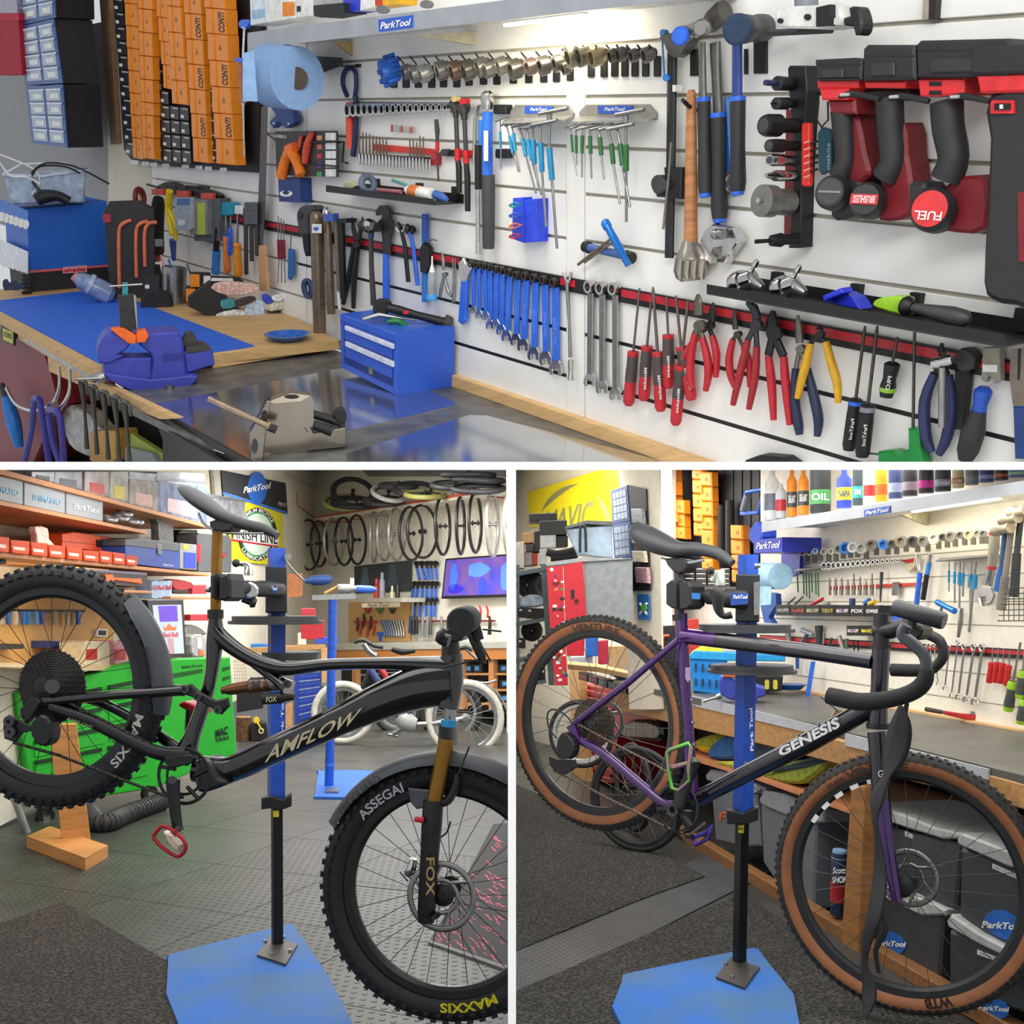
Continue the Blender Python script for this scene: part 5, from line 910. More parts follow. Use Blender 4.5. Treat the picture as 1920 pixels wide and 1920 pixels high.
def spare_wheel(label,c,ax,R,mr,thick=.011,spokes=16,group=None,mhub=None,tyre=None,name='bicycle_wheel',mspoke=None,hub=.045):
    ax,u,q = axes(ax); t = T(name,label,'wheel',group)
    if tyre: t.a('tyre',ring(c,ax,R-tyre[0],tyre[0],48,8),tyre[1]); t.a('rim',band_ring(c,ax,R-tyre[0]*2.2-thick,R-tyre[0]*1.6,.01,48),mr)
    else: t.a('rim',ring(c,ax,R-thick,thick,48,8,thick*1.1),mr)
    gs = []
    for i in range(spokes):
        a = 2*math.pi*i/spokes; e = u*math.cos(a)+q*math.sin(a); e2 = u*math.cos(a+.5*(1 if i % 4 < 2 else -1))+q*math.sin(a+.5*(1 if i % 4 < 2 else -1))
        gs.append(tube([c+e*(R-thick*1.5),c+e2*.018+ax*(hub*.7 if i % 2 else -hub*.7)],.0012,n=3,cap=False))
    if gs: t.a('spokes',join(*gs),mspoke or M('#8e8d8a',.4,.4))
    t.a('hub',lathe(c-ax*hub*1.3,c+ax*hub*1.3,[(0,.008),(.15,.01),(.2,.028),(.28,.028),(.32,.013),(.68,.013),(.72,.028),(.8,.028),(.85,.01),(1,.008)],12),mhub or BLK)
    return t.done()
CLIP[:] = [PARL,SLABB]
# ================================================================ LOWER LEFT BAY
l1 = Z(0,875,4); l2 = Z(400,875,3.4286); l3 = Z(0,1280,4); l4 = Z(300,1180,4.8); l5 = Z(560,1180,4.8); l6 = Z(280,1540,2.8235)
def fl3(x,y,z=0): return PL((0,0,z),(1,0,0),(0,1,0),(0,0,1)).h(x,y)
def floorp(pts,top=.004,dep=.004): return prism([fl3(x,y,top) for x,y in pts],V((0,0,-dep)))
def upr(x,y,pl=None,vp=None):                # upright plane facing the camera through a floor pixel
    p = pl if pl is not None else fl3(x,y); n = C-p; n.z = 0; n.normalize()
    return PL(p,V((0,0,1)).cross(n),V((0,0,1)),n)
# ---- floor: rubber tiles with studs
TLM = M('#3d3e3a',.45,var=.22,sc=5,bump=.06)
def tiles(name,org,rot,nx,ny,s,keep,stud,m):
    ux,uy = V((math.cos(rot),math.sin(rot),0)),V((-math.sin(rot),math.cos(rot),0)); t = T(name,'','',kind='structure'); st = []
    base = None
    for i in range(nx):
        for j in range(ny):
            c = org+ux*((i+.5)*s)+uy*((j+.5)*s)
            if not keep(c): continue
            t.a('tile',bx(c+V((0,0,.003)),ux,uy,V((0,0,1)),s-.004,s-.004,.006),m)
            if stud and stud(c):
                k = 16
                for a in range(k):
                    for b in range(k):
                        p = c+ux*((a+.5-k/2+(.25 if b % 2 else -.25))*s/k)+uy*((b+.5-k/2)*s/k); r = .0095; h = .0014
                        n0 = len(st); st.append((p,r,h))
    if st:
        v = []; f = []
        for p,r,h in st:
            n0 = len(v)
            for z,q in ((.006,r),(.006+h,r*.8)):
                for k in range(7): v.append(V((p.x+q*math.cos(k*.8976),p.y+q*math.sin(k*.8976),z)))
            f.append(tuple(n0+7+k for k in range(7))); f += [(n0+k,n0+(k+1) % 7,n0+7+(k+1) % 7,n0+7+k) for k in range(7)]
        t.a('stud',(v,f,False),m,None,True)
    t.done()
tiles('floor',V((-4.3,2.2,0)),math.radians(-24),10,11,.58,lambda c: -2.9 < c.x < .3 and 2.0 < c.y < 6.6,lambda c: c.y < 5.0,TLM)
# ---- entrance mat, blue base and work stand
t = T('floor_mat','brown black ribbed entrance mat in the bottom left corner','mat'); t.a('mat',floorp([(-40,1745),(118,1690),(322,1806),(345,1935),(-40,1935)],.012,.012),M('#1f1b17',.9,sc=100,bump=1,kind='weave',h2='#4c453d')); t.done()
BPL = M('#226cc8',.7,sc=4,h2='#46729f')
def post(t,name,x,y0,y1,half,pl,m,rot=.5,off=0):
    a,b = pl.h(x[0],y0,off),pl.h(x[1],y1,off); d = (a.y+b.y)/2*half/F
    ux,uy = V((math.cos(rot),math.sin(rot),0)),V((-math.sin(rot),math.cos(rot),0)); P = []
    for p in (a,b): P += [p+ux*s*d+uy*r*d for s,r in ((-1,-1),(1,-1),(1,1),(-1,1))]
    return t.a(name,(P,[(0,1,2,3),(7,6,5,4)]+[(i,(i+1) % 4,4+(i+1) % 4,4+i) for i in range(4)],False),m)
pr_,pf_ = at(98,1287,3.05),at(838,1670,2.84)
dL = (V((pf_.x,pf_.y,0))-V((pr_.x,pr_.y,0))).normalized(); nL = V((dL.y,-dL.x,0))
if nL.dot(C-pr_) < 0: nL = -nL
BK = PL(pr_,dL,V((0,0,1)),nL)
STL = upr(520,1784); SJ = STL.shift(.44)
t = T('repair_stand','blue and black workshop stand clamping the black mountain bike','repair stand')
t.a('base_plate',floorp(cr(zp(l6,(100,735),(110,715),(140,695),(690,556),(740,553),(785,580),(1085,1085),(800,1130),(160,1085)),2,True),.02,.02),BPL)
t.a('foot_plate',floorp(zp(l6,(570,705),(637,602),(785,648),(722,755)),.028,.008),M('#55524e',.45,.4))
for x,y in ((612,640),(650,708),(745,690),(710,620)): q = fl3(*l6(x,y),.028); t.a('bolt',lathe(q,q+V((0,0,.008)),[(0,.007),(1,.006)],6),STEEL)
post(t,'lower_post',(520,519),1784,1500,9,STL,M('#121317',.4),.45); post(t,'upper_post',(518,519),1505,1028,13.5,STL,M('#1f4fb4',.42),.45)
t.a('collar',poly([(490,1497),(508,1493),(530,1500),(547,1489),(547,1512),(528,1519),(506,1516),(490,1518)],STL,.05,.04,.003),BLK); t.a('sticker',poly(quad(512,1520,523,1532),STL,.045,.004),M('#c9b91c',.5))
t.a('slide_block',poly(zp(l2,(335,640),(470,650),(475,940),(335,940)),STL,.09,.16,.004),M('#1a1b1f',.4)); cA,cB = BK.h(*l2(100,775)),STL.h(*l2(420,790),.1); t.a('clamp_tube',lathe(cA,cB,[(a,b*cA.y/F) for a,b in [(0,12),(.3,12),(.32,15),(.55,15),(.57,17),(1,17)]],18),BLK)
t.a('clamp_label',poly(zp(l2,(100,760),(155,760),(155,800),(100,800)),SJ,.09,.003),M('#2a6cb0',.4)); LQ = zp(l2,(330,765),(415,770),(410,812),(330,805)); t.a('clamp_label',poly(LQ,STL,.25,.004),M('#2248a0',.4)); t.a('lettering',text('ParkTool',subq(LQ,.02,.05,.98,.6),STL,.254,.02,.2),WHT)
t.a('jaw',poly(zp(l2,(-25,700),(0,684),(18,690),(18,858),(0,852),(-22,835)),BK,.05,.07,.006),BLK); t.a('jaw',poly(zp(l2,(32,700),(96,686),(110,730),(110,840),(70,866),(32,855)),BK,.06,.09,.006),BLK); t.a('jaw_bolt',plathe(*l2(-45,790),*l2(-20,790),[(0,5),(1,6)],BK,0,8),STEEL); t.a('cam',poly(cr(zp(l2,(190,760),(240,740),(290,780),(275,840),(210,845),(190,800)),2,True),SJ,-.02,.05,.005),CHR); t.a('cam_lever',plathe(*l2(185,850),*l2(275,880),[(0,6),(.6,7),(.7,11),(1,8)],SJ,-.05,12),BLK)
t.a('ball_knob',plathe(*l2(120,620),*l2(172,620),[(0,2),(.15,6),(.5,8),(.85,6),(1,2)],SJ,-.05,14),BLK); t.a('quick_lever',ptube(zp(l2,(165,625),(215,625),(228,640),(228,700)),SJ,[4,6,8,9],off=-.05),CHR)
t.a('crank_rod',ptube(zp(l2,(465,600),(500,650),(570,720),(590,735)),STL,2,off=.06,sm=3),STEEL); t.a('crank_handle',plathe(*l2(590,735),*l2(765,725),[(0,5),(.15,5),(.25,9),(.6,10),(.9,8),(1,4)],STL,.06,14),M('#2d4f8f',.4)); t.a('crank_bolt',poly(circ(*l2(480,580),7,10),STL,.06,.03),STEEL)
for (x0,x1,y,ry) in ((428,606,1163,9),):
    c0 = STL.h((x0+x1)/2,y,.0); R = (x1-x0)/2*c0.y/F; t.a('tray',lathe(c0-V((0,0,.012)),c0+V((0,0,.014)),[(0,R*.98),(.4,R*.98),(.4,R*.9),(1,R*.9)],40),M('#37383a',.5))
c0 = STL.h(545,1230,0); t.a('tray',lathe(c0-V((0,0,.01)),c0+V((0,0,.014)),[(0,.09),(1,.095)],30),M('#37383a',.5))
t.a('post_lettering',textf('Park Tool',lambda u,v: STL.h(527+v*5,1395-u*95,.03),.02),WHT); t.done()
# ---- the mountain bike
def bt(pts,k=1.0,off=0,sm=4,n=12):       # frame tube: (x, y, radius) pixels
    r = [p[2] for p in pts]; return ptube([p[:2] for p in pts],BK,r,rn=k,off=off,n=n,sm=sm)
CAR = M('#0b0b0d',.12,coat=.8,var=.05); MBK = M('#0e0e10',.42); BRZF = M('#8c6426',.25,.7,var=.05); TYR = M('#1a1b1e',.7,var=.15); CHN = M('#4a453f',.4,.7)
t = T('mountain_bike','black carbon mountain bike clamped in the blue stand','bicycle')
Rr = 226*pr_.y/F; Rf = 243*pf_.y/F
kr,axr,ur,qr = bike_wheel(t,'rear_wheel',BK.h(98,1287),nL,Rr,.034,TYR,TYR,M('#1a1b1e',.35),.03,28,M('#1a1a1a',.4,.5),64,.014,.009,hubw=.05)
kf,axf,uf,qf = bike_wheel(t,'front_wheel',BK.h(838,1670),nL,Rf,.034,TYR,TYR,M('#131416',.3),.03,28,M('#1a1a1a',.4,.5),64,.014,.009,hubw=.05,rotor=.095)
cR,cF = BK.h(98,1287),BK.h(838,1670)
tyre_text(t,'MAXXIS',cF,nL,Rf-.045,math.radians(-62),math.radians(-92),.026,M('#d8cc1c',.5),.034,kf,bold=.03); tyre_text(t,'ASSEGAI',cF,nL,Rf-.045,math.radians(140),math.radians(112),.026,M('#b9bcc0',.5),.034,kf,bold=.02); tyre_text(t,'MAXXIS',cR,nL,Rr-.045,math.radians(-14),math.radians(-46),.026,M('#cfcabc',.5),.034,kr,bold=.02)
t.a('down_tube',bt([(366,1440,26),(400,1446,28),(440,1440,25),(510,1408,26),(633,1352,29),(720,1312,36),(790,1288,42),(850,1280,42)],.75),CAR)
t.a('top_tube',bt([(404,1180,13),(420,1200,15),(455,1226,14),(500,1247,14),(545,1254,13),(620,1246,11),(740,1244,12),(820,1248,18),(850,1252,22)],1.2),CAR)
t.a('seat_tube',bt([(404,1156,12),(403,1200,16),(397,1260,12),(385,1310,13),(362,1375,15),(348,1415,22)],1.0),CAR)
t.a('shock_brace',bt([(425,1205,9),(470,1238,9),(515,1272,10),(542,1290,16)],1.6),CAR)
t.a('head_tube',bt([(846,1228,22),(850,1275,20),(840,1326,21)],1.1),CAR)
t.a('motor_cover',poly(cr(zp(l4,(330,1180),(420,1200),(520,1330),(600,1390),(440,1460),(330,1460),(300,1300)),2,True),BK,.055,.11,.01),MBK)
t.a('seat_stay',bt([(62,1316,9),(120,1312,9),(230,1302,9),(345,1294,11)],1.2,.05),CAR); t.a('seat_stay',bt([(62,1316,9),(120,1312,9),(230,1302,9),(345,1294,11)],1.2,-.06),CAR)
t.a('chain_stay',bt([(95,1326,10),(170,1352,12),(250,1392,13),(300,1412,14),(350,1416,15)],.9,.055),MBK); t.a('chain_stay',bt([(110,1300,9),(190,1318,9),(270,1360,10),(340,1410,12)],.9,-.06),CAR)
t.a('rocker_link',poly(zp(l4,(205,510),(270,490),(340,560),(500,640),(600,615),(620,690),(545,770),(480,725),(320,625),(215,585)),BK,.06,.012,.004),MBK)
for x,y in ((230,540),(340,605),(525,725),(1145,490)): p = BK.h(*l4(x,y),.062); t.a('pivot_bolt',lathe(p,p+nL*.006,[(0,.012),(1,.011),(1,.006),(.2,.005)],14),DGR)
t.a('shock',plathe(*l4(560,550),*l4(1050,485),[(0,7),(.1,8),(.1,10),(.3,12),(.5,12),(.52,15),(.8,14),(.82,15),(1,13)],BK,0,16),M('#6f4a30',.3,.7)); t.a('shock_body',plathe(*l4(830,505),*l4(1110,480),[(0,16),(.1,15),(.6,14),(1,15)],BK,0,16),M('#8d8d90',.3,.5,h2='#4b3527',sc=60)); t.a('shock_reservoir',plathe(*l4(930,625),*l4(1210,610),[(0,11),(.6,11),(.65,8),(1,5)],BK,.02,16),BLK)
t.a('lettering',text('FOX',zp(l4,(955,608),(1050,600),(1050,650),(955,660)),BK,.045,.02),M('#c9b98c',.4))
t.a('lettering',text('AMFLOW',zp(l4,(985,1055),(1820,705),(1740,850),(940,1205)),BK,.056,.015),M('#cdbf9c',.4)); t.a('lettering',text('AMFLOW',zp(l3,(505,255),(705,325),(690,345),(495,275)),BK,.083,.02),M('#8d7f5c',.4))
t.a('seat_post',bt([(409,985,14),(408,1000,10),(406,1060,10),(404,1160,10)],1,0,0),BRZF); t.a('seat_collar',bt([(404,1143,15),(404,1160,15)],1,0,0),BLK)
sx = [(343,912,4,.03),(356,922,10,.065),(380,942,13,.075),(415,966,12,.05),(455,982,11,.03),(495,992,10,.022),(520,1004,6,.016)]
P = cr([BK.h(a,b) for a,b,_,_ in sx],4); ra1 = [q[1] for q in cr([(0,c*2.95/F) for _,_,c,_ in sx],4)]; rb1 = [q[1] for q in cr([(0,d) for *_,d in sx],4)]
t.a('saddle',tube(P,ra1,rb1,nL,16),M('#2b2d30',.5,var=.06)); t.a('saddle_rail',bt([(372,962,2),(385,985,2.5),(420,998,2.5),(460,1000,2.5),(495,1000,2)],1,.02),STEEL); t.a('saddle_clamp',poly(cr([(392,978),(415,974),(436,980),(430,996),(400,994)],2,True),BK,.03,.06,.004),BLK)
# drivetrain
p = BK.h(345,1455,.055); t.a('chain_ring',join(ring(p,nL,.075,.005,40,6,.002),ring(p,nL,.05,.004,30,6,.002),*[tube([p+(dL*math.cos(a)+V((0,0,1))*math.sin(a))*.03,p+(dL*math.cos(a+.3)+V((0,0,1))*math.sin(a+.3))*.075],.006,n=5) for a in [i*1.257 for i in range(5)]]),M('#2a2a2a',.4,.4))
t.a('chain_guide',poly(cr(zp(l3,(1230,560),(1440,540),(1440,600),(1380,620),(1270,640)),2,True),BK,.075,.02,.003),MBK)
t.a('crank_arm',bt([(324,1462,15),(326,1500,13),(332,1548,11),(336,1560,12)],.45,.085,2),M('#141416',.4)); t.a('crank_bolt',lathe(BK.h(323,1463,.1),BK.h(323,1463,.105),[(0,.012),(1,.011)],14),DGR)
t.a('pedal_axle',bt([(336,1550,5),(325,1568,5)],1,.09,0),STEEL)
pr = M('#a8262a',.35,.3); pp = zp(l3,(1150,1150),(1200,1085),(1260,1085),(1370,1170),(1395,1240),(1350,1300),(1290,1285),(1190,1210)); t.a('pedal',ptube(pp+pp[:1],BK,4,off=.11,sm=2),pr); t.a('pedal_body',poly(zp(l3,(1220,1120),(1290,1140),(1350,1220),(1330,1280),(1250,1200)),BK,.12,.03,.004),M('#cdb7a8',.35,.4)); t.a('pedal_spindle',ptube(zp(l3,(1260,1200),(1325,1110)),BK,4,off=.11),M('#7d1a20',.35))
t.a('far_crank',bt([(358,1332,11),(356,1395,12)],.5,-.09,0),MBK); t.a('far_pedal',poly(cr(zp(l3,(1335,170),(1380,140),(1460,170),(1520,210),(1500,240),(1400,210)),2,True),BK,-.09,.06,.004),pr)
for i in range(12):
    R = .022+i*.0072; p = BK.h(98,1287,.048-i*.0028); t.a('sprocket',join(ring(p,nL,R,.0042,36,5,.0014),*[bx(p+(dL*math.cos(a)+V((0,0,1))*math.sin(a))*(R+.004),dL,V((0,0,1)),nL,.004,.004,.002) for a in [k*2*math.pi/(10+3*i) for k in range(10+3*i)]]),M('#33302d',.35,.6),kr)
t.a('freehub',lathe(BK.h(98,1287,-.02),BK.h(98,1287,.06),[(0,.02),(1,.02)],14),DGR,kr)
t.a('hanger',poly(zp(l3,(145,200),(210,130),(280,110),(300,150),(240,260),(190,310),(150,260)),BK,.075,.02,.003),MBK); t.a('derailleur',poly(cr(zp(l3,(220,330),(300,240),(380,300),(385,420),(330,480),(250,440)),2,True),BK,.1,.04,.006),MBK); t.a('derailleur_cage',poly(zp(l3,(20,330),(60,240),(120,270),(230,330),(240,360),(160,380),(110,450),(30,420)),BK,.085,.008,.002),MBK)
for x,y in ((80,370),(75,290)): p = BK.h(*l3(x,y),.09); t.a('jockey_wheel',lathe(p,p+nL*.008,[(0,.016),(1,.016),(1,.006),(0,.006)],12),DGR)
def chain(t,pts,pl,r,off,m,step=7.0):
    gs = []; P = pts
    for (x0,y0),(x1,y1) in zip(P[:-1],P[1:]):
        L = math.hypot(x1-x0,y1-y0); n = max(1,int(L/step))
        for i in range(n):
            a,b = (i+.08)/n,(i+.92)/n; p0,p1 = pl.h(x0+(x1-x0)*a,y0+(y1-y0)*a,off+(.002 if i % 2 else -.002)),pl.h(x0+(x1-x0)*b,y0+(y1-y0)*b,off+(.002 if i % 2 else -.002))
            gs.append(tube([p0,p1],r,r*.6,pl.N,6))
    t.a('chain',join(*gs),m,None,True)
chain(t,[(130,1318),(330,1420),(352,1428)],BK,.0045,.058,CHN); chain(t,[(24,1392),(110,1416),(240,1466),(310,1492),(345,1495)],BK,.0045,.06,CHN)
# mudguards, fork and cockpit
MUD = M('#43474d',.5,var=.12,sc=15)
def guard(c,R,a0,a1,w,n=18):
    v = []; f = []; m = 8
    for i in range(n+1):
        a = math.radians(a0+(a1-a0)*i/n); e = dL*math.cos(a)+V((0,0,1))*math.sin(a); ww = w*(.55+.45*min(1,min(i,n-i)/3))
        for j in range(m+1):
            b = -1.35+2.7*j/m; v.append(c+e*(R+.025*(math.cos(b)-1)*1.6)+nL*(ww*math.sin(b)))
    for i in range(n):
        for j in range(m): f.append((i*(m+1)+j,i*(m+1)+j+1,(i+1)*(m+1)+j+1,(i+1)*(m+1)+j))
    return (v,f,True)
t.a('rear_mudguard',guard(cR,Rr+.022,-12,45,.05),MUD); kfm = t.a('front_mudguard',guard(cF,Rf+.028,152,48,.055),MUD)
t.a('mudguard_flap',poly(zp(l5,(980,1430),(1180,1450),(1180,1600),(1060,1620),(1005,1560)),BK,.06,.01,.003),MUD)
t.a('lettering',textf('PROGUARD',lambda u,v: cF+(dL*math.cos(math.radians(143-24*u))+V((0,0,1))*math.sin(math.radians(143-24*u)))*(Rf+.012-.018*v)+nL*.056,.0),M('#26282b',.5),kfm)
krm = t.a('lettering',textf('PROGUARD',lambda u,v: cR+(dL*math.cos(math.radians(20-17*u))+V((0,0,1))*math.sin(math.radians(20-17*u)))*(Rr+.002-.016*v)+nL*.052,.0),M('#26282b',.5))
FA = [(842,1345),(838,1392),(812,1505),(806,1620),(800,1725)]
for s in (.055,-.055): t.a('fork_stanchion',bt([(838,1385,15),(813,1510,15)],1,s,0,16),BRZF); t.a('fork_leg',bt([(813,1500,19),(810,1540,20),(806,1600,18),(801,1690,18),(799,1728,16)],1,s,2,14),M('#101012',.35))
t.a('fork_crown',bt([(842,1352,15),(840,1395,16)],3.2,0,0,14),M('#141416',.35)); t.a('fork_top_cap',bt([(842,1350,15),(841,1362,15)],1,.06,0,14),M('#2a8fc4',.3,.4)); t.a('steerer',bt([(845,1322,12),(843,1352,12)],1,0,0),STEEL); t.a('fork_arch',bt([(816,1505,10),(840,1500,9),(855,1470,8),(856,1450,6)],1.2,.05),M('#141416',.4)); t.a('axle_clamp',bt([(812,1714,12),(816,1722,12)],1.6,.06,0),MBK); t.a('valve_cap',bt([(778,1536,5),(795,1538,6)],1,.08,0),RED)
t.a('lettering',textf('FOX',lambda u,v: BK.h(806-v*16+9,1608+u*72,.092),.02),M('#b0915c',.4))
t.a('caliper',join(bt([(775,1610,7),(770,1630,10),(762,1640,7)],1,-.02),bt([(752,1632,5),(768,1650,6)],1,-.02,0)),CHR)
t.a('stem',poly(cr([(822,1186),(842,1178),(868,1186),(866,1200),(840,1204)],2,True),BK,.03,.06,.004),MBK); t.a('headset',bt([(844,1200,16),(846,1230,19)],1.1,0,0),BLK)
gp0,gp1 = BK.h(864,1166,.38),BK.h(878,1160,.2); t.a('grip',lathe(gp0,gp1,[(0,.03),(.03,.034),(1,.033)],20),M('#2d2f31',.7)); t.a('handlebar',tube([BK.h(878,1160,.2),BK.h(860,1180,.05),BK.h(860,1182,-.2),BK.h(860,1160,-.36)],.016,n=12),BLK)
t.a('brake_lever',bt([(836,1190,14),(826,1196,12),(842,1202,12)],1.2,.2),BLK); t.a('brake_body',bt([(880,1180,9),(892,1205,10),(902,1228,9),(906,1245,6)],1,.2),MBK); t.a('brake_body',bt([(872,1150,8),(890,1170,9),(900,1200,8)],1,.22),BLK)
for pts in ([(905,1180),(940,1184),(975,1200)],[(828,1252),(900,1236),(960,1205)],[(900,1205),(920,1240),(965,1280)],[(860,1450),(880,1400),(960,1325)],[(845,1540),(838,1560),(826,1570)]): t.a('cable',bt([(a,min(b,1900),1.8) for a,b in pts if a < 951] if len([1 for a,b in pts if a < 951]) > 1 else [(a,b,1.8) for a,b in pts[:2]],1,.09),BLK)
t.done()
# ---- shelves on the left wall
def sl(y0,x): return y0+(1130-y0)*x/924
SWD = M('#c98a5a',.55,var=.14,sc=5,kind='woodx')
def lshelf(label,y0,x0,x1,off,th=9):
    one('wall_shelf',label,'shelf',poly([(x0,sl(y0,x0)),(x1,sl(y0,x1)),(x1,sl(y0+th*(1-.0),x1)),(x0,sl(y0+th,x0))],LSW,off,off-.01,.002),SWD)
so_ = .5
lshelf('top wooden shelf carrying clear storage boxes on the left wall',878,-260,395,so_,11); lshelf('second wooden shelf carrying grey boxes on the left wall',938,-260,275,so_,9); lshelf('third wooden shelf carrying orange bins on the left wall',1035,-260,392,so_,9); lshelf('short wooden ledge beneath the third shelf',1098,215,286,so_,7); lshelf('lower wooden shelf carrying red power tools',1112,320,400,so_,7)
def lbox(name,label,cat,q,off,dep,m,extra=(),group=None,ch=.003):
    t = T(name,label,cat,group); k = t.a('body',poly(q,LSW,off,dep,ch),m)
    for e in extra: t.a(*e)
    return t.done()
CLB = M('#9a9ea6',.2,var=.35,sc=14); CLD = M('#6f7580',.3)
clr = [((60,25,102,90),'first','#8d9197'),((103,25,154,100),'second','#7d828c'),((160,25,205,110),'third','#a49a97'),((207,28,241,120),'fourth','#a5a69a'),((243,92,296,148),'fifth','#a29a98'),((296,108,388,166),'sixth','#7c8aa6')]
for (x0,y0,x1,y1),o,c in clr:
    yb = lambda x: sl(878,x); ya = 875+y0/4 if y0 < 30 else 875+y0/4
    q = [(x0,max(884,ya)),(x1,max(884,ya)+(x1-x0)*.1 if y0 > 30 else 884),(x1,yb(x1)),(x0,yb(x0))]
    lbox('storage_box','%s clear storage box from the left on the top shelf' % o,'box',q,so_-.03,.2,M(c,.2,var=.3,sc=12),[('contents',poly(subq(q,.2,.5,.8,.92),LSW,so_-.028,.002),M({'third': '#b8383c','fourth': '#c9b22a','fifth': '#b89088','sixth': '#c8a0a4'}.get(o,'#5d6068'),.5))],'clear storage boxes')
for i,(x0,y0,x1,y1) in enumerate(((243,884,294,900),(295,884,384,905),(390,928,460,962))):
    lbox('storage_box',['small clear lidded box stacked above the fifth storage box','wide clear lidded box stacked above the sixth storage box','clear lidded box with red contents behind the saddle'][i],'box',[(x0,y0),(x1,y0+4+6*(i == 2)),(x1,y1+8),(x0,y1)],so_-.05,.18,M('#9ea3a8',.2,var=.3,sc=10),[('lid',poly([(x0-2,y0-3 if i == 2 else y0+10),(x1+2,y0+9 if i == 2 else y0+18),(x1+2,y0+14 if i == 2 else y0+22),(x0-2,y0+3 if i == 2 else y0+15)],LSW,so_-.045,.19),CLD)])
for i,(x0,x1,ya,yb2,s,cc) in enumerate(((-30,43,892,0,'SHIMANO','#7fb0d0'),(46,122,904,0,'SHIMANO','#7fb0d0'),(125,193,922,0,'ParkTool','#e8ecf2'))):
    q = [(x0,ya-(-x0 if x0 < 0 else 0)*.2),(x1,ya+(x1-max(x0,0))*.22),(x1,sl(938,x1)),(x0,sl(938,x0))]
    lbox('storage_box',['left grey storage box on the second shelf','middle grey storage box on the second shelf','right grey box with white outlined lettering'][i],'box',q,so_-.02,.22,M('#9aa0a4',.5,var=.05),[('lettering',text(s,subq(q,.2,.42,.9,.68),LSW,so_-.017,.02,.2 if i == 2 else 0),M(cc,.5))])
for i,(x,y) in enumerate(((205,972),(226,970),(234,962),(246,976),(255,977))): one('tape_roll','%s silver tape roll from the left beside the grey boxes' % ORD[i],'tape',ring(LSW.h(x,y,so_-.08),V((.3,-.2,1)),.034,.014,16,8),M('#b9bcc2',.25,.5),'silver tape rolls')
ob = [(-8,18,1008,1032),(20,56,1015,1035),(58,90,1019,1040),(91,123,1024,1045),(125,155,1027,1048),(156,186,1034,1051),(187,211,1035,1056),(212,235,1038,1058),(236,258,1042,1059)]
OBN = M('#dc4c0e',.6)
for i,(x0,x1,y0,y1) in enumerate(ob):
    b0,b1 = sl(1035,x0),sl(1035,x1); q = [(x0,y0-3),(x1,y0),(x1-1,b1),(x0+3,b0)]
    t = T('parts_bin','%s orange open fronted parts bin from the left on the third shelf' % ORD[i],'bin','orange parts bins'); t.a('front',poly(subq(q,0,.45,1,1),LSW,so_+.02,.012,.003),OBN); t.a('bin',poly(q,LSW,so_-.02,.1,.003),M('#c8430e',.6)); t.a('label_card',poly(subq(q,.1,.5,.75,.72),LSW,so_+.022,.002),M('#f0d8c8',.5)); t.done()
one('clear_bag','clear plastic bag rising from the orange bins','bag',poly(cr(zp(l1,(270,450),(360,460),(370,540),(420,600),(300,600),(280,520)),2,True),LSW,so_-.05,.03,.004),M('#c9b3a4',.15,var=.3))
lbox('tool_case','orange plastic tool case behind the orange bins','case',zp(l1,(470,505),(560,490),(930,545),(935,660),(470,600)),so_-.15,.16,M('#e2501c',.45),[('latch',poly(zp(l1,(735,548),(785,553),(785,605),(735,600)),LSW,so_-.14,.01),BLK),('lid_line',poly(zp(l1,(470,555),(930,600),(930,608),(470,562)),LSW,so_-.147,.004),M('#a83a12',.5))])
lbox('tool_box','blue metal tool box with grey lid on the third shelf','tool box',zp(l1,(940,585),(1345,635),(1345,772),(945,725)),so_-.02,.25,M('#2e4a98',.45),[('lid',poly(zp(l1,(1030,535),(1345,575),(1345,638),(940,590),(940,545)),LSW,so_-.015,.25,.003),M('#54585c',.5)),('latch',poly(zp(l1,(1180,575),(1215,580),(1215,665),(1185,655)),LSW,so_-.012,.008),STEEL),('lettering',text('ParkTool',zp(l1,(1225,728),(1300,736),(1300,748),(1225,740)),LSW,so_-.017,.02,.2),WHT)])
lbox('ultrasonic_cleaner','grey and blue ultrasonic cleaner beside the tool box','cleaner',zp(l1,(1350,572),(1475,585),(1475,775),(1350,765)),so_-.02,.16,M('#8e9294',.4),[('panel',poly(zp(l1,(1380,640),(1470,648),(1470,765),(1380,758)),LSW,so_-.017,.003),M('#2a45b4',.4)),('label_card',poly(zp(l1,(1375,582),(1415,586),(1415,622),(1375,620)),LSW,so_-.017,.003),YEL)])
lbox('tool_case','grey hard case with red latch and script on the third shelf','case',zp(l1,(1478,520),(1500,500),(1720,515),(1738,560),(1735,795),(1490,785)),so_-.04,.14,M('#56585a',.5),[('latch',poly(zp(l1,(1478,580),(1505,580),(1505,715),(1480,715)),LSW,so_-.03,.02),RED),('lettering',text('Milw',zp(l1,(1590,620),(1700,630),(1700,690),(1590,680)),LSW,so_-.036,.03,.3),RED)])
lbox('speaker','black rounded speaker behind the grey hard case','speaker',zp(l1,(1340,490),(1370,470),(1480,475),(1490,570),(1345,570)),so_-.2,.12,BLK)
lbox('foil_bag','silver foil pouch on the blue tool box','pouch',zp(l1,(1165,378),(1305,390),(1300,450),(1305,570),(1195,565),(1190,430)),so_-.1,.05,M('#8f9194',.25,.6,var=.4,sc=40))
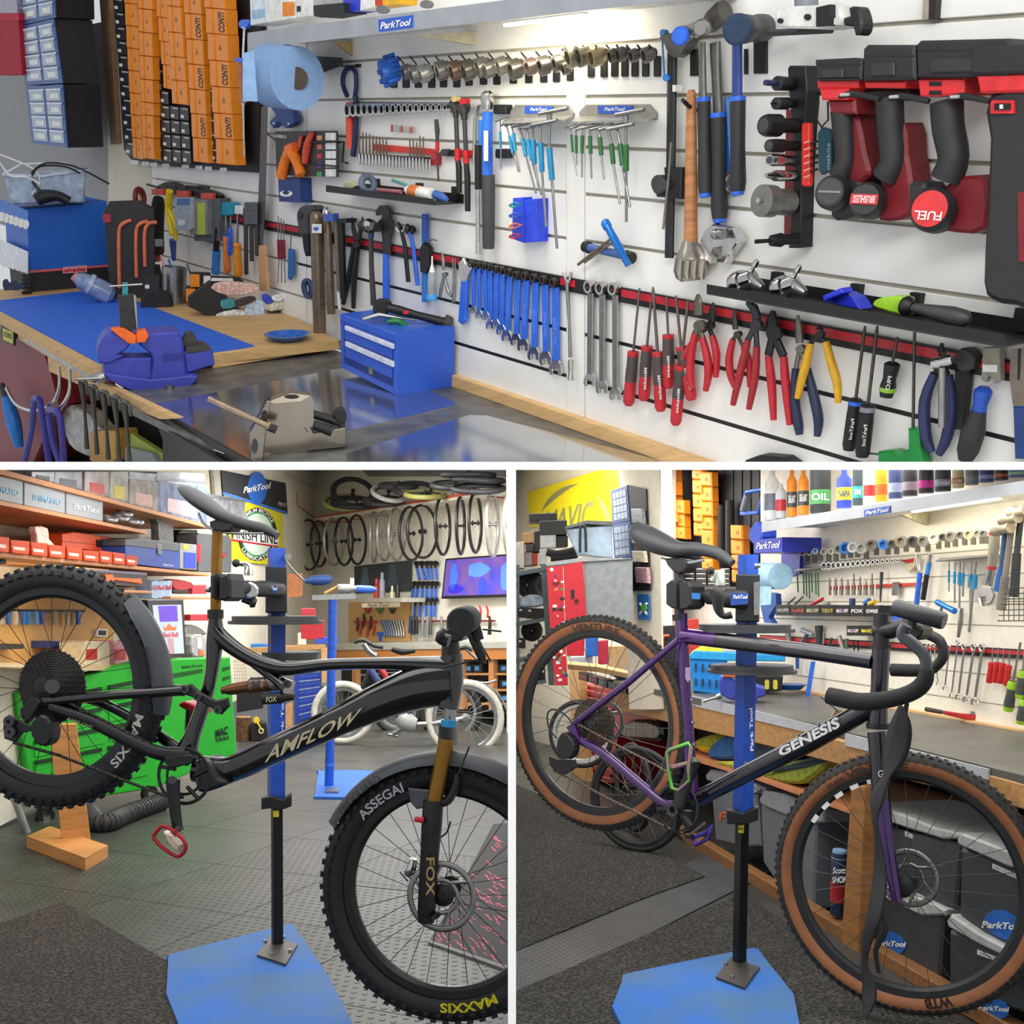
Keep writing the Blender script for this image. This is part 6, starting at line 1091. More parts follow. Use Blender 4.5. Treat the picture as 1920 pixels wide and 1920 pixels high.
lbox('tool_case','black clear topped case with orange handle above the bike wheel','case',zp(l1,(640,775),(1105,810),(1100,905),(700,880)),so_-.05,.2,M('#3c3a3a',.4),[('handle',poly(zp(l1,(790,805),(850,808),(855,830),(1020,840),(1060,838),(1070,880),(1010,870),(860,850),(850,875),(800,865)),LSW,so_-.03,.03,.003),M('#ea6c22',.45)),('lid',poly(zp(l1,(590,760),(1100,795),(1105,815),(590,775)),LSW,so_-.045,.2),M('#a5a09a',.2))])
for i,(a,b) in enumerate(((1140,1185),(1183,1290))): lbox('drinks_box',['pale blue drinks can pack at the ledge end','larger pale blue drinks box with red lettering'][i],'box',zp(l1,(a,860),(b,852),(b,995),(a,985)),so_-.05,.1,M('#9db4cf',.4,var=.15),[('lettering',text('Red Bull',zp(l1,(a+5,890),(b-5,885),(b-5,925),(a+5,925)),LSW,so_-.047),RED)])
t = T('cordless_drill','red and black cordless drill on the lower shelf','power drill'); t.a('body',poly(cr(zp(l1,(1290,850),(1330,845),(1440,870),(1450,910),(1350,930),(1300,900)),2,True),LSW,so_-.05,.06,.005),M('#a82a30',.45)); t.a('battery',poly(zp(l1,(1300,920),(1420,925),(1420,955),(1300,950)),LSW,so_-.05,.06,.004),BLK); t.done()
one('red_battery','red tool battery beside the cordless drill','battery',poly(zp(l1,(1445,895),(1550,885),(1550,955),(1445,955)),LSW,so_-.05,.06,.004),M('#b8303a',.45))
one('red_packet','red packet on the shelf behind the seat post','packet',poly(zp(l1,(1430,1110),(1565,1105),(1565,1155),(1430,1155)),LSW,so_-.05,.06,.004),M('#b52632',.45))
for i,(x0,y0,x1,y1,d) in enumerate(((0,285,8,330,0),(240,1000,262,985,0),(0,1057,12,1045,0),(225,1083,258,1070,0))): one('shelf_bracket','%s black shelf bracket on the left wall' % ORD[i],'bracket',poly([(x0-6,y1+8 if i else 955),(x1,y0-8 if i else 944),(x1,y0 if i else 950),(x0-4,y1+14 if i else 962)],LSW,so_-.1,.03),BLK)
# drinks fridge screen
FQ2 = zp(l1,(1105,1000),(1375,995),(1400,1430),(1165,1440))
t = T('drinks_sign','illuminated drinks sign in black frame on the green cabinet','sign'); SP = LSW.shift(.62)
t.a('frame',poly(FQ2,SP,0,.06,.003),M('#0d0d10',.35)); IQ = subq(FQ2,.13,.09,.93,.93); t.a('screen',poly(IQ,SP,.004,.003),M('#aab6c0',.4,em=.5,var=.06,sc=4)); t.a('purple_panel',poly(subq(IQ,.2,.02,.85,.34),SP,.006,.002),M('#5a32b8',.4,em=.5))
t.a('bulls',poly([lerp2(IQ,a,b) for a,b in ((.3,.42),(.36,.48),(.42,.44),(.52,.38),(.6,.44),(.72,.47),(.78,.42),(.76,.52),(.6,.52),(.45,.52),(.32,.53))],SP,.006,.002),M('#d86a2a',.5,em=.4)); t.a('lettering',text('Red Bull',subq(IQ,.28,.56,.82,.66),SP,.007,.03),M('#c03c4c',.5,em=.4)); t.a('glass_can',poly(subq(IQ,.42,.68,.62,1),SP,.006,.002),M('#b98d96',.3,em=.35)); t.done()
lbox('baseball_cap','grey cap with orange patch beside the drinks sign','cap',cr(zp(l1,(1440,1275),(1520,1258),(1545,1310),(1548,1420),(1480,1432),(1440,1400)),2,True),.5,.1,M('#9a9a98',.8),[('patch',poly(zp(l1,(1492,1380),(1530,1378),(1530,1415),(1492,1417)),LSW,.505,.004),M('#c06a34',.6)),('tag',poly(zp(l1,(1480,1285),(1512,1280),(1515,1365),(1482,1365)),LSW,.505,.004),WHT)],ch=.01)
lbox('helmet','dark helmet behind the grey cap','helmet',cr(zp(l1,(1400,1200),(1450,1185),(1520,1215),(1550,1260),(1440,1290),(1400,1420),(1390,1300)),2,True),.42,.12,M('#6b6a66',.5),ch=.01)
# pine pegboard with small tools, bench and canisters, seen through the wheel
WRM = M('#d9a862',.55,var=.12,sc=6,kind='woodx')
one('peg_board','warm pine tool board seen through the rear wheel','board',poly(zp(l1,(-60,975),(640,975),(850,1150),(850,1500),(-60,1490)),LSW,.03,.02),WRM)
p = LSW.h(90,1110,.3); lamp('shelf_strip_light',p+V((0,0,.12)),p+V((-.5,0,-.6)),1.6,.05,6,(1,.82,.52))
t = T('tool_rail','dark rail of small blue tools on the pine board','rail'); t.a('rail',poly(zp(l1,(60,1068),(640,1075),(640,1090),(60,1085)),LSW,.05,.02),BLK); t.done()
for i,(x,c) in enumerate(((75,'#2f5fb0'),(190,'#2f6fc8'),(225,'#2f7fc0'),(280,'#3f87c8'),(325,'#2a55c0'),(597,'#2f60c4'),(420,'#8d8674'),(515,'#a49a80'),(130,'#b9b7a9'),(25,'#9a978a'))): one('small_tool','%s small tool from the rail on the pine board' % ORD[i],'tool',poly(zp(l1,(x-12,1085),(x+12,1085),(x+9,1185),(x-9,1185)),LSW,.07,.015,.002),M(c,.4),'small tools on the pine board rail')
lbox('timer','white framed square timer on the pine board','timer',zp(l1,(728,1215),(810,1218),(808,1275),(728,1275)),.06,.03,WHT,[('face',poly(zp(l1,(740,1228),(797,1230),(796,1265),(740,1264)),LSW,.062,.002),M('#2a2c2c',.3))])
for i,(x0,x1,y0,y1) in enumerate(((0,180,1325,1365),(360,480,1305,1350),(500,610,1325,1350))): one('parts_tray','%s dark tray of parts on the pine board' % ORD[i],'tray',poly(zp(l1,(x0,y0),(x1,y0+5),(x1,y1),(x0,y1+10)),LSW,.12,.09,.002),M(['#2c2a2a','#2a3c74','#3563b4'][i],.5),'trays on the pine board')
for i,(x0,x1) in enumerate(((640,825),(855,1010))):
    t = T('fluid_canister',['cream fluid canister with red cap behind the rear wheel','pink fluid canister with red label behind the rear wheel'][i],'canister'); t.a('body',poly(zp(l1,(x0,1320),(x0+20,1305),(x1-10,1310),(x1,1345),(x1,1500),(x0+10,1495)),LSW,.3,.14,.006),M(['#e3d6b4','#d99aa8'][i],.35)); t.a('label_card',poly(zp(l1,(x0+10,1370),(x0+90,1365),(x0+90,1445),(x0+10,1450)),LSW,.303,.003),M('#c2342c',.45)); t.a('cap',poly(zp(l1,(x0+90,1300),(x0+140,1300),(x0+140,1328),(x0+90,1328)),LSW,.26,.05),RED); t.done()
GP = vplane(2685,at(65,1530,5.6)); GRNC = M('#27b52f',.42,var=.05)
one('side_bench','pale timber bench top along the left wall','workbench',poly(zp(l1,(-60,1470),(1060,1490),(1060,1520),(700,1530),(-60,1500)),LSW,.34,.33),M('#d9bd92',.6,kind='woodx',sc=5))
t = T('tool_cabinet','bright green roller tool cabinet behind the rear wheel','tool cabinet')
GQ = [(48,1385),(270,1330),(290,1478),(65,1512)]
t.a('carcass',poly([(28,1300),(270,1238),(432,1232),(444,1412),(290,1478),(65,1512)],GP,0,.12,.006),GRNC)
for c,(u0,u1) in enumerate(((.04,.62),(.66,.98))):
    for r in range(5):
        q = [(55+u0*225,1315-u0*45+r*38),(55+u1*225,1315-u1*45+r*38),(57+u1*225,1346-u1*45+r*38),(57+u0*225,1346-u0*45+r*38)]; k = t.a('drawer',poly(q,GP,.008,.008,.002),GRNC); t.a('handle',poly(subq(q,.02,.02,.98,.22),GP,.022,.018,.002),M('#14351a',.4),k)
for i,y in enumerate((1252,1270,1290)): t.a('louvre',poly([(418,y),(432,y-3),(430,y+3),(418,y+7)],GP,.004,.004),M('#0f5c17',.5))
t.a('recess',poly(zp(l4,(110,400),(385,355),(380,390),(110,440)),GP,.004,.004),M('#0f5c17',.5)); t.a('lettering',text('Select Se use',zp(l4,(195,325),(382,310),(382,335),(195,355)),GP,.004),BLK)
t.a('lettering',text('MAC',zp(l4,(500,905),(612,870),(612,945),(500,978)),GP,.006,.04),BLK); t.a('lettering',text('TOOLS',zp(l4,(500,985),(620,955),(620,990),(500,1022)),GP,.006,.04),BLK)
for x in (84,280): p = GP.h(x,1530 if x < 100 else 1488,.02); t.a('caster',lathe(p-GP.N*.02,p+GP.N*.02,[(0,.03),(0,.045),(1,.045),(1,.028),(.9,.02)],20),BLK); t.a('caster_hub',lathe(p+GP.N*.018,p+GP.N*.024,[(0,.026),(1,.024)],7),CHR)
t.done()
one('wall_pipe','grey conduit pipe leaning at the lower left wall','pipe',ptube(zp(l3,(30,720),(120,900),(205,1130)),upr(50,1563),7,off=.0),M('#8d9390',.4,.4))
p = upr(*l3(800,1060)); t = T('vacuum_hose','ribbed black hose lying on the floor before the green cabinet','hose'); hs = cr([fl3(*l3(x,y),.05) for x,y in ((660,960),(720,1040),(820,1045),(950,985),(1220,890))],5); t.a('hose',tube(hs,.045,n=12),M('#2a2a2b',.5)); t.a('ribs',join(*[ring(hs[i]+(hs[i+1]-hs[i])*k,hs[i+1]-hs[i],.047,.005,12,4) for i in range(len(hs)-1) for k in (0,.35,.7)]),M('#3b3b3c',.45),None,True); t.done()
WP = M('#c78b4e',.55,var=.16,sc=4,kind='wood'); sp = upr(*l3(510,1265))
t = T('timber_stand','inverted tee stand of pine planks on the floor','stand'); t.a('foot',prism([fl3(*l3(x,y),.06) for x,y in ((200,1150),(375,1075),(810,1220),(640,1315))],V((0,0,-.055))),WP); t.a('upright',poly(zp(l3,(365,330),(480,310),(575,310),(680,1180),(512,1262),(470,1240)),sp,0,.045,.003),WP); t.done()
# ---- posters and back corner
BQ = zp(l2,(52,22),(465,105),(478,292),(62,160))
t = T('maker_banner','black banner with blue gear emblem and white lettering','banner'); t.a('cloth',poly(BQ,LSW,.03,.004),M('#23242b',.6)); t.a('blue_edge',poly([BQ[3],BQ[2],(BQ[2][0],BQ[2][1]+4),(BQ[3][0],BQ[3][1]+6)],LSW,.031,.004),M('#3f79c8',.5))
gc = l2(283,138); t.a('gear',poly([(gc[0]+17*(1+.1*(i % 2))*math.cos(i*.1309),gc[1]+29*(1+.08*(i % 2))*math.sin(i*.1309)) for i in range(48)],LSW,.034,.003),M('#2b66c0',.5)); t.a('lettering',text('ParkTool',zp(l2,(198,130),(372,98),(366,140),(193,172)),LSW,.038,.03,.1),WHT); t.a('lettering',text('FIX IT',zp(l2,(420,225),(468,238),(468,260),(420,247)),LSW,.034,.02),WHT); t.done()
YQ = zp(l2,(70,180),(445,300),(450,640),(120,605))
t = T('lube_poster','yellow round badge lubricant poster behind the stand','poster'); t.a('sheet',poly(YQ,LSW,.028,.004),M('#d8cf22',.5)); pc = l2(283,435)
for r,ry,m,o in ((37,50,M('#1d2a20',.5),.03),(31,42,M('#3f9a58',.5),.032),(29,39,M('#cfe0cf',.5),.034)): t.a('disc',poly(circ(pc[0],pc[1],r,36,ry),LSW,o,.003),m)
t.a('name_band',poly(zp(l2,(120,380),(420,410),(418,510),(125,465)),LSW,.037,.003),WHT); t.a('name_edge',poly(zp(l2,(120,465),(418,510),(418,520),(120,475)),LSW,.038,.003),RED); t.a('lettering',text('FINISH LINE',zp(l2,(120,405),(415,425),(412,500),(125,462)),LSW,.039,.01),BLK)
arcf = lambda a0,a1,rr0,rr1: (lambda u,v: LSW.h(pc[0]+(rr0+(rr1-rr0)*v)*math.cos(math.radians(a0+(a1-a0)*u))*.74,pc[1]-(rr0+(rr1-rr0)*v)*math.sin(math.radians(a0+(a1-a0)*u)),.037))
t.a('lettering',textf('PREMIUM BICYCLE',arcf(150,30,49,42),.02),WHT); t.a('lettering',textf('LUBRICATION',arcf(215,330,42,49),.02),WHT); t.done()
t = T('wall_conduit','thin bent pipe frame on the wall beside the banner','pipe'); t.a('pipe',ptube(zp(l2,(455,48),(550,82),(710,165),(708,210)),LSW,2,off=.02),M('#c9c2b2',.5)); t.a('copper_pipe',ptube(zp(l2,(540,165),(545,250),(600,290),(650,325)),LSW,1.3,off=.02),M('#b87a62',.4)); t.done()
one('wall_batten','grey upright batten at the left of the banner','batten',poly([(400,880),(412,881),(416,930),(404,928)],LSW,.04,.03),M('#b5b0a6',.6))
# ---- wheel wall
t = T('wheel_rail','red timber rail above the hanging wheels','rail'); t.a('rail',poly([(590,968),(975,908),(975,914),(590,972)],LBW,.35,.05),M('#b5523f',.55)); t.a('loft_edge',poly([(590,972),(975,914),(975,919),(590,977)],LBW,.35,.34),M('#d6d0c2',.6)); t.done()
S('trim_2',poly([(674,876),(975,876),(975,893),(690,893)],LBW,.02,.02),M('#8b8a88',.6))
hang = [(540,690,335,670,'b'),(625,735,340,650,'b'),(710,840,325,640,'s'),(780,900,320,640,'b'),(865,985,305,635,'b'),(1008,1058,285,620,'s'),(1052,1148,280,610,'s'),(1125,1235,262,610,'s'),(1195,1350,250,610,'b'),(1245,1445,240,595,'b'),(1425,1525,190,575,'b'),(1562,1618,190,570,'b'),(1642,1726,165,560,'b'),(1756,1836,155,590,'s'),(1868,1935,170,580,'s')]
for i,(x0,x1,y0,y1,c) in enumerate(hang):
    cx,cy = l2((x0+x1)/2,(y0+y1)/2); c0 = LBW.h(cx,cy,.33); R = (y1-y0)/2/3.4286*c0.y/F
    spare_wheel('%s wheel from the left hanging on the wheel wall' % ORD[i],c0,faced(c0,(x1-x0)/(y1-y0),1),R,M('#1c1c1e',.4) if c == 'b' else M('#a2a19d',.35,.5),.016,16,'wheels hanging in a row',BLK if c == 'b' else STEEL)
    p0 = LBW.h(cx+6,cy-(y1-y0)/2/3.43+10,0); one('wheel_hook','%s red hook from the left on the wheel wall' % ORD[i],'hook',tube([p0,p0+LBW.N*.3,p0+LBW.N*.33+V((0,0,.03))],.008),M('#b8523c',.5),'red wheel hooks')
loft = [(745,1050,60,270,'#1f2022',.1),(690,1010,165,290,'#8d8a4a',0),(1000,1250,120,230,'#a5a4a0',.2),(1140,1440,85,200,'#202124',0),(1215,1510,145,215,'#8d8a4a',0),(1450,1830,36,70,'#1d1d20',0),(1510,1890,55,110,'#242428',.05),(1380,1720,78,160,'#1f1f22',0),(1515,1890,95,185,'#1c1c1f',0),(740,1100,185,280,'#1b1b1e',0),(1050,1330,95,150,'#28282b',0),(950,1240,180,262,'#18181a',0)]
for i,(x0,x1,y0,y1,c,ro) in enumerate(loft):
    cx,cy = l2((x0+x1)/2,(y0+y1)/2); c0 = LBW.h(cx,cy,.5+.03*(i % 3)); R = (x1-x0)/2/3.4286*c0.y/F
    spare_wheel('%s wheel lying in the loft above the red rail' % ORD[i],c0,faced_flat(c0,(y1-y0)/(x1-x0),ro),R*.96,M('#2a2a2c',.4),.012,12,'wheels piled in the loft',BLK,(.028,M(c,.6)))
TV = zp(l2,(1492,592),(1935,558),(1935,838),(1465,850))
t = T('television','wall mounted television with blue picture','television'); t.a('frame',poly(TV,LBW,.12,.06,.003),M('#15151a',.3))
m = M('#2a2f9a',.3,var=.3,sc=3,em=1.0); t.a('screen',poly(subq(TV,.02,.04,.98,.93),LBW,.123,.003),M('#6b4a86',.3,var=.3,sc=4,h2='#3a3fb0',em=.55))
for u0,v0,u1,v1,c in ((.08,.12,.2,.8,'#3a63e8'),(.3,.15,.66,.5,'#4d7bf0'),(.48,.5,.62,.9,'#2f44d8'),(.78,.2,.98,.85,'#4b74ee'),(.05,.65,.3,.88,'#2a22b0')): t.a('picture',poly([lerp2(subq(TV,u0,v0,u1,v1),.5+.5*math.cos(a)*(.85+.15*math.cos(3*a)),.5+.5*math.sin(a)) for a in [i*.45 for i in range(14)]],LBW,.125,.002),M(c,.4,em=.7))
t.done()
DP = zp(l2,(905,640),(1275,600),(1270,800),(910,815)); t = T('apron_print','dark poster of hanging aprons on the wheel wall','poster'); t.a('sheet',poly(DP,LBW,.02,.01),M('#3d434b',.5)); t.a('apron',poly(zp(l2,(960,650),(990,650),(1000,760),(945,765)),LBW,.022,.002),M('#5f7386',.6)); t.a('apron',poly(zp(l2,(1130,630),(1170,628),(1180,760),(1120,765)),LBW,.022,.002),M('#4e5f70',.6)); t.done()
PQ = zp(l2,(870,872),(1255,865),(1255,1125),(870,1128)); one('peg_board','pine tool board on the wheel wall','board',poly(PQ,LBW,.04,.03),M('#d8ab70',.55,var=.1,sc=5,kind='woodx'))
t = T('board_sign','white strip sign with lettering over the pine board','sign'); q = zp(l2,(955,880),(1190,872),(1190,900),(955,906)); t.a('strip',poly(q,LBW,.06,.02),M('#f4ead0',.5,em=.25)); t.a('lettering',text('Park Tool',subq(q,.15,.1,.75,.95),LBW,.063,.01,.3),M('#7a6548',.5)); t.done()
for i in range(9): x = 1075+i*17; one('board_wrench','%s wrench from the left on the pine board' % ORD[i],'wrench',ptube(zp(l2,(x,990),(x+18-i,1040),(x+30-i*2,1090)),LBW,[3,1.6,2.6],off=.06),M('#7d8fae',.35,.5) if i < 5 else STEEL,'wrenches on the pine board')
for i,(x,y) in enumerate(((925,1010),(945,1040),(965,985),(990,1045),(1010,1000),(1030,1040))): one('red_tool','%s red handled tool on the pine board' % ORD[i],'tool',ptube(zp(l2,(x,y-40),(x+4,y),(x-2,y+45)),LBW,[2,3,2],off=.06),M('#b5402f',.45) if i % 2 else M('#4a3a34',.5),'red tools on the pine board')
one('red_tool_rail','red rail across the left of the pine board','rail',poly(zp(l2,(905,992),(1048,992),(1048,1004),(905,1004)),LBW,.06,.02),RED)
for i,(x,c) in enumerate(((985,'#b8452c'),(1065,'#4c8a4c'),(1145,'#3f3f3c'))): one('board_clip','%s clip near the top of the pine board' % ORD[i],'clip',poly(zp(l2,(x-22,912),(x+22,910),(x+4,945),(x-4,945)),LBW,.07,.02,.002),M(c,.45),'clips on the pine board')
one('blue_tee_tool','blue tee shaped tool at the bottom of the pine board','tool',join(poly(zp(l2,(1048,1062),(1090,1062),(1090,1082),(1048,1082)),LBW,.06,.02),poly(zp(l2,(1062,1082),(1078,1082),(1076,1120),(1064,1120)),LBW,.06,.02)),BLUH)
k = 0
for row,(y0,xs) in enumerate(((610,(1300,1335,1370,1395,1425)),(740,(1290,1318,1345,1375,1405,1432)),(845,(1300,1335,1370,1400,1425)))):
    for i,x in enumerate(xs):
        t = T('cone_wrench','%s black and blue wrench in the %s row right of the poster' % (ORD[i],['top','middle','bottom'][row]),'wrench','black and blue wrenches right of the poster'); h = [100,95,105][row]; sx_ = [24,-14,-8][row]*(1 if i < 2 else .4)
        t.a('head',poly(circ(*l2(x,y0+10),4.5,8),LBW,.05,.02,.002),BLK); t.a('handle',ptube(zp(l2,(x,y0+12),(x+sx_*.4,y0+h*.45)),LBW,2.6,off=.04),BLK); t.a('grip',ptube(zp(l2,(x+sx_*.4,y0+h*.45),(x+sx_,y0+h+15)),LBW,2.8,off=.04),BLUH); t.done()
one('tool_rail','red and black rail below the television','rail',join(poly(zp(l2,(1265,988),(1805,985),(1805,998),(1265,1000)),LBW,.05,.02)),M('#7a3038',.5))
for i,(x,c,h) in enumerate(((1265,'#2b3c7a',70),(1285,'#3a3a3c',80),(1305,'#2f2f31',75),(1345,'#8d8f92',95),(1375,'#8d8f92',100),(1395,'#55585c',80),(1465,'#8a8c8e',60),(1510,'#24262a',55),(1775,'#222224',80))): one('rail_tool','%s tool from the left on the rail below the television' % ORD[i],'tool',ptube(zp(l2,(x,960),(x+3,1000),(x,1000+h)),LBW,[2,3,4],off=.07),M(c,.4,.3),'tools on the rail below the television')
for i,x in enumerate((1715,1760)): one('red_pliers',['left','right'][i]+' red plier handle beside the handlebar','pliers',ptube(zp(l2,(x-5,895),(x+5,930),(x+2,970)),LBW,2,off=.06,sm=2),RED)
# ---- back benches
BF = LBW.shift(.75)
t = T('long_bench','long timber workbench below the wheel wall','workbench'); t.a('worktop',poly([(630,1206),(975,1203),(975,1215),(630,1219)],BF,0,.74),M('#a9a89f',.5)); t.a('apron',poly([(630,1217),(975,1214),(975,1236),(630,1238)],BF,-.01,.03),M('#b9793f',.55,kind='woodx',sc=5))
for x in (660,860,916): t.a('post',poly(quad(x,1234,x+9,1330),BF,-.03,.05),M('#bd8450',.55,kind='wood',sc=5))
for y in (1262,1292,1318): t.a('shelf',poly([(862,y),(975,y),(975,y+4),(862,y+4)],BF,-.05,.5),M('#b9834c',.55))
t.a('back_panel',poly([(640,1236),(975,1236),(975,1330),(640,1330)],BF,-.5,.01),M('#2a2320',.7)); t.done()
for i,(x,y) in enumerate(((870,1246),(886,1246),(936,1246),(888,1275),(938,1275),(880,1302),(938,1302))):
    t = T('storage_bin','%s black bin with blue label under the long bench' % ORD[i],'bin','black bins under the long bench'); t.a('bin',poly(quad(x-2,y,x+18,y+15),BF,-.06,.2),BLK); t.a('label_card',poly(quad(x+4,y+3,x+12,y+11),BF,-.058,.003),M('#4a90c8',.5)); t.done()
SBP = upr(560,1372)
t = T('drawer_cabinet','blue steel drawer cabinet behind the stand','cabinet'); t.a('carcass',poly(zp(l4,(1205,360),(1450,355),(1450,790),(1215,870)),SBP,0,.4),M('#2340a0',.45))
for i in range(6): k = t.a('drawer',poly(zp(l4,(1250,385+i*75),(1445,375+i*68),(1445,430+i*68),(1250,445+i*75)),SBP,.006,.006,.002),M('#2645aa',.45)); t.a('handle',poly(zp(l4,(1252,390+i*75),(1440,378+i*68),(1440,386+i*68),(1252,400+i*75)),SBP,.014,.01),M('#a9b2cc',.35,.4),k)
t.done()
t = T('side_table','timber topped side bench behind the stand post','workbench'); t.a('top',poly(zp(l4,(680,175),(1490,145),(1490,175),(1130,205),(680,215)),SBP,.05,.35),M('#b98c58',.55,kind='woodx',sc=5)); t.a('leg',poly(zp(l4,(1130,680),(1195,650),(1195,880),(1130,900)),SBP,.05,.04),M('#c99a6a',.55)); t.a('leg',poly(zp(l4,(1450,170),(1510,165),(1505,480),(1460,480)),SBP,.05,.04),M('#c99a6a',.55)); t.done()
one('splash_panel','cream panel behind the side bench','panel',poly(zp(l4,(560,-120),(1010,-120),(1010,250),(560,250)),upr(480,1330),-.3,.02),M('#d8cfae',.6))
lbp = SBP
t = T('fuel_can','black fuel can with yellow cap on the floor behind the frame','can'); q = upr(475,1390); t.a('can',poly(zp(l4,(810,870),(850,830),(960,840),(975,1000),(820,1010)),q,0,.12,.008),BLK); t.a('cap',poly(circ(*l4(868,820),6,10),q,.02,.04),YEL); t.a('strap',ptube(zp(l4,(870,830),(895,870),(910,900)),q,1.5,off=.02,sm=3),YEL); t.a('ring',ptube([l4(910+20*math.cos(a),915+22*math.sin(a)) for a in [i*.785 for i in range(9)]],q,1.4,off=.02),M('#c9c08a',.5)); t.done()
t = T('log_stool','short bark covered log standing on the floor','log'); t.a('log',plathe(*l4(755,1010),*l4(755,790),[(0,14),(1,14)],q,-.1,16),M('#5f432c',.9,var=.4,sc=40,bump=.6)); t.a('cut_top',plathe(*l4(755,790),*l4(755,784),[(0,13.5),(1,13.5)],q,-.1,16),M('#c7a06c',.7)); t.done()
one('black_crate','black crate behind the shock absorber','crate',poly(zp(l4,(690,575),(930,560),(930,710),(690,750)),q,-.12,.2,.004),BLK)
t = T('wire_basket','fine wire mesh panel beside the green cabinet','mesh'); t.a('wires',join(*[ptube(zp(l4,(660+i*20,270),(680+i*20,470)),q,.6,off=-.05,n=4) for i in range(6)],*[ptube(zp(l4,(660,290+i*30),(780,290+i*30)),q,.6,off=-.05,n=4) for i in range(6)]),M('#b9a98c',.5)); t.done()
bb = upr(600,1372)
lst = [('blue_case','flat blue case on the side bench','case',(815,130,965,180),'#2f78c4'),('white_tub','white plastic tub on the side bench','tub',(1240,30,1315,140),'#e6e0cc'),('blue_cloth','bright blue cloth heap on the side bench','cloth',(1400,70,1600,130),'#2450c4'),('red_toolbox','red tool chest at the back of the side bench','tool chest',(1265,-80,1480,90),'#b5222c'),('red_toolbox','small red machine above the red tool chest','machine',(1270,-190,1400,-105),'#b8303a')]
for n,l,c,(x0,y0,x1,y1),col in lst: one(n,l,c,poly(cr(zp(l4,(x0,y0+6),(x0+12,y0),(x1-12,y0),(x1,y0+8),(x1,y1),(x0,y1)),1,True),bb,-.12,.12,.004),M(col,.45))
one('wooden_block','wooden bit block with drilled holes behind the crank handle','block',join(poly(zp(l2,(478,690),(572,685),(572,830),(478,845)),bb,-.2,.08),*[poly(circ(*l2(495+22*(i % 4),715+35*(i//4)),3,8),bb,-.198,.003) for i in range(12)]),M('#a8693c',.6))
t = T('bench_grinder','grey bench fixture with blue lever beside the second stand','fixture'); t.a('body',plathe(*l2(800,785),*l2(925,785),[(0,9),(.6,9),(.7,6),(1,6)],bb,.0,14),M('#8d8f90',.35,.5)); t.a('lever',plathe(*l2(920,785),*l2(1050,790),[(0,7),(.7,7),(1,3)],bb,.0,12),M('#2c5fc0',.4)); t.a('post',poly(zp(l2,(880,715),(905,715),(905,780),(880,780)),bb,-.01,.03),WHT); t.a('handle',ptube(zp(l2,(715,815),(815,765)),bb,3,off=.0),M('#b98f5a',.5)); t.done()
for i,(x,y0,w,c,l) in enumerate(((1185,715,16,'#23231f','black spray can'),(1150,765,15,'#d8cfae','cream squeeze bottle'),(1085,680,20,'#9a98a0','grey sealant tube'),(1050,720,22,'#b8383c','red spray bottle'))):
    t = T('bottle',l+' on the ledge below the apron poster','bottle'); t.a('body',plathe(*l2(x,845),*l2(x,y0+35),[(0,w*.28),(.85,w*.28),(1,w*.12)],LBW,.3,12),M(c,.4)); t.a('cap',plathe(*l2(x,y0+35),*l2(x,y0),[(0,w*.18),(1,w*.14)],LBW,.3,10),BLK if i == 0 else M(c,.4)); t.done()
one('ledge','narrow ledge below the apron poster','ledge',poly(zp(l2,(905,848),(1215,842),(1215,870),(905,872)),LBW,.35,.3),M('#b9b4a6',.5))
# second stand
S2 = upr(617,1478); t = T('repair_stand','second blue stand standing further back with round post','repair stand')
t.a('base_plate',floorp(cr(zp(l4,(1400,1480),(1425,1280),(1450,1272),(1920,1272),(2100,1400),(1950,1500),(1430,1505)),2,True),.02,.02),M('#1f62c4',.7)); t.a('post',plathe(624,1120,617,1475,[(0,8.5),(1,8.5)],S2,0,14),M('#2058cc',.35)); t.a('foot',floorp(zp(l4,(1490,1425),(1600,1425),(1605,1460),(1485,1460)),.03,.01),STEEL); t.a('top_tray',poly(zp(l2,(635,825),(915,815),(915,850),(635,858)),S2,.03,.25),M('#a5a8a6',.4,.5)); t.a('collar',plathe(619,1430,618.5,1436,[(0,9.2),(1,9.2)],S2,0,14),M('#4a7ad8',.4)); t.done()
# parked bikes
def parked(label,w1,w2,R1,R2,mt,fr,mfr,off):
    t = T('parked_bike',label,'bicycle'); d1_ = H*F/(w1[1]+R1-PY); pl = upr(0,0,at(w1[0],w1[1],d1_)); pl = PL(at(w1[0],w1[1],d1_),(1,0,0),(0,0,1),(0,-1,0))
    for nm,(x,y),R in (('rear_wheel',w1,R1),('front_wheel',w2,R2)):
        c0 = pl.h(x,y,off); rw = R*c0.y/F; k = t.a(nm,ring(c0,pl.N,rw-.03,.028,44,8),mt); t.a('rim',band_ring(c0,pl.N,rw-.085,rw-.055,.012,44),M('#8f9294',.3,.6),k); t.a('spokes',join(*[tube([c0+(pl.U*math.cos(a)+pl.V*math.sin(a))*(rw-.075),c0+(pl.U*math.cos(a+.4)+pl.V*math.sin(a+.4))*.03],.0016,n=3,cap=False) for a in [i*.3142 for i in range(20)]]),M('#a5a5a5',.4,.4),k); t.a('hub',lathe(c0-pl.N*.05,c0+pl.N*.05,[(0,.02),(.2,.04),(.4,.02),(1,.02)],12),STEEL,k)
    for nm,pts,r,m in fr: t.a(nm,ptube(pts,pl,r,off=off,sm=2 if len(pts) > 2 else 0),m)
    t.done()
BFm = M('#2d3a66',.35); WT_ = M('#c9c6ba',.6)
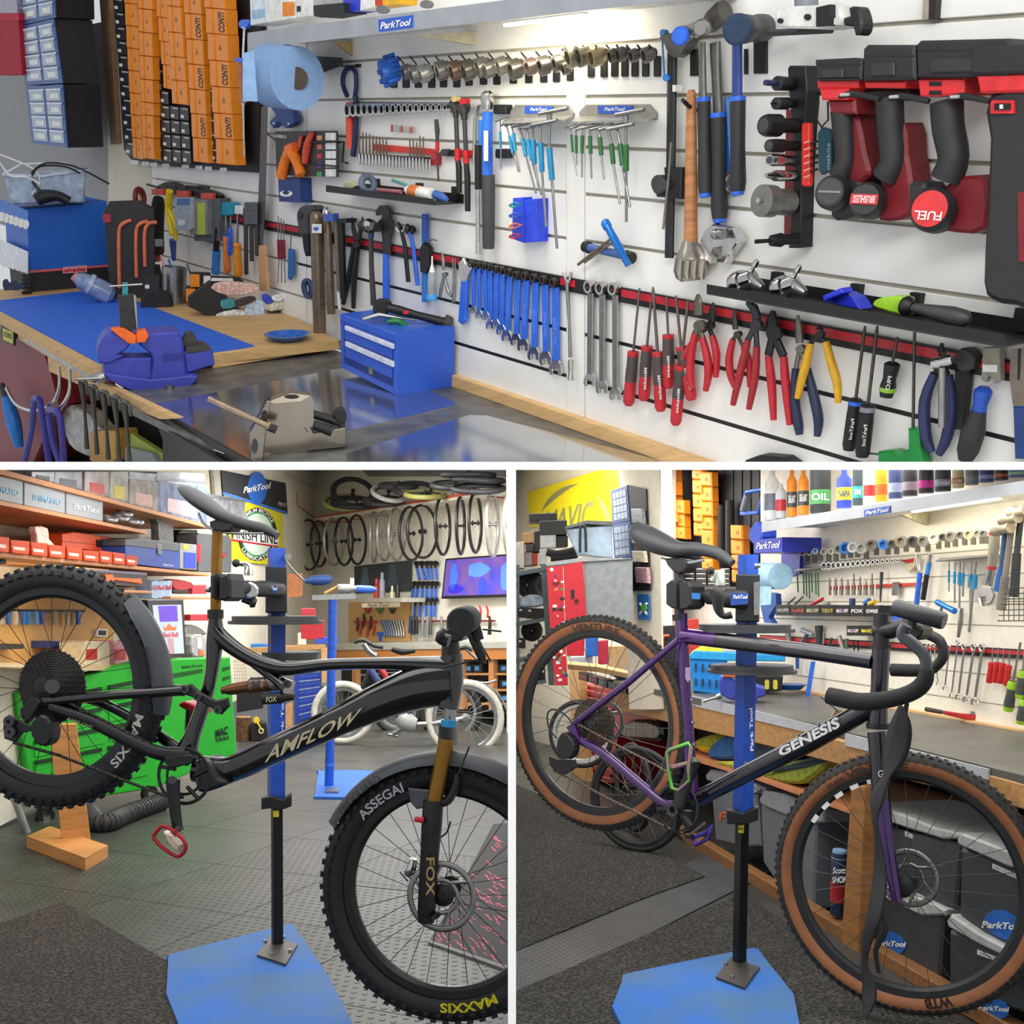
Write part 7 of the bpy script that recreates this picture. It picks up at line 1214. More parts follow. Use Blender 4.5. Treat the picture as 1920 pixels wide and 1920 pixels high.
parked('white tyred blue framed bike parked behind the down tube',(643,1336),(872,1347),60,74,WT_,[('down_tube',zp(l5,(640,360),(720,480),(900,780)),7,BFm),('seat_tube',zp(l5,(1010,700),(960,800),(940,870)),5,BFm),('chain_stay',zp(l5,(950,860),(1200,850),(1500,800)),5,STEEL),('motor',zp(l5,(900,780),(980,840),(1060,860)),[14,18,12],M('#9a9b98',.4)),('crank',zp(l5,(1000,845),(850,940)),5,STEEL),('pedal',zp(l5,(810,945),(890,960)),3,STEEL),('fork',zp(l5,(640,370),(560,560),(400,750)),5,BLK),('stem',zp(l5,(590,130),(640,200),(700,240)),6,STEEL),('handlebar',zp(l5,(500,120),(580,95),(680,150),(760,160)),3.5,BLK),('saddle',zp(l5,(840,175),(930,200),(1050,190)),[5,7,4],BLK),('mudguard',zp(l5,(1440,480),(1600,470),(1780,560),(1870,720)),2,STEEL),('rack',zp(l5,(1460,480),(1700,480),(1780,455)),2,STEEL)],BFm,0)
parked('dark tyred red framed bike parked behind the white tyred one',(745,1330),(845,1335),48,60,M('#26282a',.7),[('down_tube',zp(l5,(740,360),(820,470),(1000,720)),6,M('#a8242e',.4)),('top_tube',zp(l5,(560,420),(800,400),(1000,390)),3,BLK),('handlebar',zp(l5,(1440,180),(1500,160),(1560,190)),4,BLK),('stem',zp(l5,(1500,170),(1620,280)),3,STEEL)],BFm,-.35)
# pink mat
t = T('bolt_mat','black floor mat with pink lightning bolts','mat'); MQ = [(925,1545),(951,1543),(951,1812),(806,1762),(858,1676),(893,1606)]; t.a('mat',floorp(MQ,.012,.012),M('#17171a',.7)); rnd = random.Random(3)
def inside(x,y):
    c = False
    for i in range(len(MQ)):
        (a,b),(c2,d) = MQ[i],MQ[i-1]
        if (b > y) != (d > y) and x < (c2-a)*(y-b)/(d-b)+a: c = not c
    return c
n = 0; gs = []
while n < 60:
    x,y = rnd.uniform(808,945),rnd.uniform(1548,1805); s = rnd.uniform(6,13); an = rnd.uniform(.2,.9)
    zz = [(-1,-.1),(-.1,-.25),(0,0),(1,.1),(.1,.3),(0,.08)]; pts = [(x+s*(a*math.cos(an)-b*math.sin(an)*.6),y+s*(a*math.sin(an)+b*math.cos(an))) for a,b in zz]
    if all(inside(*p) for p in pts): gs.append(pts); n += 1
for g in gs: t.a('bolt_print',([fl3(a,b,.0128) for a,b in g],[tuple(range(6))],False),M('#d8406a',.6))
t.a('edge',floorp([(803,1766),(806,1762),(951,1811),(951,1818)],.014,.014),M('#6d6d6d',.6)); t.done()
CLIP[:] = [PARR,SLABB]
# ================================================================ LOWER RIGHT BAY
r1 = Z(960,875,4); r2 = Z(1400,875,3.692); r3 = Z(960,1230,4.8); r4 = Z(1260,1180,4.8); r5 = Z(1560,1180,5.3333); r6 = Z(1400,1500,3.692); r7 = Z(960,1500,3.692)
def B(name,label,cat,q,pl,off,dep,m,extra=(),group=None,ch=.003):
    t = T(name,label,cat,group); t.a('body',poly(q,pl,off,dep,ch),m)
    for e in extra: t.a(*e)
    return t.done()
# ---- mats and floor strip
MTM = M('#1c1c1a',.9,sc=100,bump=1,kind='weave',h2='#4b4943')
one('floor_mat','large dark ribbed mat on the far side of the right bay','mat',floorp(zp(r7,(30,-110),(560,130),(700,210),(1000,365),(1100,400),(1335,525),(900,680),(30,1035)),.012,.012),MTM)
one('floor_mat','near dark ribbed mat under the blue stand base','mat',floorp(zp(r7,(30,1320),(1600,640),(1900,850),(2500,1250),(3450,1700),(30,1700)),.012,.012),MTM)
so4 = fl3(968,1857)-V((.595,.804,0))*.5-V((-.804,.595,0))*.06
tiles('floor',so4,math.atan2(.804,.595),7,1,.36,lambda c: True,lambda c: True,M('#46484a',.42,var=.12,sc=6))
# ---- work stand
SR = upr(*r7(1570,1200)); pA,pB = at(1118,1354,3.5),at(1690,1655,2.86)
dR = (V((pB.x,pB.y,0))-V((pA.x,pA.y,0))).normalized(); nR = V((dR.y,-dR.x,0))
if nR.dot(C-pA) < 0: nR = -nR
BR = PL(pA,dR,V((0,0,1)),nR)
t = T('repair_stand','blue and black workshop stand clamping the purple gravel bike','repair stand')
t.a('base_plate',floorp(cr(zp(r7,(762,1250),(780,1215),(840,1190),(1590,1038),(1680,1032),(1740,1080),(2000,1600),(780,1600)),2,True),.03,.02),BPL)
t.a('foot_plate',floorp(zp(r7,(1410,1222),(1515,1085),(1715,1155),(1612,1298)),.038,.008),M('#4c4945',.45,.4))
for x,y in ((1480,1142),(1525,1232),(1655,1210),(1610,1112)): q = fl3(*r7(x,y),.038); t.a('bolt',lathe(q,q+V((0,0,.008)),[(0,.007),(1,.006)],6),STEEL)
post(t,'lower_post',(1386,1392),1822,1520,9,SR,M('#121317',.4),.45); post(t,'upper_post',(1393,1403),1522,1040,13.5,SR,M('#1f4fb4',.42),.45)
t.a('collar',poly(zp(r4,(495,1630),(570,1640),(640,1660),(720,1620),(775,1605),(775,1720),(690,1750),(495,1755)),SR,.05,.04,.003),BLK); t.a('sticker',poly(zp(r4,(597,1770),(650,1760),(645,1835),(595,1830)),SR,.045,.004),M('#c9b91c',.5)); t.a('lettering',text('MAX',zp(r4,(600,1785),(645,1780),(645,1805),(600,1808)),SR,.047),BLK)
t.a('slide_block',poly(zp(r1,(1680,805),(1860,810),(1855,1165),(1675,1165)),SR,.09,.16,.004),M('#1a1b1f',.4)); t.a('side_rail',poly(zp(r1,(1812,870),(1858,860),(1855,1110),(1815,1115)),SR,.1,.01),STEEL)
A,Bq = BR.h(*r1(1340,960)),SR.h(*r1(1770,1000),.1); t.a('clamp_tube',lathe(A,Bq,[(a,b*A.y/F) for a,b in ((0,11),(.25,11),(.3,15),(.58,15),(.6,18),(.95,18),(1,14))],18),BLK); SK = SR.shift(.3)
q = zp(r1,(1640,945),(1775,950),(1770,1030),(1640,1040)); t.a('clamp_label',poly(q,SR,.21,.004),M('#2a4a9c',.4)); t.a('lettering',text('ParkTool',subq(q,.15,.15,.95,.5),SR,.214,.02,.1),WHT); t.a('clamp_label',poly(zp(r1,(1348,945),(1412,950),(1412,995),(1348,992)),SK,.02,.003),M('#2a6cb0',.4))
t.a('jaw',poly(zp(r1,(1150,880),(1190,850),(1240,860),(1240,1070),(1190,1060),(1150,1030)),BR,.05,.06,.005),BLK); t.a('jaw',poly(zp(r1,(1245,870),(1320,860),(1345,900),(1345,1040),(1310,1070),(1250,1075)),BR,.06,.08,.005),BLK)
t.a('cam_lever',ptube(zp(r1,(1500,920),(1540,960),(1550,1070),(1590,1120),(1650,1110)),SK,[10,13,9,6,7],off=.03,sm=3),BLK); t.a('ball_knob',plathe(*r1(1462,775),*r1(1515,785),[(0,2),(.15,6),(.5,8),(.85,6),(1,2)],SK,-.05,14),BLK); t.a('quick_lever',ptube(zp(r1,(1500,860),(1530,790),(1560,780),(1560,890)),SK,[5,6,9,10],off=-.06),M('#a9b0a4',.35,.5))
for x0,x1,y in ((1302,1490,1178),(1325,1494,1254)):
    c0 = SR.h((x0+x1)/2,y); R = (x1-x0)/2*c0.y/F; t.a('tray',lathe(c0-V((0,0,.012)),c0+V((0,0,.012)),[(0,R*.98),(.4,R*.98),(.4,R*.9),(1,R*.9)],40),M('#37383a',.5))
t.a('post_lettering',textf('Park Tool',lambda u,v: SR.h(1407+v*6-u*2,1408-u*80,.025),.02),WHT); t.a('top_bolt',plathe(*r1(1820,745),*r1(1862,742),[(0,6),(.4,6),(.5,4),(1,4)],SR,.06,8),STEEL); t.done()
# ---- gravel bike
def gt(pts,k=1.0,off=0,sm=4,n=12,pl=None): return ptube([p[:2] for p in pts],pl or BR,[p[2] for p in pts],rn=k,off=off,n=n,sm=sm)
PUR = M('#3a1158',.2,.25,coat=.7,var=.08); PBK = M('#17131f',.18,.2,coat=.7); TAN = M('#8c5836',.65,var=.1,sc=30); TRD = M('#2b2926',.8,var=.35,sc=60); TAPE = M('#1a1a1c',.8,var=.08)
t = T('gravel_bike','purple gravel bike with tan wall tyres clamped in the stand','bicycle')
cR2 = BR.h(1118,1354); Rr2 = 200*cR2.y/F; cF2 = pB = at(1697,1655,2.86); Rf2 = 244*pB.y/F; axF = faced(cF2,.985,-1)
RIM = M('#1d1e20',.35)
k1,*_ = bike_wheel(t,'rear_wheel',cR2,nR,Rr2,.026,TAN,TRD,RIM,.026,28,M('#55534f',.4,.6),96,.009,.005,hubw=.05,rotor=.07,rotside=-1)
k2,*_ = bike_wheel(t,'front_wheel',cF2,axF,Rf2,.026,TAN,TRD,RIM,.026,28,M('#55534f',.4,.6),96,.009,.005,hubw=.05,rotor=.08,rotside=-1)
OLB = M('#2a1c12',.6); tyre_text(t,'WTB',cF2,axF,Rf2-.038,math.radians(-67),math.radians(-80),.028,OLB,.027,k2,bold=.05); tyre_text(t,'VENTURE',cF2,axF,Rf2-.036,math.radians(118),math.radians(88),.022,OLB,.027,k2); tyre_text(t,'47x650',cF2,axF,Rf2-.038,math.radians(130),math.radians(120),.016,OLB,.027,k2); tyre_text(t,'VENTURE',cR2,nR,Rr2-.036,math.radians(105),math.radians(70),.022,OLB,.027,k1)
for a in (148,138,128,118,108): tyre_text(t,'I',cF2,axF,Rf2-.069,math.radians(a+2),math.radians(a-3),.012,WHT,.016,k2)
t.a('seat_tube',gt([(1277,1150,12),(1280,1220,12),(1291,1400,12),(1298,1495,13)],1,0,2),PUR); t.a('top_tube',gt([(1280,1192,14),(1400,1207,15),(1520,1222,15),(1636,1240,15)],1,0,0),PBK); t.a('top_tube_fade',gt([(1280,1192,14.3),(1345,1200,15)],1,0,0),PUR); t.a('down_tube',gt([(1310,1497,15),(1400,1450,17),(1520,1390,19),(1640,1322,19)],1,0,0),PBK); t.a('head_tube',gt([(1652,1212,17),(1649,1290,16),(1646,1362,19)],1,0,0,16),PBK); t.a('headset',gt([(1652,1208,19),(1652,1216,19)],1,0,0,16),BLK); t.a('headset',gt([(1646,1356,21),(1646,1366,21)],1,0,0,16),BLK)
for s in (.055,-.055): t.a('seat_stay',gt([(1272,1200,6),(1180,1278,7),(1075,1358,6)],1,s,0),PUR); t.a('chain_stay',gt([(1080,1385,7),(1130,1412,9),(1200,1470,9),(1250,1508,9),(1290,1500,10)],1,s),PUR)
for s in (.05,-.05): t.a('fork_blade',gt([(1644,1372,18),(1650,1440,19),(1652,1500,17)],.8,s,0),PBK); t.a('fork_tip',gt([(1652,1498,17),(1664,1590,14),(1682,1690,10)],.8,s,0),PUR)
t.a('lettering',text('GENESIS',zp(r4,(950,1075),(1490,780),(1515,880),(975,1150)),BR,.034,.035),M('#c9ccd0',.4)); t.a('lettering',text('G',zp(r4,(1850,1270),(1900,1265),(1905,1330),(1855,1335)),BR,.085,.02),M('#c9ccd0',.4)); t.a('badge',poly(zp(r4,(118,345),(165,340),(165,450),(140,475),(118,440)),BR,.023,.003),M('#8d7fa0',.4))
for x,y in ((180,635),(190,838),(198,1035)): t.a('boss_bolt',plathe(*r4(x-8,y),*r4(x+10,y),[(0,3),(1,3)],BR,.012,8),STEEL)
for x,y in ((512,1290),(663,1205),(1135,950),(1318,850)): t.a('boss_bolt',plathe(*r4(x,y+14),*r4(x+2,y-12),[(0,3),(1,3)],BR,.0,8),STEEL)
t.a('seat_post',gt([(1272,1062,9),(1274,1155,9.5)],1,0,0),M('#37383c',.4)); t.a('seat_collar',gt([(1274,1152,14),(1275,1163,14)],1,0,0),BLK)
sx = [(1194,984,8,.03),(1206,1000,19,.07),(1235,1018,21,.07),(1270,1030,16,.045),(1310,1030,12,.028),(1345,1038,11,.022),(1373,1056,7,.016)]
t.a('saddle',tube(cr([BR.h(a,b) for a,b,_,_ in sx],4),[q[1] for q in cr([(0,c*3.35/F) for _,_,c,_ in sx],4)],[q[1] for q in cr([(0,d) for *_,d in sx],4)],nR,16),M('#303236',.5)); t.a('saddle_rail',gt([(1240,1046,2.5),(1280,1056,3),(1320,1050,2.5)],1,.02),GRY); t.a('saddle_clamp',poly(cr(zp(r1,(1140,690),(1260,690),(1310,720),(1290,790),(1210,790)),2,True),BR,.03,.06,.004),BLK)
ck = BR.h(1270,1516,.06); t.a('chain_ring',join(ring(ck,nR,.07,.007,44,6,.003),*[tube([ck+(dR*math.cos(a)+V((0,0,1))*math.sin(a))*.015,ck+(dR*math.cos(a)+V((0,0,1))*math.sin(a))*.068],.011,n=6) for a in (.4,1.6,3.3,4.6,5.5)]),M('#161618',.4)); t.a('spindle',lathe(ck,ck+nR*.03,[(0,.02),(1,.019),(1,.011),(.3,.01)],18),DGR); t.a('crank_arm',gt([(1272,1512,15),(1290,1460,11),(1306,1424,11)],.5,.085,2),M('#1d1d20',.4)); t.a('far_crank',gt([(1290,1520,9),(1292,1572,9)],.6,-.09,0),BLK)
RB1,RB2 = M('#b96a9a',.2,.8,h2='#5fb04a',sc=18),M('#7a3f9c',.2,.8,h2='#2c5fc0',sc=20)
for nm,pts,m,o in (('pedal',zp(r3,(1395,870),(1420,845),(1590,785),(1610,820),(1590,1000),(1600,1120),(1500,1210),(1440,1190),(1410,1030)),RB1,.12),('far_pedal',zp(r3,(1620,1640),(1760,1580),(1790,1520),(1770,1640),(1650,1700)),RB2,-.1)): t.a(nm,ptube(pts+pts[:1],BR,4,off=o),m)
t.a('pedal_axle',ptube(zp(r3,(1420,1010),(1600,960),(1650,935)),BR,5,off=.11),RB1)
for i in range(9):
    R = .018+i*.0072; p = BR.h(1112,1356,.05-i*.0035); t.a('sprocket',join(ring(p,nR,R,.003,32,5,.0014),*[bx(p+(dR*math.cos(a)+V((0,0,1))*math.sin(a))*(R+.004),dR,V((0,0,1)),nR,.004,.004,.002) for a in [k*2*math.pi/(9+3*i) for k in range(9+3*i)]]),M('#4a443c',.35,.7),k1)
t.a('derailleur',poly(cr(zp(r3,(420,720),(470,690),(540,760),(560,850),(510,930),(430,900),(390,830)),2,True),BR,.09,.03,.005),BLK); t.a('derailleur_cage',poly(zp(r3,(330,900),(400,930),(560,940),(575,1000),(470,1070),(380,1040),(335,980)),BR,.075,.01,.002),BLK); t.a('cable',ptube(zp(r3,(550,620),(480,530),(380,480),(320,520),(330,640),(400,740)),BR,1.6,off=.08,sm=4),BLK); t.a('hanger',poly(zp(r3,(480,640),(550,600),(610,760),(560,770)),BR,.07,.015,.003),PUR)
chain(t,zp(r3,(590,610),(880,770),(1300,985),(1420,1060)),BR,.004,.06,M('#77685a',.35,.7),6); chain(t,zp(r3,(370,1030),(620,1150),(900,1300),(1250,1470),(1430,1560),(1600,1610),(1740,1500)),BR,.004,.06,M('#77685a',.35,.7),6)
CP = vplane(1500,BR.h(1655,1200)); CP = PL(BR.h(1655,1200),BR.U,BR.V,BR.N)
t.a('spacers',gt([(1652,1150,14),(1652,1172,14),(1652,1208,15)],1,0,0,16),BLK); t.a('stem',gt([(1640,1183,14),(1670,1182,16),(1700,1172,15)],1,.0,2),MBK)
t.a('handlebar',gt([(1700,1172,11),(1692,1190,12),(1712,1207,12),(1733,1230,11),(1738,1262,10)],1,.16),M('#3a3d44',.35)); t.a('bar_tape',gt([(1738,1255,13),(1733,1278,16),(1712,1297,16),(1672,1310,16),(1616,1316,17),(1575,1309,17),(1553,1304,16)],1,.17),TAPE); t.a('handlebar',gt([(1736,1188,10),(1762,1202,10),(1768,1232,10),(1748,1255,10)],1,-.2),BLK); t.a('bar_tape',gt([(1750,1254,11),(1720,1257,12),(1672,1256,12)],1,-.2),TAPE); t.a('clamp_block',poly(cr(zp(r2,(1080,1100),(1150,1080),(1220,1130),(1180,1200),(1110,1190)),2,True),BR,.04,.08,.006),BLK)
t.a('head_light',plathe(1676,1138,1771,1165,[(0,14),(.05,16),(.95,17),(1,15)],BR,.06,18),M('#24262b',.4)); t.a('light_mount',gt([(1710,1155,8),(1712,1176,8)],1,.05,0),BLK)
rb = [(1688,1322,3),(1690,1350,16),(1686,1380,22),(1676,1420,20),(1662,1456,7),(1645,1495,13),(1641,1540,5),(1648,1590,8),(1650,1650,13),(1640,1715,13),(1626,1760,10),(1621,1805,6),(1630,1850,13),(1628,1880,12),(1622,1908,3)]
def ribbon(rb,off): return tube(cr([BR.h(a,b,off+.012*math.sin(b*.03)) for a,b,_ in rb],3),[max(.001,q[1]) for q in cr([(0,c*2.9/F) for *_,c in rb],3)],.0012,nR,6)
t.a('loose_tape',ribbon(rb,.2),M('#2c2c2e',.6)); t.a('loose_tape',ribbon([(1702,1318,3),(1692,1350,8),(1694,1400,8),(1690,1425,3)],.15),M('#2c2c2e',.6)); t.a('loose_tape',ribbon([(1648,1680,3),(1660,1740,6),(1642,1780,5),(1648,1825,4)],.17),M('#242426',.6)); t.done()
# ---- bench
RWD = M('#b98a54',.6,var=.18,sc=5,kind='woodx'); RBM = M('#5a5853',.4,var=.2,sc=6,bump=.05); ALW = M('#c6cbd2',.35,.35,var=.06)
def rp(pts,z,dep): return prism([PL((0,0,z),(1,0,0),(0,1,0),(0,0,1)).h(x,y) for x,y in pts],V((0,0,-dep)))
t = T('right_bench','long timber bench with rubber top and pale metal edging','workbench')
t.a('worktop',rp([(1180,1262),(1440,1282),(1700,1322),(2400,1452),(2400,1574),(1540,1360),(1150,1275)],RBH,.03),RBM)
t.a('front_rail',poly([(1150,1290),(1414,1347),(1600,1395),(1860,1455),(2400,1593),(2400,1664),(1860,1500),(1600,1440),(1414,1392),(1150,1330)],RFP,.0,.05,.003),RWD)
for pts in ([(1180,1276),(1414,1332),(1560,1368),(1560,1384),(1414,1350),(1180,1296)],[(1584,1375),(1852,1442),(1852,1462),(1584,1398)]): t.a('metal_edging',poly(pts,RFP,.006,.006),ALW)
t.a('lower_shelf',poly([(1265,1408),(1420,1455),(1600,1520),(1600,1528),(1420,1463),(1265,1416)],RFP,-.02,.5),M('#d38a5c',.6)); t.a('sill',poly([(1258,1546),(1456,1664),(1640,1778),(2400,2214),(2400,2263),(1640,1803),(1456,1690),(1288,1585)],RFP,.0,.05,.003),M('#8f6238',.65,var=.2,sc=5,kind='woodx'))
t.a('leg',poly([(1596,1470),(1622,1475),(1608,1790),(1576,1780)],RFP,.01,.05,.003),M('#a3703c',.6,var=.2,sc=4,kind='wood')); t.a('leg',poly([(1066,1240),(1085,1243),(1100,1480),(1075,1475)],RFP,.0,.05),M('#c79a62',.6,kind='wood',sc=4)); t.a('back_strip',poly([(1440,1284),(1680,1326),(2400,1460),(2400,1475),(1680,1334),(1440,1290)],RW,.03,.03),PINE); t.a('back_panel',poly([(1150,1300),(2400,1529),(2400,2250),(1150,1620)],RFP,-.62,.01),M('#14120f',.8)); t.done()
one('blue_mat','blue rubber mat on the far end of the right bench','mat',rp([(1120,1252),(1230,1248),(1290,1268),(1270,1292),(1160,1272)],RBH+.006,.006),MATB)
def RF(x,y,z=None): return upr(0,0,PL((0,0,RBH if z is None else z),(1,0,0),(0,1,0),(0,0,1)).h(x,y))
q = RF(1345,1300)
t = T('plastic_basket','bright blue slotted plastic basket on the bench behind the bike','basket'); CY = M('#1a86d8',.4); t.a('basket',poly(zp(r4,(160,250),(200,205),(500,230),(490,600),(190,560)),q,0,.2,.006),CY); t.a('rim',poly(zp(r4,(155,240),(200,195),(1020,235),(1020,290),(520,285),(165,268)),q,.012,.22,.004),M('#1f9ad8',.4))
for i in range(10): x,y = 215+(i % 5)*62,340+(i//5)*135+(i % 5)*5; t.a('slot',poly(rr(*r4(x-12,y-35),*r4(x+12,y+35),2),q,.014,.004),M('#0f3c64',.5))
t.done()
one('yellow_cloth','yellow cloth heaped in the blue basket','cloth',poly(cr(zp(r4,(170,215),(290,150),(400,160),(470,220),(300,225)),3,True),q,-.05,.1,.01),M('#d8d838',.8,var=.2))
B('plastic_basket','black slotted crate with yellow contents behind the stand post','basket',zp(r4,(760,425),(1000,425),(990,555),(770,575)),q,.02,.2,BLK,[('slot',poly(rr(*r4(x-20,455),*r4(x+20,540),3),q,.024,.004),M('#c9c03a',.5)) for x in (855,930)])
t = T('bench_vise','blue bench vise on the bench behind the stand post','vise'); q2 = RF(1372,1318); t.a('jaw',poly(cr(zp(r4,(425,500),(440,430),(500,415),(560,460),(590,520),(560,640),(450,590)),2,True),q2,.02,.12,.006),VB); t.a('body',poly(zp(r4,(560,480),(740,500),(840,530),(840,600),(770,620),(765,680),(580,670)),q2,.0,.12,.006),VB); t.a('spindle',plathe(*r4(280,650),*r4(440,600),[(0,2.5),(.75,2.5),(.76,5),(1,6)],q2,.06,10),STEEL); t.a('soft_jaw',poly(zp(r4,(450,395),(590,400),(590,430),(460,425)),q2,.03,.06),M('#d8602a',.5)); t.done()
one('blue_lever','tall blue bar standing at the bench end','bar',poly(zp(r4,(1250,290),(1292,290),(1240,605),(1200,600)),RF(1510,1305),0,.02),BLUH)
one('magnetic_dish','round blue dish on the bench end beside the crate','dish',(lambda c: lathe(c,c+V((0,0,.025)),[(0,.05),(1,.08),(1,.074),(.3,.04)],24))(RF(1480,1300).h(*r4(1065,540))),M('#2060b8',.2))
t = T('torque_wrench','red handled ratchet wrench lying on the bench at the wall','torque wrench'); q = RF(1780,1352); t.a('grip',plathe(*r5(925,795),*r5(1110,830),[(0,3),(.1,4.5),(.9,4),(1,3.5)],q,.0,12),M('#4a3e3c',.5)); t.a('bar',poly(zp(r5,(1110,815),(1300,845),(1440,850),(1455,890),(1400,915),(1300,895),(1110,850)),q,.01,.02,.003),M('#b8262c',.45)); t.a('drive',poly(zp(r5,(1385,820),(1425,825),(1425,855),(1385,850)),q,.01,.02),GRY); t.done()
t = T('truing_clamp','steel clamp bracket on the bench behind the bar tape','clamp'); q = RF(1590,1355); t.a('plate',poly(zp(r4,(1430,780),(1470,710),(1560,730),(1640,800),(1650,900),(1440,930)),q,0,.03,.003),M('#a8957c',.3,.6)); t.a('rod',ptube(zp(r4,(1345,600),(1500,730)),q,3.5,off=.02),STEEL); t.done()
t = T('cordless_tool','red and black cordless tool standing at the right edge','power tool'); q = RF(1900,1470,.5); t.a('body',poly(zp(r5,(1790,1440),(1830,1420),(1960,1430),(1960,1760),(1830,1740),(1755,1620)),q,0,.1,.008),M('#4a4a4c',.5)); t.a('collar',plathe(*r5(1895,1420),*r5(1895,1340),[(0,13),(1,10)],q,-.03,14),M('#7a7a7c',.35,.6)); t.a('chuck',plathe(*r5(1895,1340),*r5(1900,1240),[(0,6),(.5,4),(.6,7),(1,6)],q,-.03,12),BLK); t.a('red_band',poly(zp(r5,(1800,1425),(1960,1415),(1960,1450),(1795,1465)),q,.004,.02),RED); t.done()
# ---- under the bench
for i,(pts,c,l) in enumerate(((zp(r4,(200,1000),(390,940),(470,970),(420,1040),(340,1080),(250,1090)),'#a3a02a','olive yellow cloth'),(zp(r4,(200,1040),(310,1060),(345,1090),(320,1120),(210,1080)),'#e0b21c','folded amber cloth'),(zp(r4,(330,1060),(440,970),(570,960),(580,1150),(400,1170),(320,1150)),'#2a5f9a','pile of blue shirts'),(zp(r4,(740,1000),(900,1020),(1100,1140),(1000,1200),(740,1180)),'#3b4a55','dark grey blue shirts'),(zp(r4,(820,1300),(900,1220),(1050,1190),(1300,1160),(1390,1200),(1200,1370),(1060,1390),(840,1350)),'#8f9a32','lime and grey shirt pile'),(zp(r4,(880,1260),(1090,1200),(1300,1130),(1380,1180),(1200,1250),(950,1290)),'#3c5157','slate shirts folded over the lime pile'),(zp(r4,(390,1190),(570,1200),(570,1270),(440,1230)),'#b9b83a','lime edge below the blue shirts'))): one('folded_cloth',l+' on the shelf under the bench','clothing',poly(cr(pts,3,True),RFP,-.08+.01*i,.25,.012),M(c,.85,var=.25,sc=40,bump=.3))
GB = M('#6d7278',.5,var=.05); GLD = M('#8d9298',.45); DB = M('#3c3f42',.5,var=.08); LLD = M('#b5b7b4',.45)
def tub(label,body,lid,m,ml,off=-.05,dep=.35,extra=()):
    t = T('storage_tub',label,'storage tub'); t.a('body',poly(body,RFP,off,dep,.008),m); t.a('lid',poly(lid,RFP,off+.012,dep+.02,.006),ml)
    for e in extra: t.a(*e)
    t.done()
tub('light grey tub with orange marking left of the stand post',zp(r4,(350,1390),(760,1480),(790,1950),(640,1960),(390,1900)),zp(r4,(300,1310),(340,1260),(560,1290),(830,1430),(820,1480),(700,1470),(310,1360)),GB,GLD,extra=[('marking',text('F',zp(r4,(425,1650),(490,1640),(480,1730),(420,1720)),RFP,-.046,.03),M('#d8682a',.6)),('handle',ptube(zp(r4,(730,1390),(800,1440),(740,1470)),RFP,3,off=-.03),GLD)])
tub('light grey tub right of the stand post',zp(r4,(800,1580),(1150,1700),(1300,1740),(1270,2500),(1000,2370),(820,2100)),zp(r4,(780,1530),(820,1450),(1000,1480),(1370,1640),(1350,1740),(1200,1750),(800,1580)),GB,GLD,extra=[('red_mark',poly(zp(r6,(330,500),(370,515),(370,565),(330,545)),RFP,-.045,.003),M('#b8383c',.5))])
tw = [('upper charcoal tub behind the fork',[(830,150),(1150,230),(1490,300),(1440,750),(1240,740),(850,520)],[(805,60),(830,20),(1110,110),(1300,190),(1490,230),(1500,270),(1350,270),(1090,190),(810,90)],-.06,None,(1095,215,1150,270)),('lower charcoal tub behind the fork',[(790,590),(950,660),(1360,800),(1330,1240),(1150,1230),(800,990)],[(765,520),(800,470),(950,560),(1380,760),(1370,800),(1200,800),(950,680),(770,560)],-.05,(1000,990,90,76),None),('upper charcoal tub at the right of the wheel',[(1480,330),(1700,420),(1990,520),(1990,1060),(1610,920),(1470,800)],[(1450,270),(1490,230),(1990,420),(1990,500),(1800,460),(1460,310)],-.02,(1775,865,125,95),(1700,440,1905,560)),('lower charcoal tub at the right of the wheel',[(1400,900),(1700,1020),(1990,1120),(1990,1500),(1700,1400),(1400,1290)],[(1380,830),(1410,790),(1600,920),(1850,1050),(1830,1110),(1600,1000),(1390,880)],-.01,(1715,1440,90,70),(1595,1035,1790,1140))]
for l,b,ld,o,gear,lab in tw:
    ex = []
    if gear:
        gx,gy = r6(*gear[:2]); w_,h_ = gear[2]/3.692,gear[3]/3.692; ex.append(('emblem',poly([(gx+w_*(1+.07*(i % 2))*math.cos(i*.1309),gy+h_*(1+.07*(i % 2))*math.sin(i*.1309)+w_*.25*math.cos(i*.1309)) for i in range(48)],RFP,o+.004,.003),M('#2568c0',.45))); ex.append(('lettering',text('ParkTool',[(gx-w_*1.15,gy-h_*.3),(gx+w_*1.15,gy-h_*.1),(gx+w_*1.1,gy+h_*.4),(gx-w_*1.2,gy+h_*.2)],RFP,o+.008,.04,.1),WHT))
    if lab: a,b2 = r6(*lab[:2]),r6(*lab[2:]); lq = [a,(b2[0],b2[1]-7),b2,(a[0],a[1]+9)]; ex.append(('label_card',poly(lq,RFP,o+.004,.003),WHT)); ex.append(('label_text',text('MECH SPARES' if 'upper' in l else 'WINTER SPARES',subq(lq,.08,.25,.92,.75),RFP,o+.006,0),BLK))
    tub(l,zp(r6,*b),zp(r6,*ld),DB,LLD,o,.3,ex)
t = T('towel_roll','blue and red roll of shop towels on the sill','paper roll'); q = RFP.shift(-.04); t.a('roll',plathe(*r6(630,790),*r6(645,350),[(0,14),(.95,15),(1,12)],q,0,18),M('#22304f',.4)); t.a('top',plathe(*r6(643,400),*r6(645,345),[(0,15.3),(1,13)],q,0,18),M('#8fb6d8',.5)); t.a('red_band',plathe(*r6(633,700),*r6(638,570),[(0,15),(1,15.4)],q,0,18),M('#b83036',.45)); t.a('lettering',text('Scott',zp(r6,(595,465),(685,465),(685,510),(595,510)),q,.03,.02,.2),WHT); t.a('lettering',text('SHOP',zp(r6,(590,530),(690,530),(690,575),(590,575)),q,.03,.04,.2),WHT); t.done()
RT = RFP.shift(-.04)
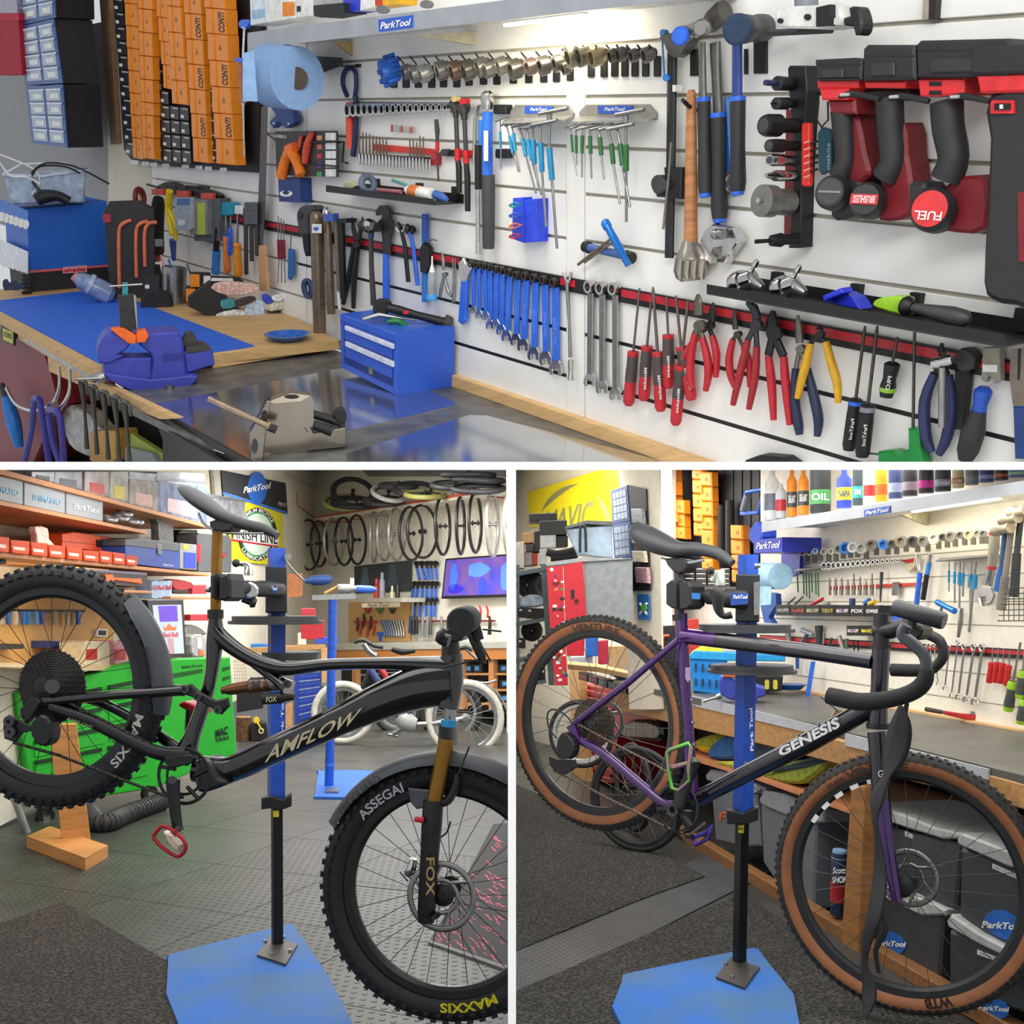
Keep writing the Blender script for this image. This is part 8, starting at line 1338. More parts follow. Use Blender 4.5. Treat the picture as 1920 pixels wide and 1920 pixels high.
t = T('tool_chest','red roller tool chest under the far bench end','tool chest'); t.a('carcass',poly(zp(r3,(590,250),(1000,330),(1300,420),(1300,640),(980,620),(860,1150),(640,1080)),RFP,-.06,.4),M('#b01c28',.42))
for i,y in enumerate((290,350,410,880,960,1040)): t.a('drawer',poly(zp(r3,(620,y),(905,y+60),(905,y+105),(620,y+45)),RFP,-.05,.01,.002),M('#bd2430',.4)); t.a('handle',poly(zp(r3,(630,y+5),(890,y+60),(890,y+70),(630,y+16)),RFP,-.04,.01),M('#d98a8c',.35,.3))
t.done()
for i,(s,c) in enumerate((('DI2','#c8402c'),('DI2','#c8402c'),('TERM 1','#6a9ac0'),('STEPS','#6a9ac0'),('WALLET','#c9c22a'))):
    x = 598+i*88; q = zp(r3,(x,140+i*27),(x+78,163+i*27),(x+78,235+i*27),(x,208+i*27)); t = T('name_bin','%s black name bin from the left on the bench front' % ORD[i],'bin','name bins'); t.a('bin',poly(q,RFP,.05,.05,.003),BLK); t.a('lettering',text(s,subq(q,.15,.3,.85,.7),RFP,.053,.02),M(c,.5)); t.done()
one('rubbish_bag','black bin liner under the far bench end','bag',poly(cr(zp(r3,(980,620),(1080,570),(1300,600),(1320,760),(1150,760),(990,740)),3,True),RFP,-.02,.2,.02),M('#101012',.15,var=.3,sc=20,bump=.8))
for i,(x,y,rx,ry,m) in enumerate(((1120,1285,440,480,BLK),(620,700,330,310,M('#b9b9b6',.3,.6)),(1090,1180,170,400,M('#2a2b2d',.4)))):
    px_,py_ = r3(x,y); d = H*F/(py_+ry/4.8-PY)*.995 if i == 0 else 5.0+.15*i; c0 = at(px_,py_,d); spare_wheel(['black road wheel leaning behind the chainring','silver road wheel standing behind the cassette','narrow black wheel beside the red tool chest'][i],c0,faced(c0,.96*rx/ry if rx < ry else .95,-1),ry/4.8*d/F,m,.014,18,None,BLK,(.014,M('#1f2022',.6)))
# ---- far end: rack, cabinet, banner
MV = zp(r1,(112,192),(812,0),(812,420),(130,440)); MV = zp(r1,(112,192),(660,24),(810,24),(770,430),(130,450))
t = T('wall_banner','yellow banner with grey arcs and lettering on the far wall','banner'); t.a('cloth',poly(MV,RBK,.03,.01),M('#e6d40c',.6,var=.04)); GA = M('#8a8a5c',.6); arc = lambda cx,cy,rx,ry,a0,a1,w: [r1(cx+rx*math.cos(math.radians(a0+(a1-a0)*i/14)),cy-ry*math.sin(math.radians(a0+(a1-a0)*i/14))) for i in range(15)]+[r1(cx+rx*math.cos(math.radians(a1+(a0-a1)*i/14))*(1-w*math.sin(math.pi*i/14)),cy-ry*math.sin(math.radians(a1+(a0-a1)*i/14))*(1-w*math.sin(math.pi*i/14))) for i in range(15)]
t.a('arc',poly(arc(500,420,290,290,165,90,.14),RBK,.032,.003),GA); t.a('arc',poly(arc(500,420,235,240,55,-10,.16),RBK,.032,.003),GA); t.a('lettering',text('MAVIC',zp(r1,(250,340),(610,250),(600,470),(230,470)),RBK,.033,.02,.15),GA); t.done()
RK = upr(0,0,at(1000,1200,5.9))
t = T('storage_rack','grey green metal shelving rack at the left of the right bay','rack'); RKM = M('#5c6f70',.5,.2)
for x0,x1 in ((215,268),(36,55)): t.a('upright',poly(zp(r1,(x0,735),(x1,735),(x1+50 if x0 > 100 else x1,1640),(x0+60 if x0 > 100 else x0,1640)),RK,0,.03),RKM)
for y in (765,1145,1420,1610): t.a('shelf',poly(zp(r1,(28,y+25),(250,y-15),(260,y+12),(28,y+55)),RK,.01,.4),RKM)
t.done()
for i,(x,y,rx,ry) in enumerate(((130,890,75,70),(190,900,45,75),(150,1230,60,50))): c0 = RK.h(*r1(x,y),-.2); one('spare_tyre','%s black tyre on the storage rack' % ORD[i],'tyre',ring(c0,faced(c0,rx/ry if rx < ry else 1,1),ry/4*c0.y/F*.85,.03,32,8),TRD,'tyres on the rack')
for i,(x0,y0,x1,y1) in enumerate(((40,1055,105,1130),(108,1060,245,1140),(35,1290,100,1360),(150,1500,205,1570),(205,1515,250,1590),(60,1560,150,1640))): B('storage_bin','%s black bin with white label on the storage rack' % ORD[i],'bin',zp(r1,(x0,y0),(x1,y0+5),(x1,y1+5),(x0,y1)),RK,.0,.2,BLK,[('label_card',poly(zp(r1,(x0+15,y0+12),(x0+35,y0+13),(x0+35,y0+28),(x0+15,y0+27)),RK,.004,.003),WHT)],'black bins on the storage rack')
one('clear_bag','clear bag of chains in a rack bin','bag',poly(cr(zp(r1,(60,990),(130,960),(220,970),(245,1040),(120,1060),(50,1050)),2,True),RK,-.02,.1,.01),M('#a9bcc8',.25,var=.3))
bxs = [(30,560,90,765,'#d8cfc0','white carton at the left rack edge'),(80,490,160,575,'#b98a5c','brown carton on the rack'),(125,345,340,415,'#2a2a28','flat black carton on top of the rack'),(205,400,412,512,'#302e2c','wide dark carton with small print'),(210,488,330,610,'#dcdcd6','white carton in the middle of the rack pile'),(330,515,420,600,'#3a3a34','small dark carton on the rack pile'),(105,580,165,640,'#35302e','slim dark carton on the rack'),(80,635,150,745,'#9a9088','grey carton on the rack'),(148,645,192,740,'#c8402c','red and white carton on the rack'),(205,610,258,735,'#d4d4d4','white slim carton beside the dark tyre'),(165,480,210,640,'#2c2b2a','tall black carton on the rack')]
for i,(x0,y0,x1,y1,c,l) in enumerate(bxs): B('carton',l,'carton',zp(r1,(x0,y0+8),(x1,y0),(x1,y1-4),(x0,y1)),RK,-.02-.02*(i % 3),.2,M(c,.55))
one('tan_tyre','folded tan and black tyre on the red cabinet','tyre',ptube(zp(r1,(260,640),(330,655),(420,640),(490,620),(480,660),(400,680),(290,685)),RK,7,off=.0,sm=3),TRD)
CBp = upr(0,0,at(1090,1200,5.4)); RDC = M('#c01c2c',.42,var=.05)
t = T('metal_cabinet','grey metal cabinet with red sticker covered doors','cabinet'); t.a('body',poly(zp(r1,(535,695),(905,690),(905,1145),(560,1240)),CBp,-.02,.3),M('#878c8c',.5,.1)); t.a('top',poly(zp(r1,(245,720),(540,680),(905,690),(545,712),(260,745)),CBp,.0,.3),M('#9a9f9f',.5))
t.a('door',poly(zp(r1,(385,740),(532,708),(555,1115),(540,1420),(410,1420)),CBp,.01,.02,.003),RDC); t.a('door',poly(zp(r1,(258,755),(380,740),(405,1420),(420,1640),(320,1640),(280,1140)),CBp,.01,.02,.003),RDC); t.a('slot',poly(zp(r1,(440,925),(468,920),(470,985),(445,1000)),CBp,.014,.003),BLK); t.a('handle',poly(circ(*r1(485,1005),3.5,8),CBp,.03,.02),BLK); t.a('lettering',text('TRP',zp(r1,(300,872),(355,866),(355,893),(300,897)),CBp,.014,.02,.2),BLK)
rn = random.Random(5)
for i in range(46): x,y = rn.uniform(285,385),rn.uniform(770,1600); x += (y-770)*.035; s = rn.uniform(7,17); t.a('sticker',poly(zp(r1,(x-s,y-s*.6),(x+s,y-s*.7),(x+s,y+s*.6),(x-s,y+s*.7)) if i % 3 else circ(*r1(x,y),s/4.5,9),CBp,.013,.002),M(rn.choice(['#e8e4dc','#d8c23a','#2a3a8c','#e8e8e8','#1d1d1f','#4a8a4c','#d86a4a','#c9d4e0']),.5))
t.done()
t = T('storage_tub','large clear tub with grey lid on the metal cabinet','storage tub'); t.a('body',poly(zp(r1,(405,470),(750,440),(760,690),(490,660)),CBp,-.1,.25,.006),M('#9fb4c4',.2,var=.3,sc=9)); t.a('lid',poly(zp(r1,(395,450),(560,402),(755,410),(755,445),(560,430),(400,470)),CBp,-.09,.26,.004),M('#6c7270',.5)); t.done()
one('cable_lock','black bent lock shackle on the clear tub','lock',ptube(zp(r1,(510,645),(512,470),(530,445),(550,475),(555,640)),CBp,2.5,off=.0,sm=3),BLK)
# parts cabinets on the pillar
WP2 = vplane(300,at(1200,1130,5.6))
one('wall_pillar','cream painted pillar behind the parts cabinets','pillar',poly([(1160,876),(1236,876),(1242,1330),(1180,1330)],WP2,-.012,.01),M('#e4dcc8',.7,var=.05,sc=20,bump=.2))
for i,(q,s) in enumerate(((zp(r1,(740,180),(862,138),(885,405),(752,430)),zp(r1,(862,138),(1003,168),(1015,420),(885,405))),(zp(r1,(750,432),(885,408),(895,672),(765,690)),zp(r1,(885,408),(1015,422),(1025,690),(895,672))),(zp(r1,(768,692),(895,675),(905,930),(790,935)),zp(r1,(895,675),(1025,692),(1035,928),(905,930))))):
    t = T('parts_cabinet',['top','middle','bottom'][i]+' blue parts drawer cabinet on the cream pillar','cabinet','parts cabinets on the pillar'); t.a('body',poly(s,WP2,.0,.008),M('#2a282b',.6)); t.a('front_frame',poly(q,WP2,.004,.01,.002),DBL)
    for c in range(4):
        for r in range(4): t.a('drawer',poly(subq(q,.1+c*.2,.1+r*.21,.28+c*.2,.28+r*.21),WP2,.007,.004),CLR)
    t.done()
for i,(x,y,w_,h_,c) in enumerate(((935,370,45,110,'#8f8f95'),(930,530,40,90,'#cfc6b2'),(945,675,50,85,'#d0c4a8'),(968,815,50,120,'#b89098'))): one('retail_packet','%s retail packet from the top hanging on the parts cabinets' % ORD[i],'packet',poly(cr(zp(r1,(x-w_,y-h_*.5),(x+w_*.8,y-h_*.5),(x+w_,y+h_*.5),(x-w_*.8,y+h_*.45)),1,True),WP2,.03,.02,.002),M(c,.3,var=.25,sc=60))
t = T('wall_card','blue card with green skull and crossed bones','card'); t.a('card',poly(zp(r1,(938,955),(1025,958),(1030,1150),(945,1148)),WP2,.005,.005),M('#2a72c0',.45)); t.a('bones',join(ptube(zp(r1,(960,1025),(1010,1105)),WP2,2.5,off=.012),ptube(zp(r1,(1010,1025),(960,1105)),WP2,2.5,off=.012)),WHT); t.a('skull',poly(circ(*r1(985,1058),5.5,12,7),WP2,.02,.006),M('#5faa3c',.5)); t.done()
# tyre rack
RQ = zp(r1,(1088,20),(1850,20),(1850,820),(1640,900),(1130,900),(1105,660)); one('display_rack','black slatted display rack behind the bike saddle','rack',join(poly(RQ,RCK,.05,.04),*[poly(zp(r1,(x,20),(x+8,20),(x+8,700),(x,700)),RCK,.056,.006) for x in range(1120,1850,66)]),M('#14151c',.6))
n = 0
for ci,(x,w_,ys) in enumerate(((1148,74,(0,105,210,315,415,520)),(1212,70,(245,350,450,540)),(1345,66,(0,95,200,310,415,520)),(1405,84,(35,145,260,370,475,600)),(1085,62,(670,740,820,910,1000)),(1633,88,(435,545,660,770,870)),(1415,80,(600,690,770)))):
    for r in range(len(ys)-1):
        q = zp(r1,(x+r*3,ys[r]+22 if ys[r] == 0 else ys[r]),(x+w_+r*3,ys[r]+4+(18 if ys[r] == 0 else 0)),(x+w_+4+r*3,ys[r+1]+6),(x+3+r*3,ys[r+1])); t = T('tyre_box','orange tyre box, %s down in %s column behind the purple bike' % (ORD[r],ORD[ci]),'box','orange tyre boxes behind the purple bike'); t.a('carton',poly(subq(q,0,.02,1,.97),RCK,.14+.014*((r+ci) % 2),.05,.008),TYO); t.a('emblem',poly(subq(q,.5,.4,.7,.65),RCK,.142+.014*((r+ci) % 2),.002),M('#a85f10',.5)); t.done()
for ci,(x,w_,y0,k) in enumerate(((1490,52,500,4),(1543,55,350,6),(1600,68,318,7))):
    for r in range(k): p = RCK.h(*r1(x+w_/2,y0+r*50+25),.1); one('rolled_tyre','%s rolled black tyre in rack stack %s' % (ORD[r],ORD[ci]),'tyre',lathe(p-V((0,0,.07)),p+V((0,0,.07)),[(0,w_/8*p.y/F),(.5,w_/7.4*p.y/F),(1,w_/8*p.y/F)],12),TRD,'rolled tyres on the rack')
for r in range(4):
    for c in range(4): q = zp(r1,(1290+c*88,760+r*36),(1370+c*88,760+r*36),(1370+c*88,792+r*36),(1290+c*88,792+r*36)); t = T('tube_box','small black and white tube box, row %s place %s behind the clamp' % (ORD[r],ORD[c]),'box','tube boxes behind the clamp'); t.a('carton',poly(q,RCK,.1,.05),TYB); t.a('stripe',poly(subq(q,.1,.1,.9,.3),RCK,.102,.002),M('#cfcfca',.5)); t.done()
t = T('saw_handle','blue framed hand saw hanging beside the rack','saw'); q = RCK.shift(.2); t.a('frame',ptube(zp(r1,(1900,165),(1760,190),(1740,260),(1720,350),(1850,345),(1880,220)),q,4,off=0),BLUH); t.a('grip',ptube(zp(r1,(1770,215),(1735,330)),q,7,off=.01),GRY); t.done()
# ---- right tool wall
so3 = .3; FQ3 = [(1428,979),(1990,890),(1990,915),(1428,998)]
for i,y in enumerate((1045,1085,1128,1166,1245,1290)): yl = lambda x: PY+(y-PY)*(x-560)/1100; S('trim_%d' % (i+3),poly([(1400,yl(1400)-1),(1990,yl(1990)-1),(1990,yl(1990)+1.2),(1400,yl(1400)+1.2)],RW,.001,.002),M('#a59c86',.7))
t = T('wall_shelf','bright shelf of workshop bottles on the right wall','shelf'); t.a('fascia',poly(FQ3,RW,so3+.004,.004),SHF); t.a('board',poly([(1428,981),(1990,892),(1990,900),(1428,988)],RW,so3,so3),WHT); q = zp(r2,(812,300),(992,270),(992,318),(812,345)); t.a('sign_plate',poly(q,RW,so3+.007,.002),BLU); t.a('lettering',text('ParkTool',subq(q,.05,.22,.95,.8),RW,so3+.009,.03,.25),WHT); t.a('bracket',prism([RW.h(*r2(1050,335),so3-.02),RW.h(*r2(1235,410),0),RW.h(*r2(1245,310),0)],RW.U*.02),M('#d8cfae',.5)); t.a('led_strip',poly(zp(r2,(1140,305),(1730,215),(1730,228),(1140,318)),RW,.2,.02),M('#fff6e0',.5,em=5)); t.done()
p = RW.h(1790,950,.2); lamp('shelf_strip_light',p-V((0,0,.02)),p-V((0,0,1))-RW.N*.6,1.3,.04,2.2,(1,.9,.68))
bot = [(118,232,28,365,'#e4e4e0','#6b7480','white sealant bottle'),(198,275,118,350,'#c8ccd0','#c02c34','clear bottle with red label'),(275,350,25,340,'#e0801c','#3a3a3c','left black and orange sealant bottle'),(352,432,25,325,'#e0801c','#3a3a3c','right black and orange sealant bottle'),(435,585,22,315,'#26282c','#3f8a4a','big black suspension oil jug'),(620,730,24,280,'#2a44b4','#d8cf2a','blue jug with yellow badge'),(732,806,22,262,'#3a4a50','#28a8a4','teal and black slick bottle'),(808,890,25,245,'#e8e0d0','#c43034','white and red bottle'),(888,976,22,235,'#dca41c','#c8641c','amber bottle'),(980,1080,22,215,'#3c4a78','#9aa4c0','slate blue can'),(1078,1185,22,198,'#35343a','#9a8a94','dark patterned can'),(1187,1298,22,178,'#34323a','#d83aa0','dark can with pink chainring'),(1300,1415,22,165,'#3a3e4c','#8f98b0','dark bike wash bottle'),(1420,1505,22,140,'#d8c8a0','#b8763c','cream lube bottle'),(1510,1605,22,118,'#7d7f84','#8f9196','silver can'),(1608,1710,22,100,'#34488c','#8f9ac0','navy blue can'),(1712,1810,22,85,'#2e2a2a','#b85a3a','black and orange tin'),(1812,1990,22,60,'#3a5fa0','#6aa83a','green and blue tub')]
for i,(x0,x1,y0,y1,c,c2,l) in enumerate(bot):
    a,b = r2((x0+x1)/2,y1),r2((x0+x1)/2,max(y0,24)); wd = (x1-x0)/2/3.692*.95; t = T('bottle',l+' on the right wall shelf','bottle'); pr = [(0,wd*.94),(.03,wd),(1,wd)] if y0 < 24 else [(0,wd*.94),(.03,wd),(.75,wd),(.9,wd*.4),(1,wd*.38)]
    t.a('body',plathe(a[0],a[1]+2,b[0],b[1],pr,RW,.15,14),M(c,.4)); dd = wd*RW.dep(*a)/F; t.a('label',plathe(a[0],a[1]-(a[1]-b[1])*.18,a[0],a[1]-(a[1]-b[1])*.52,[(0,wd*1.02),(1,wd*1.02)],RW,.15,14),M(c2,.45))
    s = {2: 'SEALANT',3: 'SEALANT',4: 'OIL',5: 'NAPA',6: 'SHINE',12: 'WASH',13: 'LUBE',17: 'O'}.get(i)
    if s: t.a('lettering',text(s,zp(r2,(x0+14,y1-(y1-y0)*.45),(x1-14,y1-(y1-y0)*.45),(x1-14,y1-(y1-y0)*.28),(x0+14,y1-(y1-y0)*.28)),upr(0,0,RW.h(*a,.15)),dd*1.05,.02),WHT if i != 5 else M('#22307c',.5))
    t.done()
t = T('paper_roll','pale blue paper roll on a blue bracket','paper roll'); A,Bq = RW.h(*r2(235,760),.22),RW.h(*r2(130,750),.24)+V((0,.1,0)); t.a('roll',lathe(A,Bq,[(0,.02),(0,25*A.y/F),(1,25*A.y/F),(1,.02)],22),M('#9cc4dc',.8)); t.a('sheet',poly(zp(r2,(90,680),(180,670),(165,955),(90,960)),RW,.26,.002),M('#a5cae0',.8)); t.a('bracket',poly(zp(r2,(240,590),(370,590),(365,740),(300,765),(240,680)),RW,.05,.02),M('#2a3fb8',.4)); t.done()
B('blue_caddy','blue metal caddy with white lettering on the right wall','caddy',zp(r2,(48,510),(242,488),(242,590),(48,602)),RW,.25,.2,M('#2b3ab0',.4),[('lettering',text('ParkTool',zp(r2,(65,528),(232,512),(228,562),(65,572)),RW,.253,.02,.25),WHT)])
one('glove_bundle','blue gloves above the blue caddy','gloves',poly(cr(zp(r2,(20,420),(70,380),(100,440),(90,520),(40,540),(10,490)),2,True),RW,.25,.08,.01),M('#2f4ec0',.6))
one('blue_strap','blue folded strap hanging below the paper roll','strap',poly(zp(r2,(165,870),(200,880),(205,950),(150,1040),(180,1085),(120,1080),(95,960)),RW,.1,.03),M('#2b5fae',.5))
rs = [(395,590,32,'#8d8b84'),(440,595,22,'#6d6a62'),(480,585,20,'#5f7f94'),(540,590,26,'#8a877f'),(590,588,22,'#a5a298'),(640,570,26,'#77746c'),(690,565,42,'#2f7fd0'),(740,560,38,'#d8d8d4'),(800,568,40,'#a9a8a2'),(870,545,38,'#77716a'),(950,540,36,'#2a6cc0'),(1010,537,30,'#5a5751'),(1075,520,42,'#8f8579'),(1155,522,40,'#55534f'),(1225,518,38,'#8a857a'),(1300,500,38,'#c9c6ba'),(1360,490,26,'#55524d'),(1415,485,36,'#8a847a'),(1480,475,26,'#6f6c64'),(1540,472,34,'#b9ae8c'),(1600,465,28,'#9d978a'),(1640,465,24,'#77736a')]
for i,(x,y,r,c) in enumerate(rs):
    p0 = RW.h(*r2(x,y),.1); R = r/3.692*p0.y/F; ax = (C-p0).normalized()+V((-.35,0,.1)); ax.normalize(); one('freewheel_tool','%s socket tool from the left in the upper row of the right wall' % (ORD[i] if i < 20 else ['twenty-first','last'][i-20]),'socket tool',lathe(p0-ax*R*.8,p0+ax*R*.7,[(0,.75*R),(.3,.8*R),(.32,R),(1,R),(1,.6*R),(.4,.58*R),(.4,.001)],12),M(c,.3,.8 if i not in (6,7,10) else .1),'socket tools on the right wall')
    q = r2(x+25,y+45); one('slat_hook','%s hook plate in the right wall socket row' % (ORD[i] if i < 20 else ['twenty-first','last'][i-20]),'hook',poly(quad(q[0]-4,q[1]-8,q[0]+4,q[1]+6),RW,.005,.005),M('#6d675c',.5),'hook plates on the right wall')
for i in range(16): k = i/15; p0 = RW.h(*r2(565+k*510,690-k*40),.04); R = (28-k*17)/3.692*p0.y/F; one('socket','%s chrome socket from the left on the right wall' % ORD[i],'socket',lathe(p0-RW.N*.02,p0+RW.N*.03+V((0,-.02,0)),[(0,R),(1,R),(1,.65*R),(.5,.6*R)],10),CHR,'chrome sockets on the right wall')
def wt(name,label,cat,pts,r,m,off=.03,group=None,sm=0): return one(name,label,cat,ptube(zp(r2,*pts),RW,r,off=off,sm=sm),m,group)
for i in range(16): x = 575+i*21; wt('bit_socket','%s small bit from the left on the right wall rail' % ORD[i],'bit',[(x,770 if i < 6 else 790-(i % 3)*25),(x,890)],[1.2,2.6],CHR if i % 2 else BRZ,.03,'bits on the right wall')
one('bit_rail','red strip behind the bits on the right wall','rail',poly(zp(r2,(570,830),(1220,800),(1220,822),(570,850)),RW,.012,.01),M('#c8402c',.5))
for i,x in enumerate((350,392,410,430,448,475,492)): wt('hex_key','%s green hex key from the left on the right wall' % ORD[i],'hex key',[(x,735),(x+6,870+(i % 4)*15)],1.4,GRN,.05,'green hex keys on the right wall')
for i,(x,y) in enumerate(((1400,865),(1440,945),(1473,980),(1497,900),(1550,1000),(1585,1145))):
    t = T('hex_key','%s blue hex key from the left on the right wall' % ORD[i],'hex key','blue hex keys on the right wall'); t.a('shaft',ptube(zp(r2,(x,660),(x,y) if i < 5 else (1540,y)),RW,1.5+.25*i,off=.06),STEEL); t.a('sleeve',ptube(zp(r2,(x,720+i*6),(x-i*1.5,800+i*9)),RW,2.2+.45*i,off=.06),TEAL); t.done()
for i,q in enumerate(((345,570,690,720),(1330,1670,615,650))): one('hex_rack',['left','right'][i]+' steel hex key rack on the right wall','rack',poly(zp(r2,(q[0],q[2]+18),(q[1],q[2]-8),(q[1]+8,q[3]-25),(q[0]-30,q[3]+8)),RW,.08,.07,.003),M('#8f8d88',.4,.5))
t = T('torque_wrench','blue torque wrench on the right wall','torque wrench'); t.a('head',ptube(zp(r2,(1185,610),(1198,720)),RW,[6,5],off=.04),CHR); t.a('body',ptube(zp(r2,(1200,735),(1175,955)),RW,5,off=.04),BLUH); t.done()
t = T('torque_wrench','short blue and black torque wrench on the right wall','torque wrench'); t.a('head',ptube(zp(r2,(1275,605),(1265,660)),RW,[5,4],off=.05),CHR); t.a('body',ptube(zp(r2,(1265,660),(1250,745)),RW,4.5,off=.05),SKY); t.a('grip',ptube(zp(r2,(1248,745),(1220,920)),RW,5,off=.05),BLK); t.done()
wt('nut_driver','slim black nut driver on the right wall','driver',[(935,730),(925,935)],[3.5,1.5],DGR); B('rail_bracket','steel hanger with hole on the red strip','hanger',zp(r2,(1005,800),(1045,798),(1040,890),(1000,890)),RW,.03,.01,STEEL)
B('chain_checker','cream and red shield tool on the right wall','gauge',zp(r2,(1082,640),(1168,625),(1165,690),(1125,732),(1090,700)),RW,.03,.01,M('#c9ba98',.5),[('red_face',poly(zp(r2,(1098,645),(1155,635),(1152,662),(1100,668)),RW,.032,.003),RED)])
t = T('adjustable_wrench','big red handled adjustable wrench at the right','wrench'); t.a('handle',ptube(zp(r2,(1720,415),(1712,560),(1695,700)),RW,[9,10,8],off=.1,sm=2),M('#9a958a',.4,.5)); t.a('red_band',ptube(zp(r2,(1718,455),(1717,475)),RW,11,off=.1),RED); t.a('red_band',ptube(zp(r2,(1697,690),(1695,710)),RW,9,off=.1),RED); t.a('neck',ptube(zp(r2,(1695,700),(1665,830)),RW,[8,9],off=.1),STEEL); t.a('jaw',poly(zp(r2,(1565,860),(1620,820),(1690,830),(1715,890),(1690,950),(1660,960),(1650,905),(1610,910),(1620,965),(1580,940)),RW,.12,.04,.004),CHR); t.done()
hm = [((1840,380),(1790,760),(1760,990),'#8d867a','#77736c','grey gripped hammer'),((1790,450),(1770,700),(1740,860),'#2a4a7c','#2a5fa8','navy strap wrench'),((1900,330),(1870,600),(1850,900),'#33353a','#2a2c30','dark gripped hammer')]
for (a,b,c,c1,c2,l) in hm: t = T('hammer',l+' at the right edge of the right wall','hammer'); t.a('head',plathe(*r2(a[0]-70,a[1]-10),*r2(a[0]+40,a[1]-30),[(0,12),(.3,12),(.4,9),(1,11)],RW,.16,14),M('#b5aa92',.35,.6)); t.a('shaft',ptube(zp(r2,a,b),RW,6,off=.12),M(c1,.45)); t.a('grip',ptube(zp(r2,b,c),RW,[8,9],off=.12),M(c2,.55)); t.done()
t = T('wire_basket','black wire basket hanging at the right edge','basket'); t.a('wires',join(*[ptube(zp(r2,(1745+i*35,850 if i > 1 else 1060-i*90),(1745+i*35,1065)),RW,.9,off=.2,n=4) for i in range(7)],*[ptube(zp(r2,(1790-i*9 if i else 1790,840+i*38),(1990,838+i*38)),RW,.9,off=.2,n=4) for i in range(7)]),BLK); t.done()
for j,(q,n0,l) in enumerate((((200,955,920,1030),7,'long'),((690,1100,880,1170),2,'short'))):
    t = T('wall_bins',l+' row of black logo bins on the right wall','bins'); x0,y0,x1,y1 = q; st = ('HOPE','RedBull','MUC-OFF','TEXT','MUC-OFF','FOX','SCHWALBE') if n0 == 7 else ('MUC-OFF','MAVIC'); cl = ('#c8c8c8','#c8502c','#c9c9a0','#b9a83a','#e8d4e0','#e0e0e0','#e0e0e0') if n0 == 7 else ('#f0dce8','#e0d820')
    for i in range(n0): a,b = x0+(x1-x0)*i/n0,x0+(x1-x0)*(i+.97)/n0; qq = zp(r2,(a,y0+i),(b,y0+i),(b,y1+i),(a,y1+i)); k = t.a('bin',poly(qq,RW,.1,.09,.002),BLK); t.a('logo',text(st[i],subq(qq,.1,.35,.9,.68),RW,.102,.03),M(cl[i],.5),k)
    t.done()
for i,(pts,c,r,l) in enumerate((([(285,950),(335,905)],'#8d8c88',2,'left steel driver'),([(335,950),(390,900)],'#8d8c88',2,'right steel driver'),([(440,960),(525,915)],'#c02c34',3.5,'red handled scissors'),([(730,960),(732,912)],'#24406c',6,'navy grip tool'),([(820,945),(850,925)],'#2f6fc0',5,'blue marker'),([(850,950),(890,935)],'#d8b82a',5,'yellow marker'),([(540,955),(570,945)],'#8d8f92',4,'silver clip'))): wt('bin_tool',l+' sticking out of the long logo bins','tool',pts,r,M(c,.4),.06)
t = T('tool_rail','red and black magnetic rail along the right wall','rail'); t.a('base',poly([(1424,1190),(1990,1222),(1990,1240),(1424,1203)],RW,.012,.012),BLK); t.a('red_strip',poly([(1424,1192),(1990,1225),(1990,1233),(1424,1199)],RW,.015,.004),M('#c0282c',.45)); t.done()
lt = [((280,1130),(300,1230),6,'#8a8680','grey pump tube'),((385,1130),(460,1165),5,'#9aa0a4','chrome tee hammer head'),((420,1160),(375,1230),4,'#5f646a','grey tee hammer handle'),((500,1100),(505,1230),8,'#3a3a3c','black hook spanner'),((535,1150),(530,1230),2,'#9aa0a4','thin steel punch'),((640,1175),(665,1260),5,'#8f8f8c','small ring wrench'),((695,1190),(690,1260),3,'#3f8a5a','green handled pick'),((740,1200),(745,1290),2,'#2a2a2c','black pick'),((770,1200),(772,1290),2,'#2a2a2c','second black pick'),((590,1190),(560,1260),3,'#4a4a48','dark pliers'),((350,1300),(352,1400),4,'#2860b0','blue screwdriver')]
for a,b,r,c,l in lt: wt('rail_tool',l+' on the right wall rail','tool',[a,b],[r,r*.8],M(c,.4,.2))
rw_ = [((1170,180),(1130,570),5),((1255,130),(1195,640),5),((1320,175),(1265,650),7),((1415,180),(1345,670),8),((1500,185),(1430,690),9),((1025,165),(1060,530),4),((985,170),(1010,470),4),((945,160),(960,430),4)]
for i,(a,b,w_) in enumerate(rw_):
    t = T('combination_wrench','%s chrome wrench on the right wall rail' % ORD[i],'wrench','chrome wrenches on the right wall'); (x0,y0),(x1,y1) = r5(*a),r5(*b); t.a('shaft',ptube([(x0,y0+6),(x1,y1)],RW,[w_*.45,w_*.4],off=.025,rn=.5),STEEL); p0 = RW.h(x0,y0,.03); t.a('ring_end',ring(p0,RW.N,w_*.8*p0.y/F,w_*.28*p0.y/F,16,6),CHR); t.a('open_end',join(ptube([(x1-w_*.7,y1+w_*1.3),(x1-w_*.6,y1+w_*.3),(x1,y1)],RW,w_*.3,off=.03),ptube([(x1+w_*.7,y1+w_*1.3),(x1+w_*.6,y1+w_*.3),(x1,y1)],RW,w_*.3,off=.03)),CHR); t.done()
for i,(x,y) in enumerate(((1600,335),(1655,330),(1710,340),(1770,360))): t = T('screwdriver','%s red handled screwdriver from the left on the right wall' % ORD[i],'screwdriver','red screwdrivers on the right wall'); t.a('shaft',ptube(zp(r5,(x+10,y-150),(x,y)),RW,1.3,off=.04),STEEL); t.a('handle',plathe(*r5(x-2,y),*r5(x-30,y+200),[(0,6),(.1,6.5),(.3,5.5),(.9,6),(1,5)],RW,.04,12),M('#c8282c',.4)); t.done()
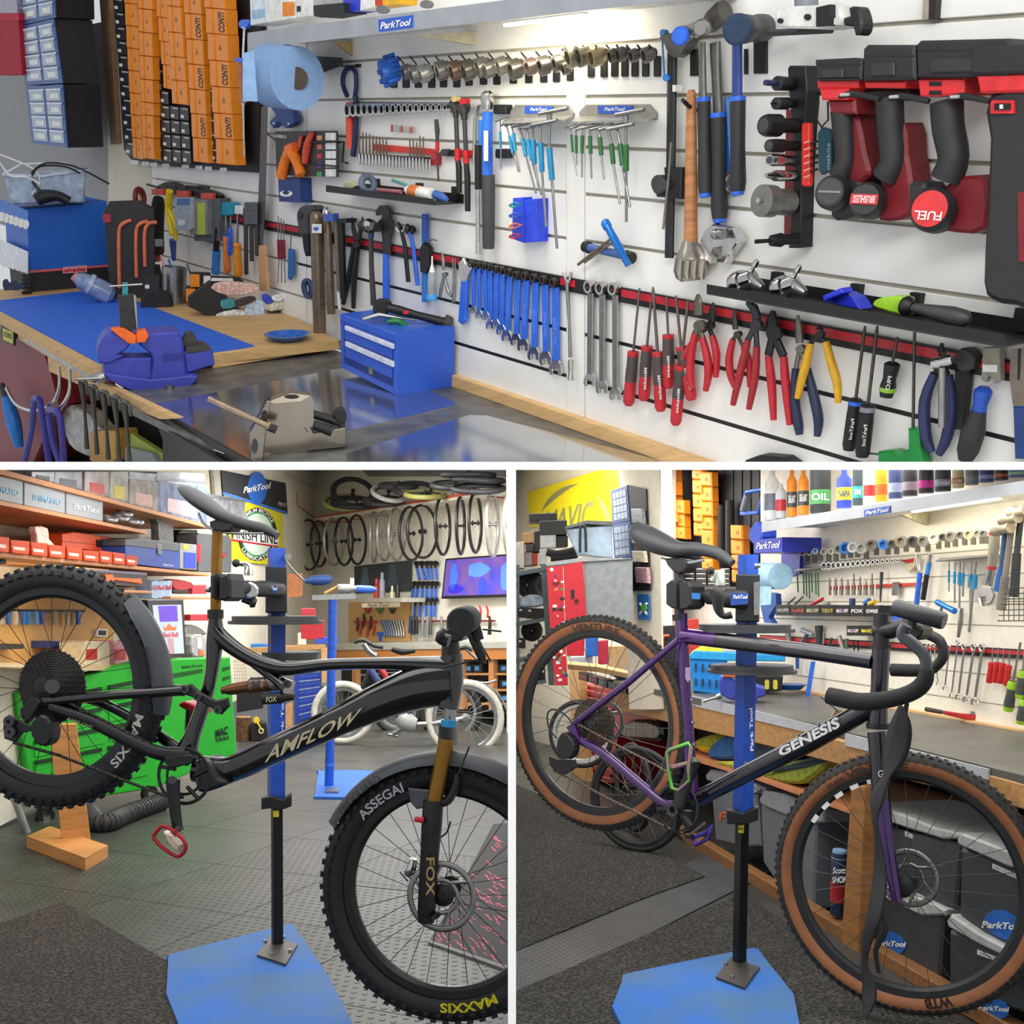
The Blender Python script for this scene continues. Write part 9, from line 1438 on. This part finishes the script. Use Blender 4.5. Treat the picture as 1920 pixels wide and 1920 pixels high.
for i,(a,b,c) in enumerate((((1885,130),(1810,520),(1760,815)),((1930,200),(1910,410),(1880,690)),((1960,380),(1925,700),(1890,945)))): t = T('screwdriver',['longest','upper','lower'][i]+' lime and grey screwdriver at the right edge','screwdriver'); t.a('shaft',ptube(zp(r5,a,b),RW,2.2,off=.05),STEEL); t.a('handle',plathe(*r5(*b),*r5(*c),[(0,7),(.1,9),(.4,8.5),(.8,10),(1,8)],RW,.05,12),M('#4a4c4a',.5)); t.a('lime_top',plathe(*r5(*b),*r5(b[0]+(c[0]-b[0])*.25,b[1]+(c[1]-b[1])*.25),[(0,7.4),(.4,9.4),(1,9.2)],RW,.05,12),M('#9ccc2c',.4)); t.a('lime_end',plathe(*r5(b[0]+(c[0]-b[0])*.85,b[1]+(c[1]-b[1])*.85),*r5(*c),[(0,10.3),(1,8.4)],RW,.05,12),M('#9ccc2c',.4)); t.done()
t = T('tee_driver','blue tee handled driver on the right wall','driver'); t.a('barrel',plathe(*r2(1315,935),*r2(1440,1000),[(0,5),(.1,6),(.5,5),(1,6)],RW,.06,12),M('#2376cc',.25,.4)); t.a('shaft',ptube(zp(r2,(1350,970),(1330,1090)),RW,3,off=.04),STEEL); t.done()
wt('spiral_gauge','notched steel gauge stick on the right wall','gauge',[(1490,980),(1480,1080),(1465,1180)],[3,5,3],STEEL)
one('blue_bracket','bright blue bracket behind the head light','bracket',poly(zp(r2,(1005,1040),(1080,1020),(1110,1070),(1060,1095),(1010,1080)),RW,.08,.04),M('#2460d0',.4))
t = T('bench_cloth','clear plastic packets heaped behind the rear wheel','packets'); q = RF(1190,1255); t.a('packet',poly(cr(zp(r1,(690,1150),(800,1130),(980,1160),(1000,1220),(860,1260),(720,1210)),2,True),q,-.05,.1,.01),M('#b9bcc2',.25,var=.3,sc=20)); t.a('packet',poly(cr(zp(r1,(880,1260),(1010,1240),(1110,1300),(1090,1340),(930,1320)),2,True),q,.0,.1,.01),M('#a9acb0',.25,var=.3,sc=20)); t.done()
for i,(x0,y0,x1,y1,c,l) in enumerate(((550,1270,645,1420,'#2a6cc0','blue and white folder behind the rear wheel'),(645,1300,720,1480,'#c03040','red and white folder behind the rear wheel'),(720,1340,900,1520,'#c9a064','small timber drawer box behind the rear wheel'),(440,1420,600,1490,'#b9bcc0','clear tray of screws on the bench corner'),(1050,1190,1240,1540,'#2a282a','black case with orange cable beside the seat tube'),(1320,1140,1400,1400,'#d8402c','red plastic jug behind the seat tube'))): B('bench_item',l,'box',zp(r1,(x0,y0+8),(x1,y0),(x1,y1),(x0,y1+8)),RF(1150+i*12,1262),-.05,.12,M(c,.45),[('orange_cable',ptube(zp(r1,(1140,1500),(1130,1290),(1180,1270)),RF(1150+i*12,1262),3,off=-.04,sm=3),M('#d8642c',.5))] if i == 4 else [])
B('bench_end','pale timber bench end cap behind the rear wheel','board',zp(r1,(415,1480),(640,1500),(1100,1600),(1100,1640),(640,1540),(420,1520)),RF(1100,1275),.02,.3,M('#c9a26a',.6,kind='woodx',sc=5))
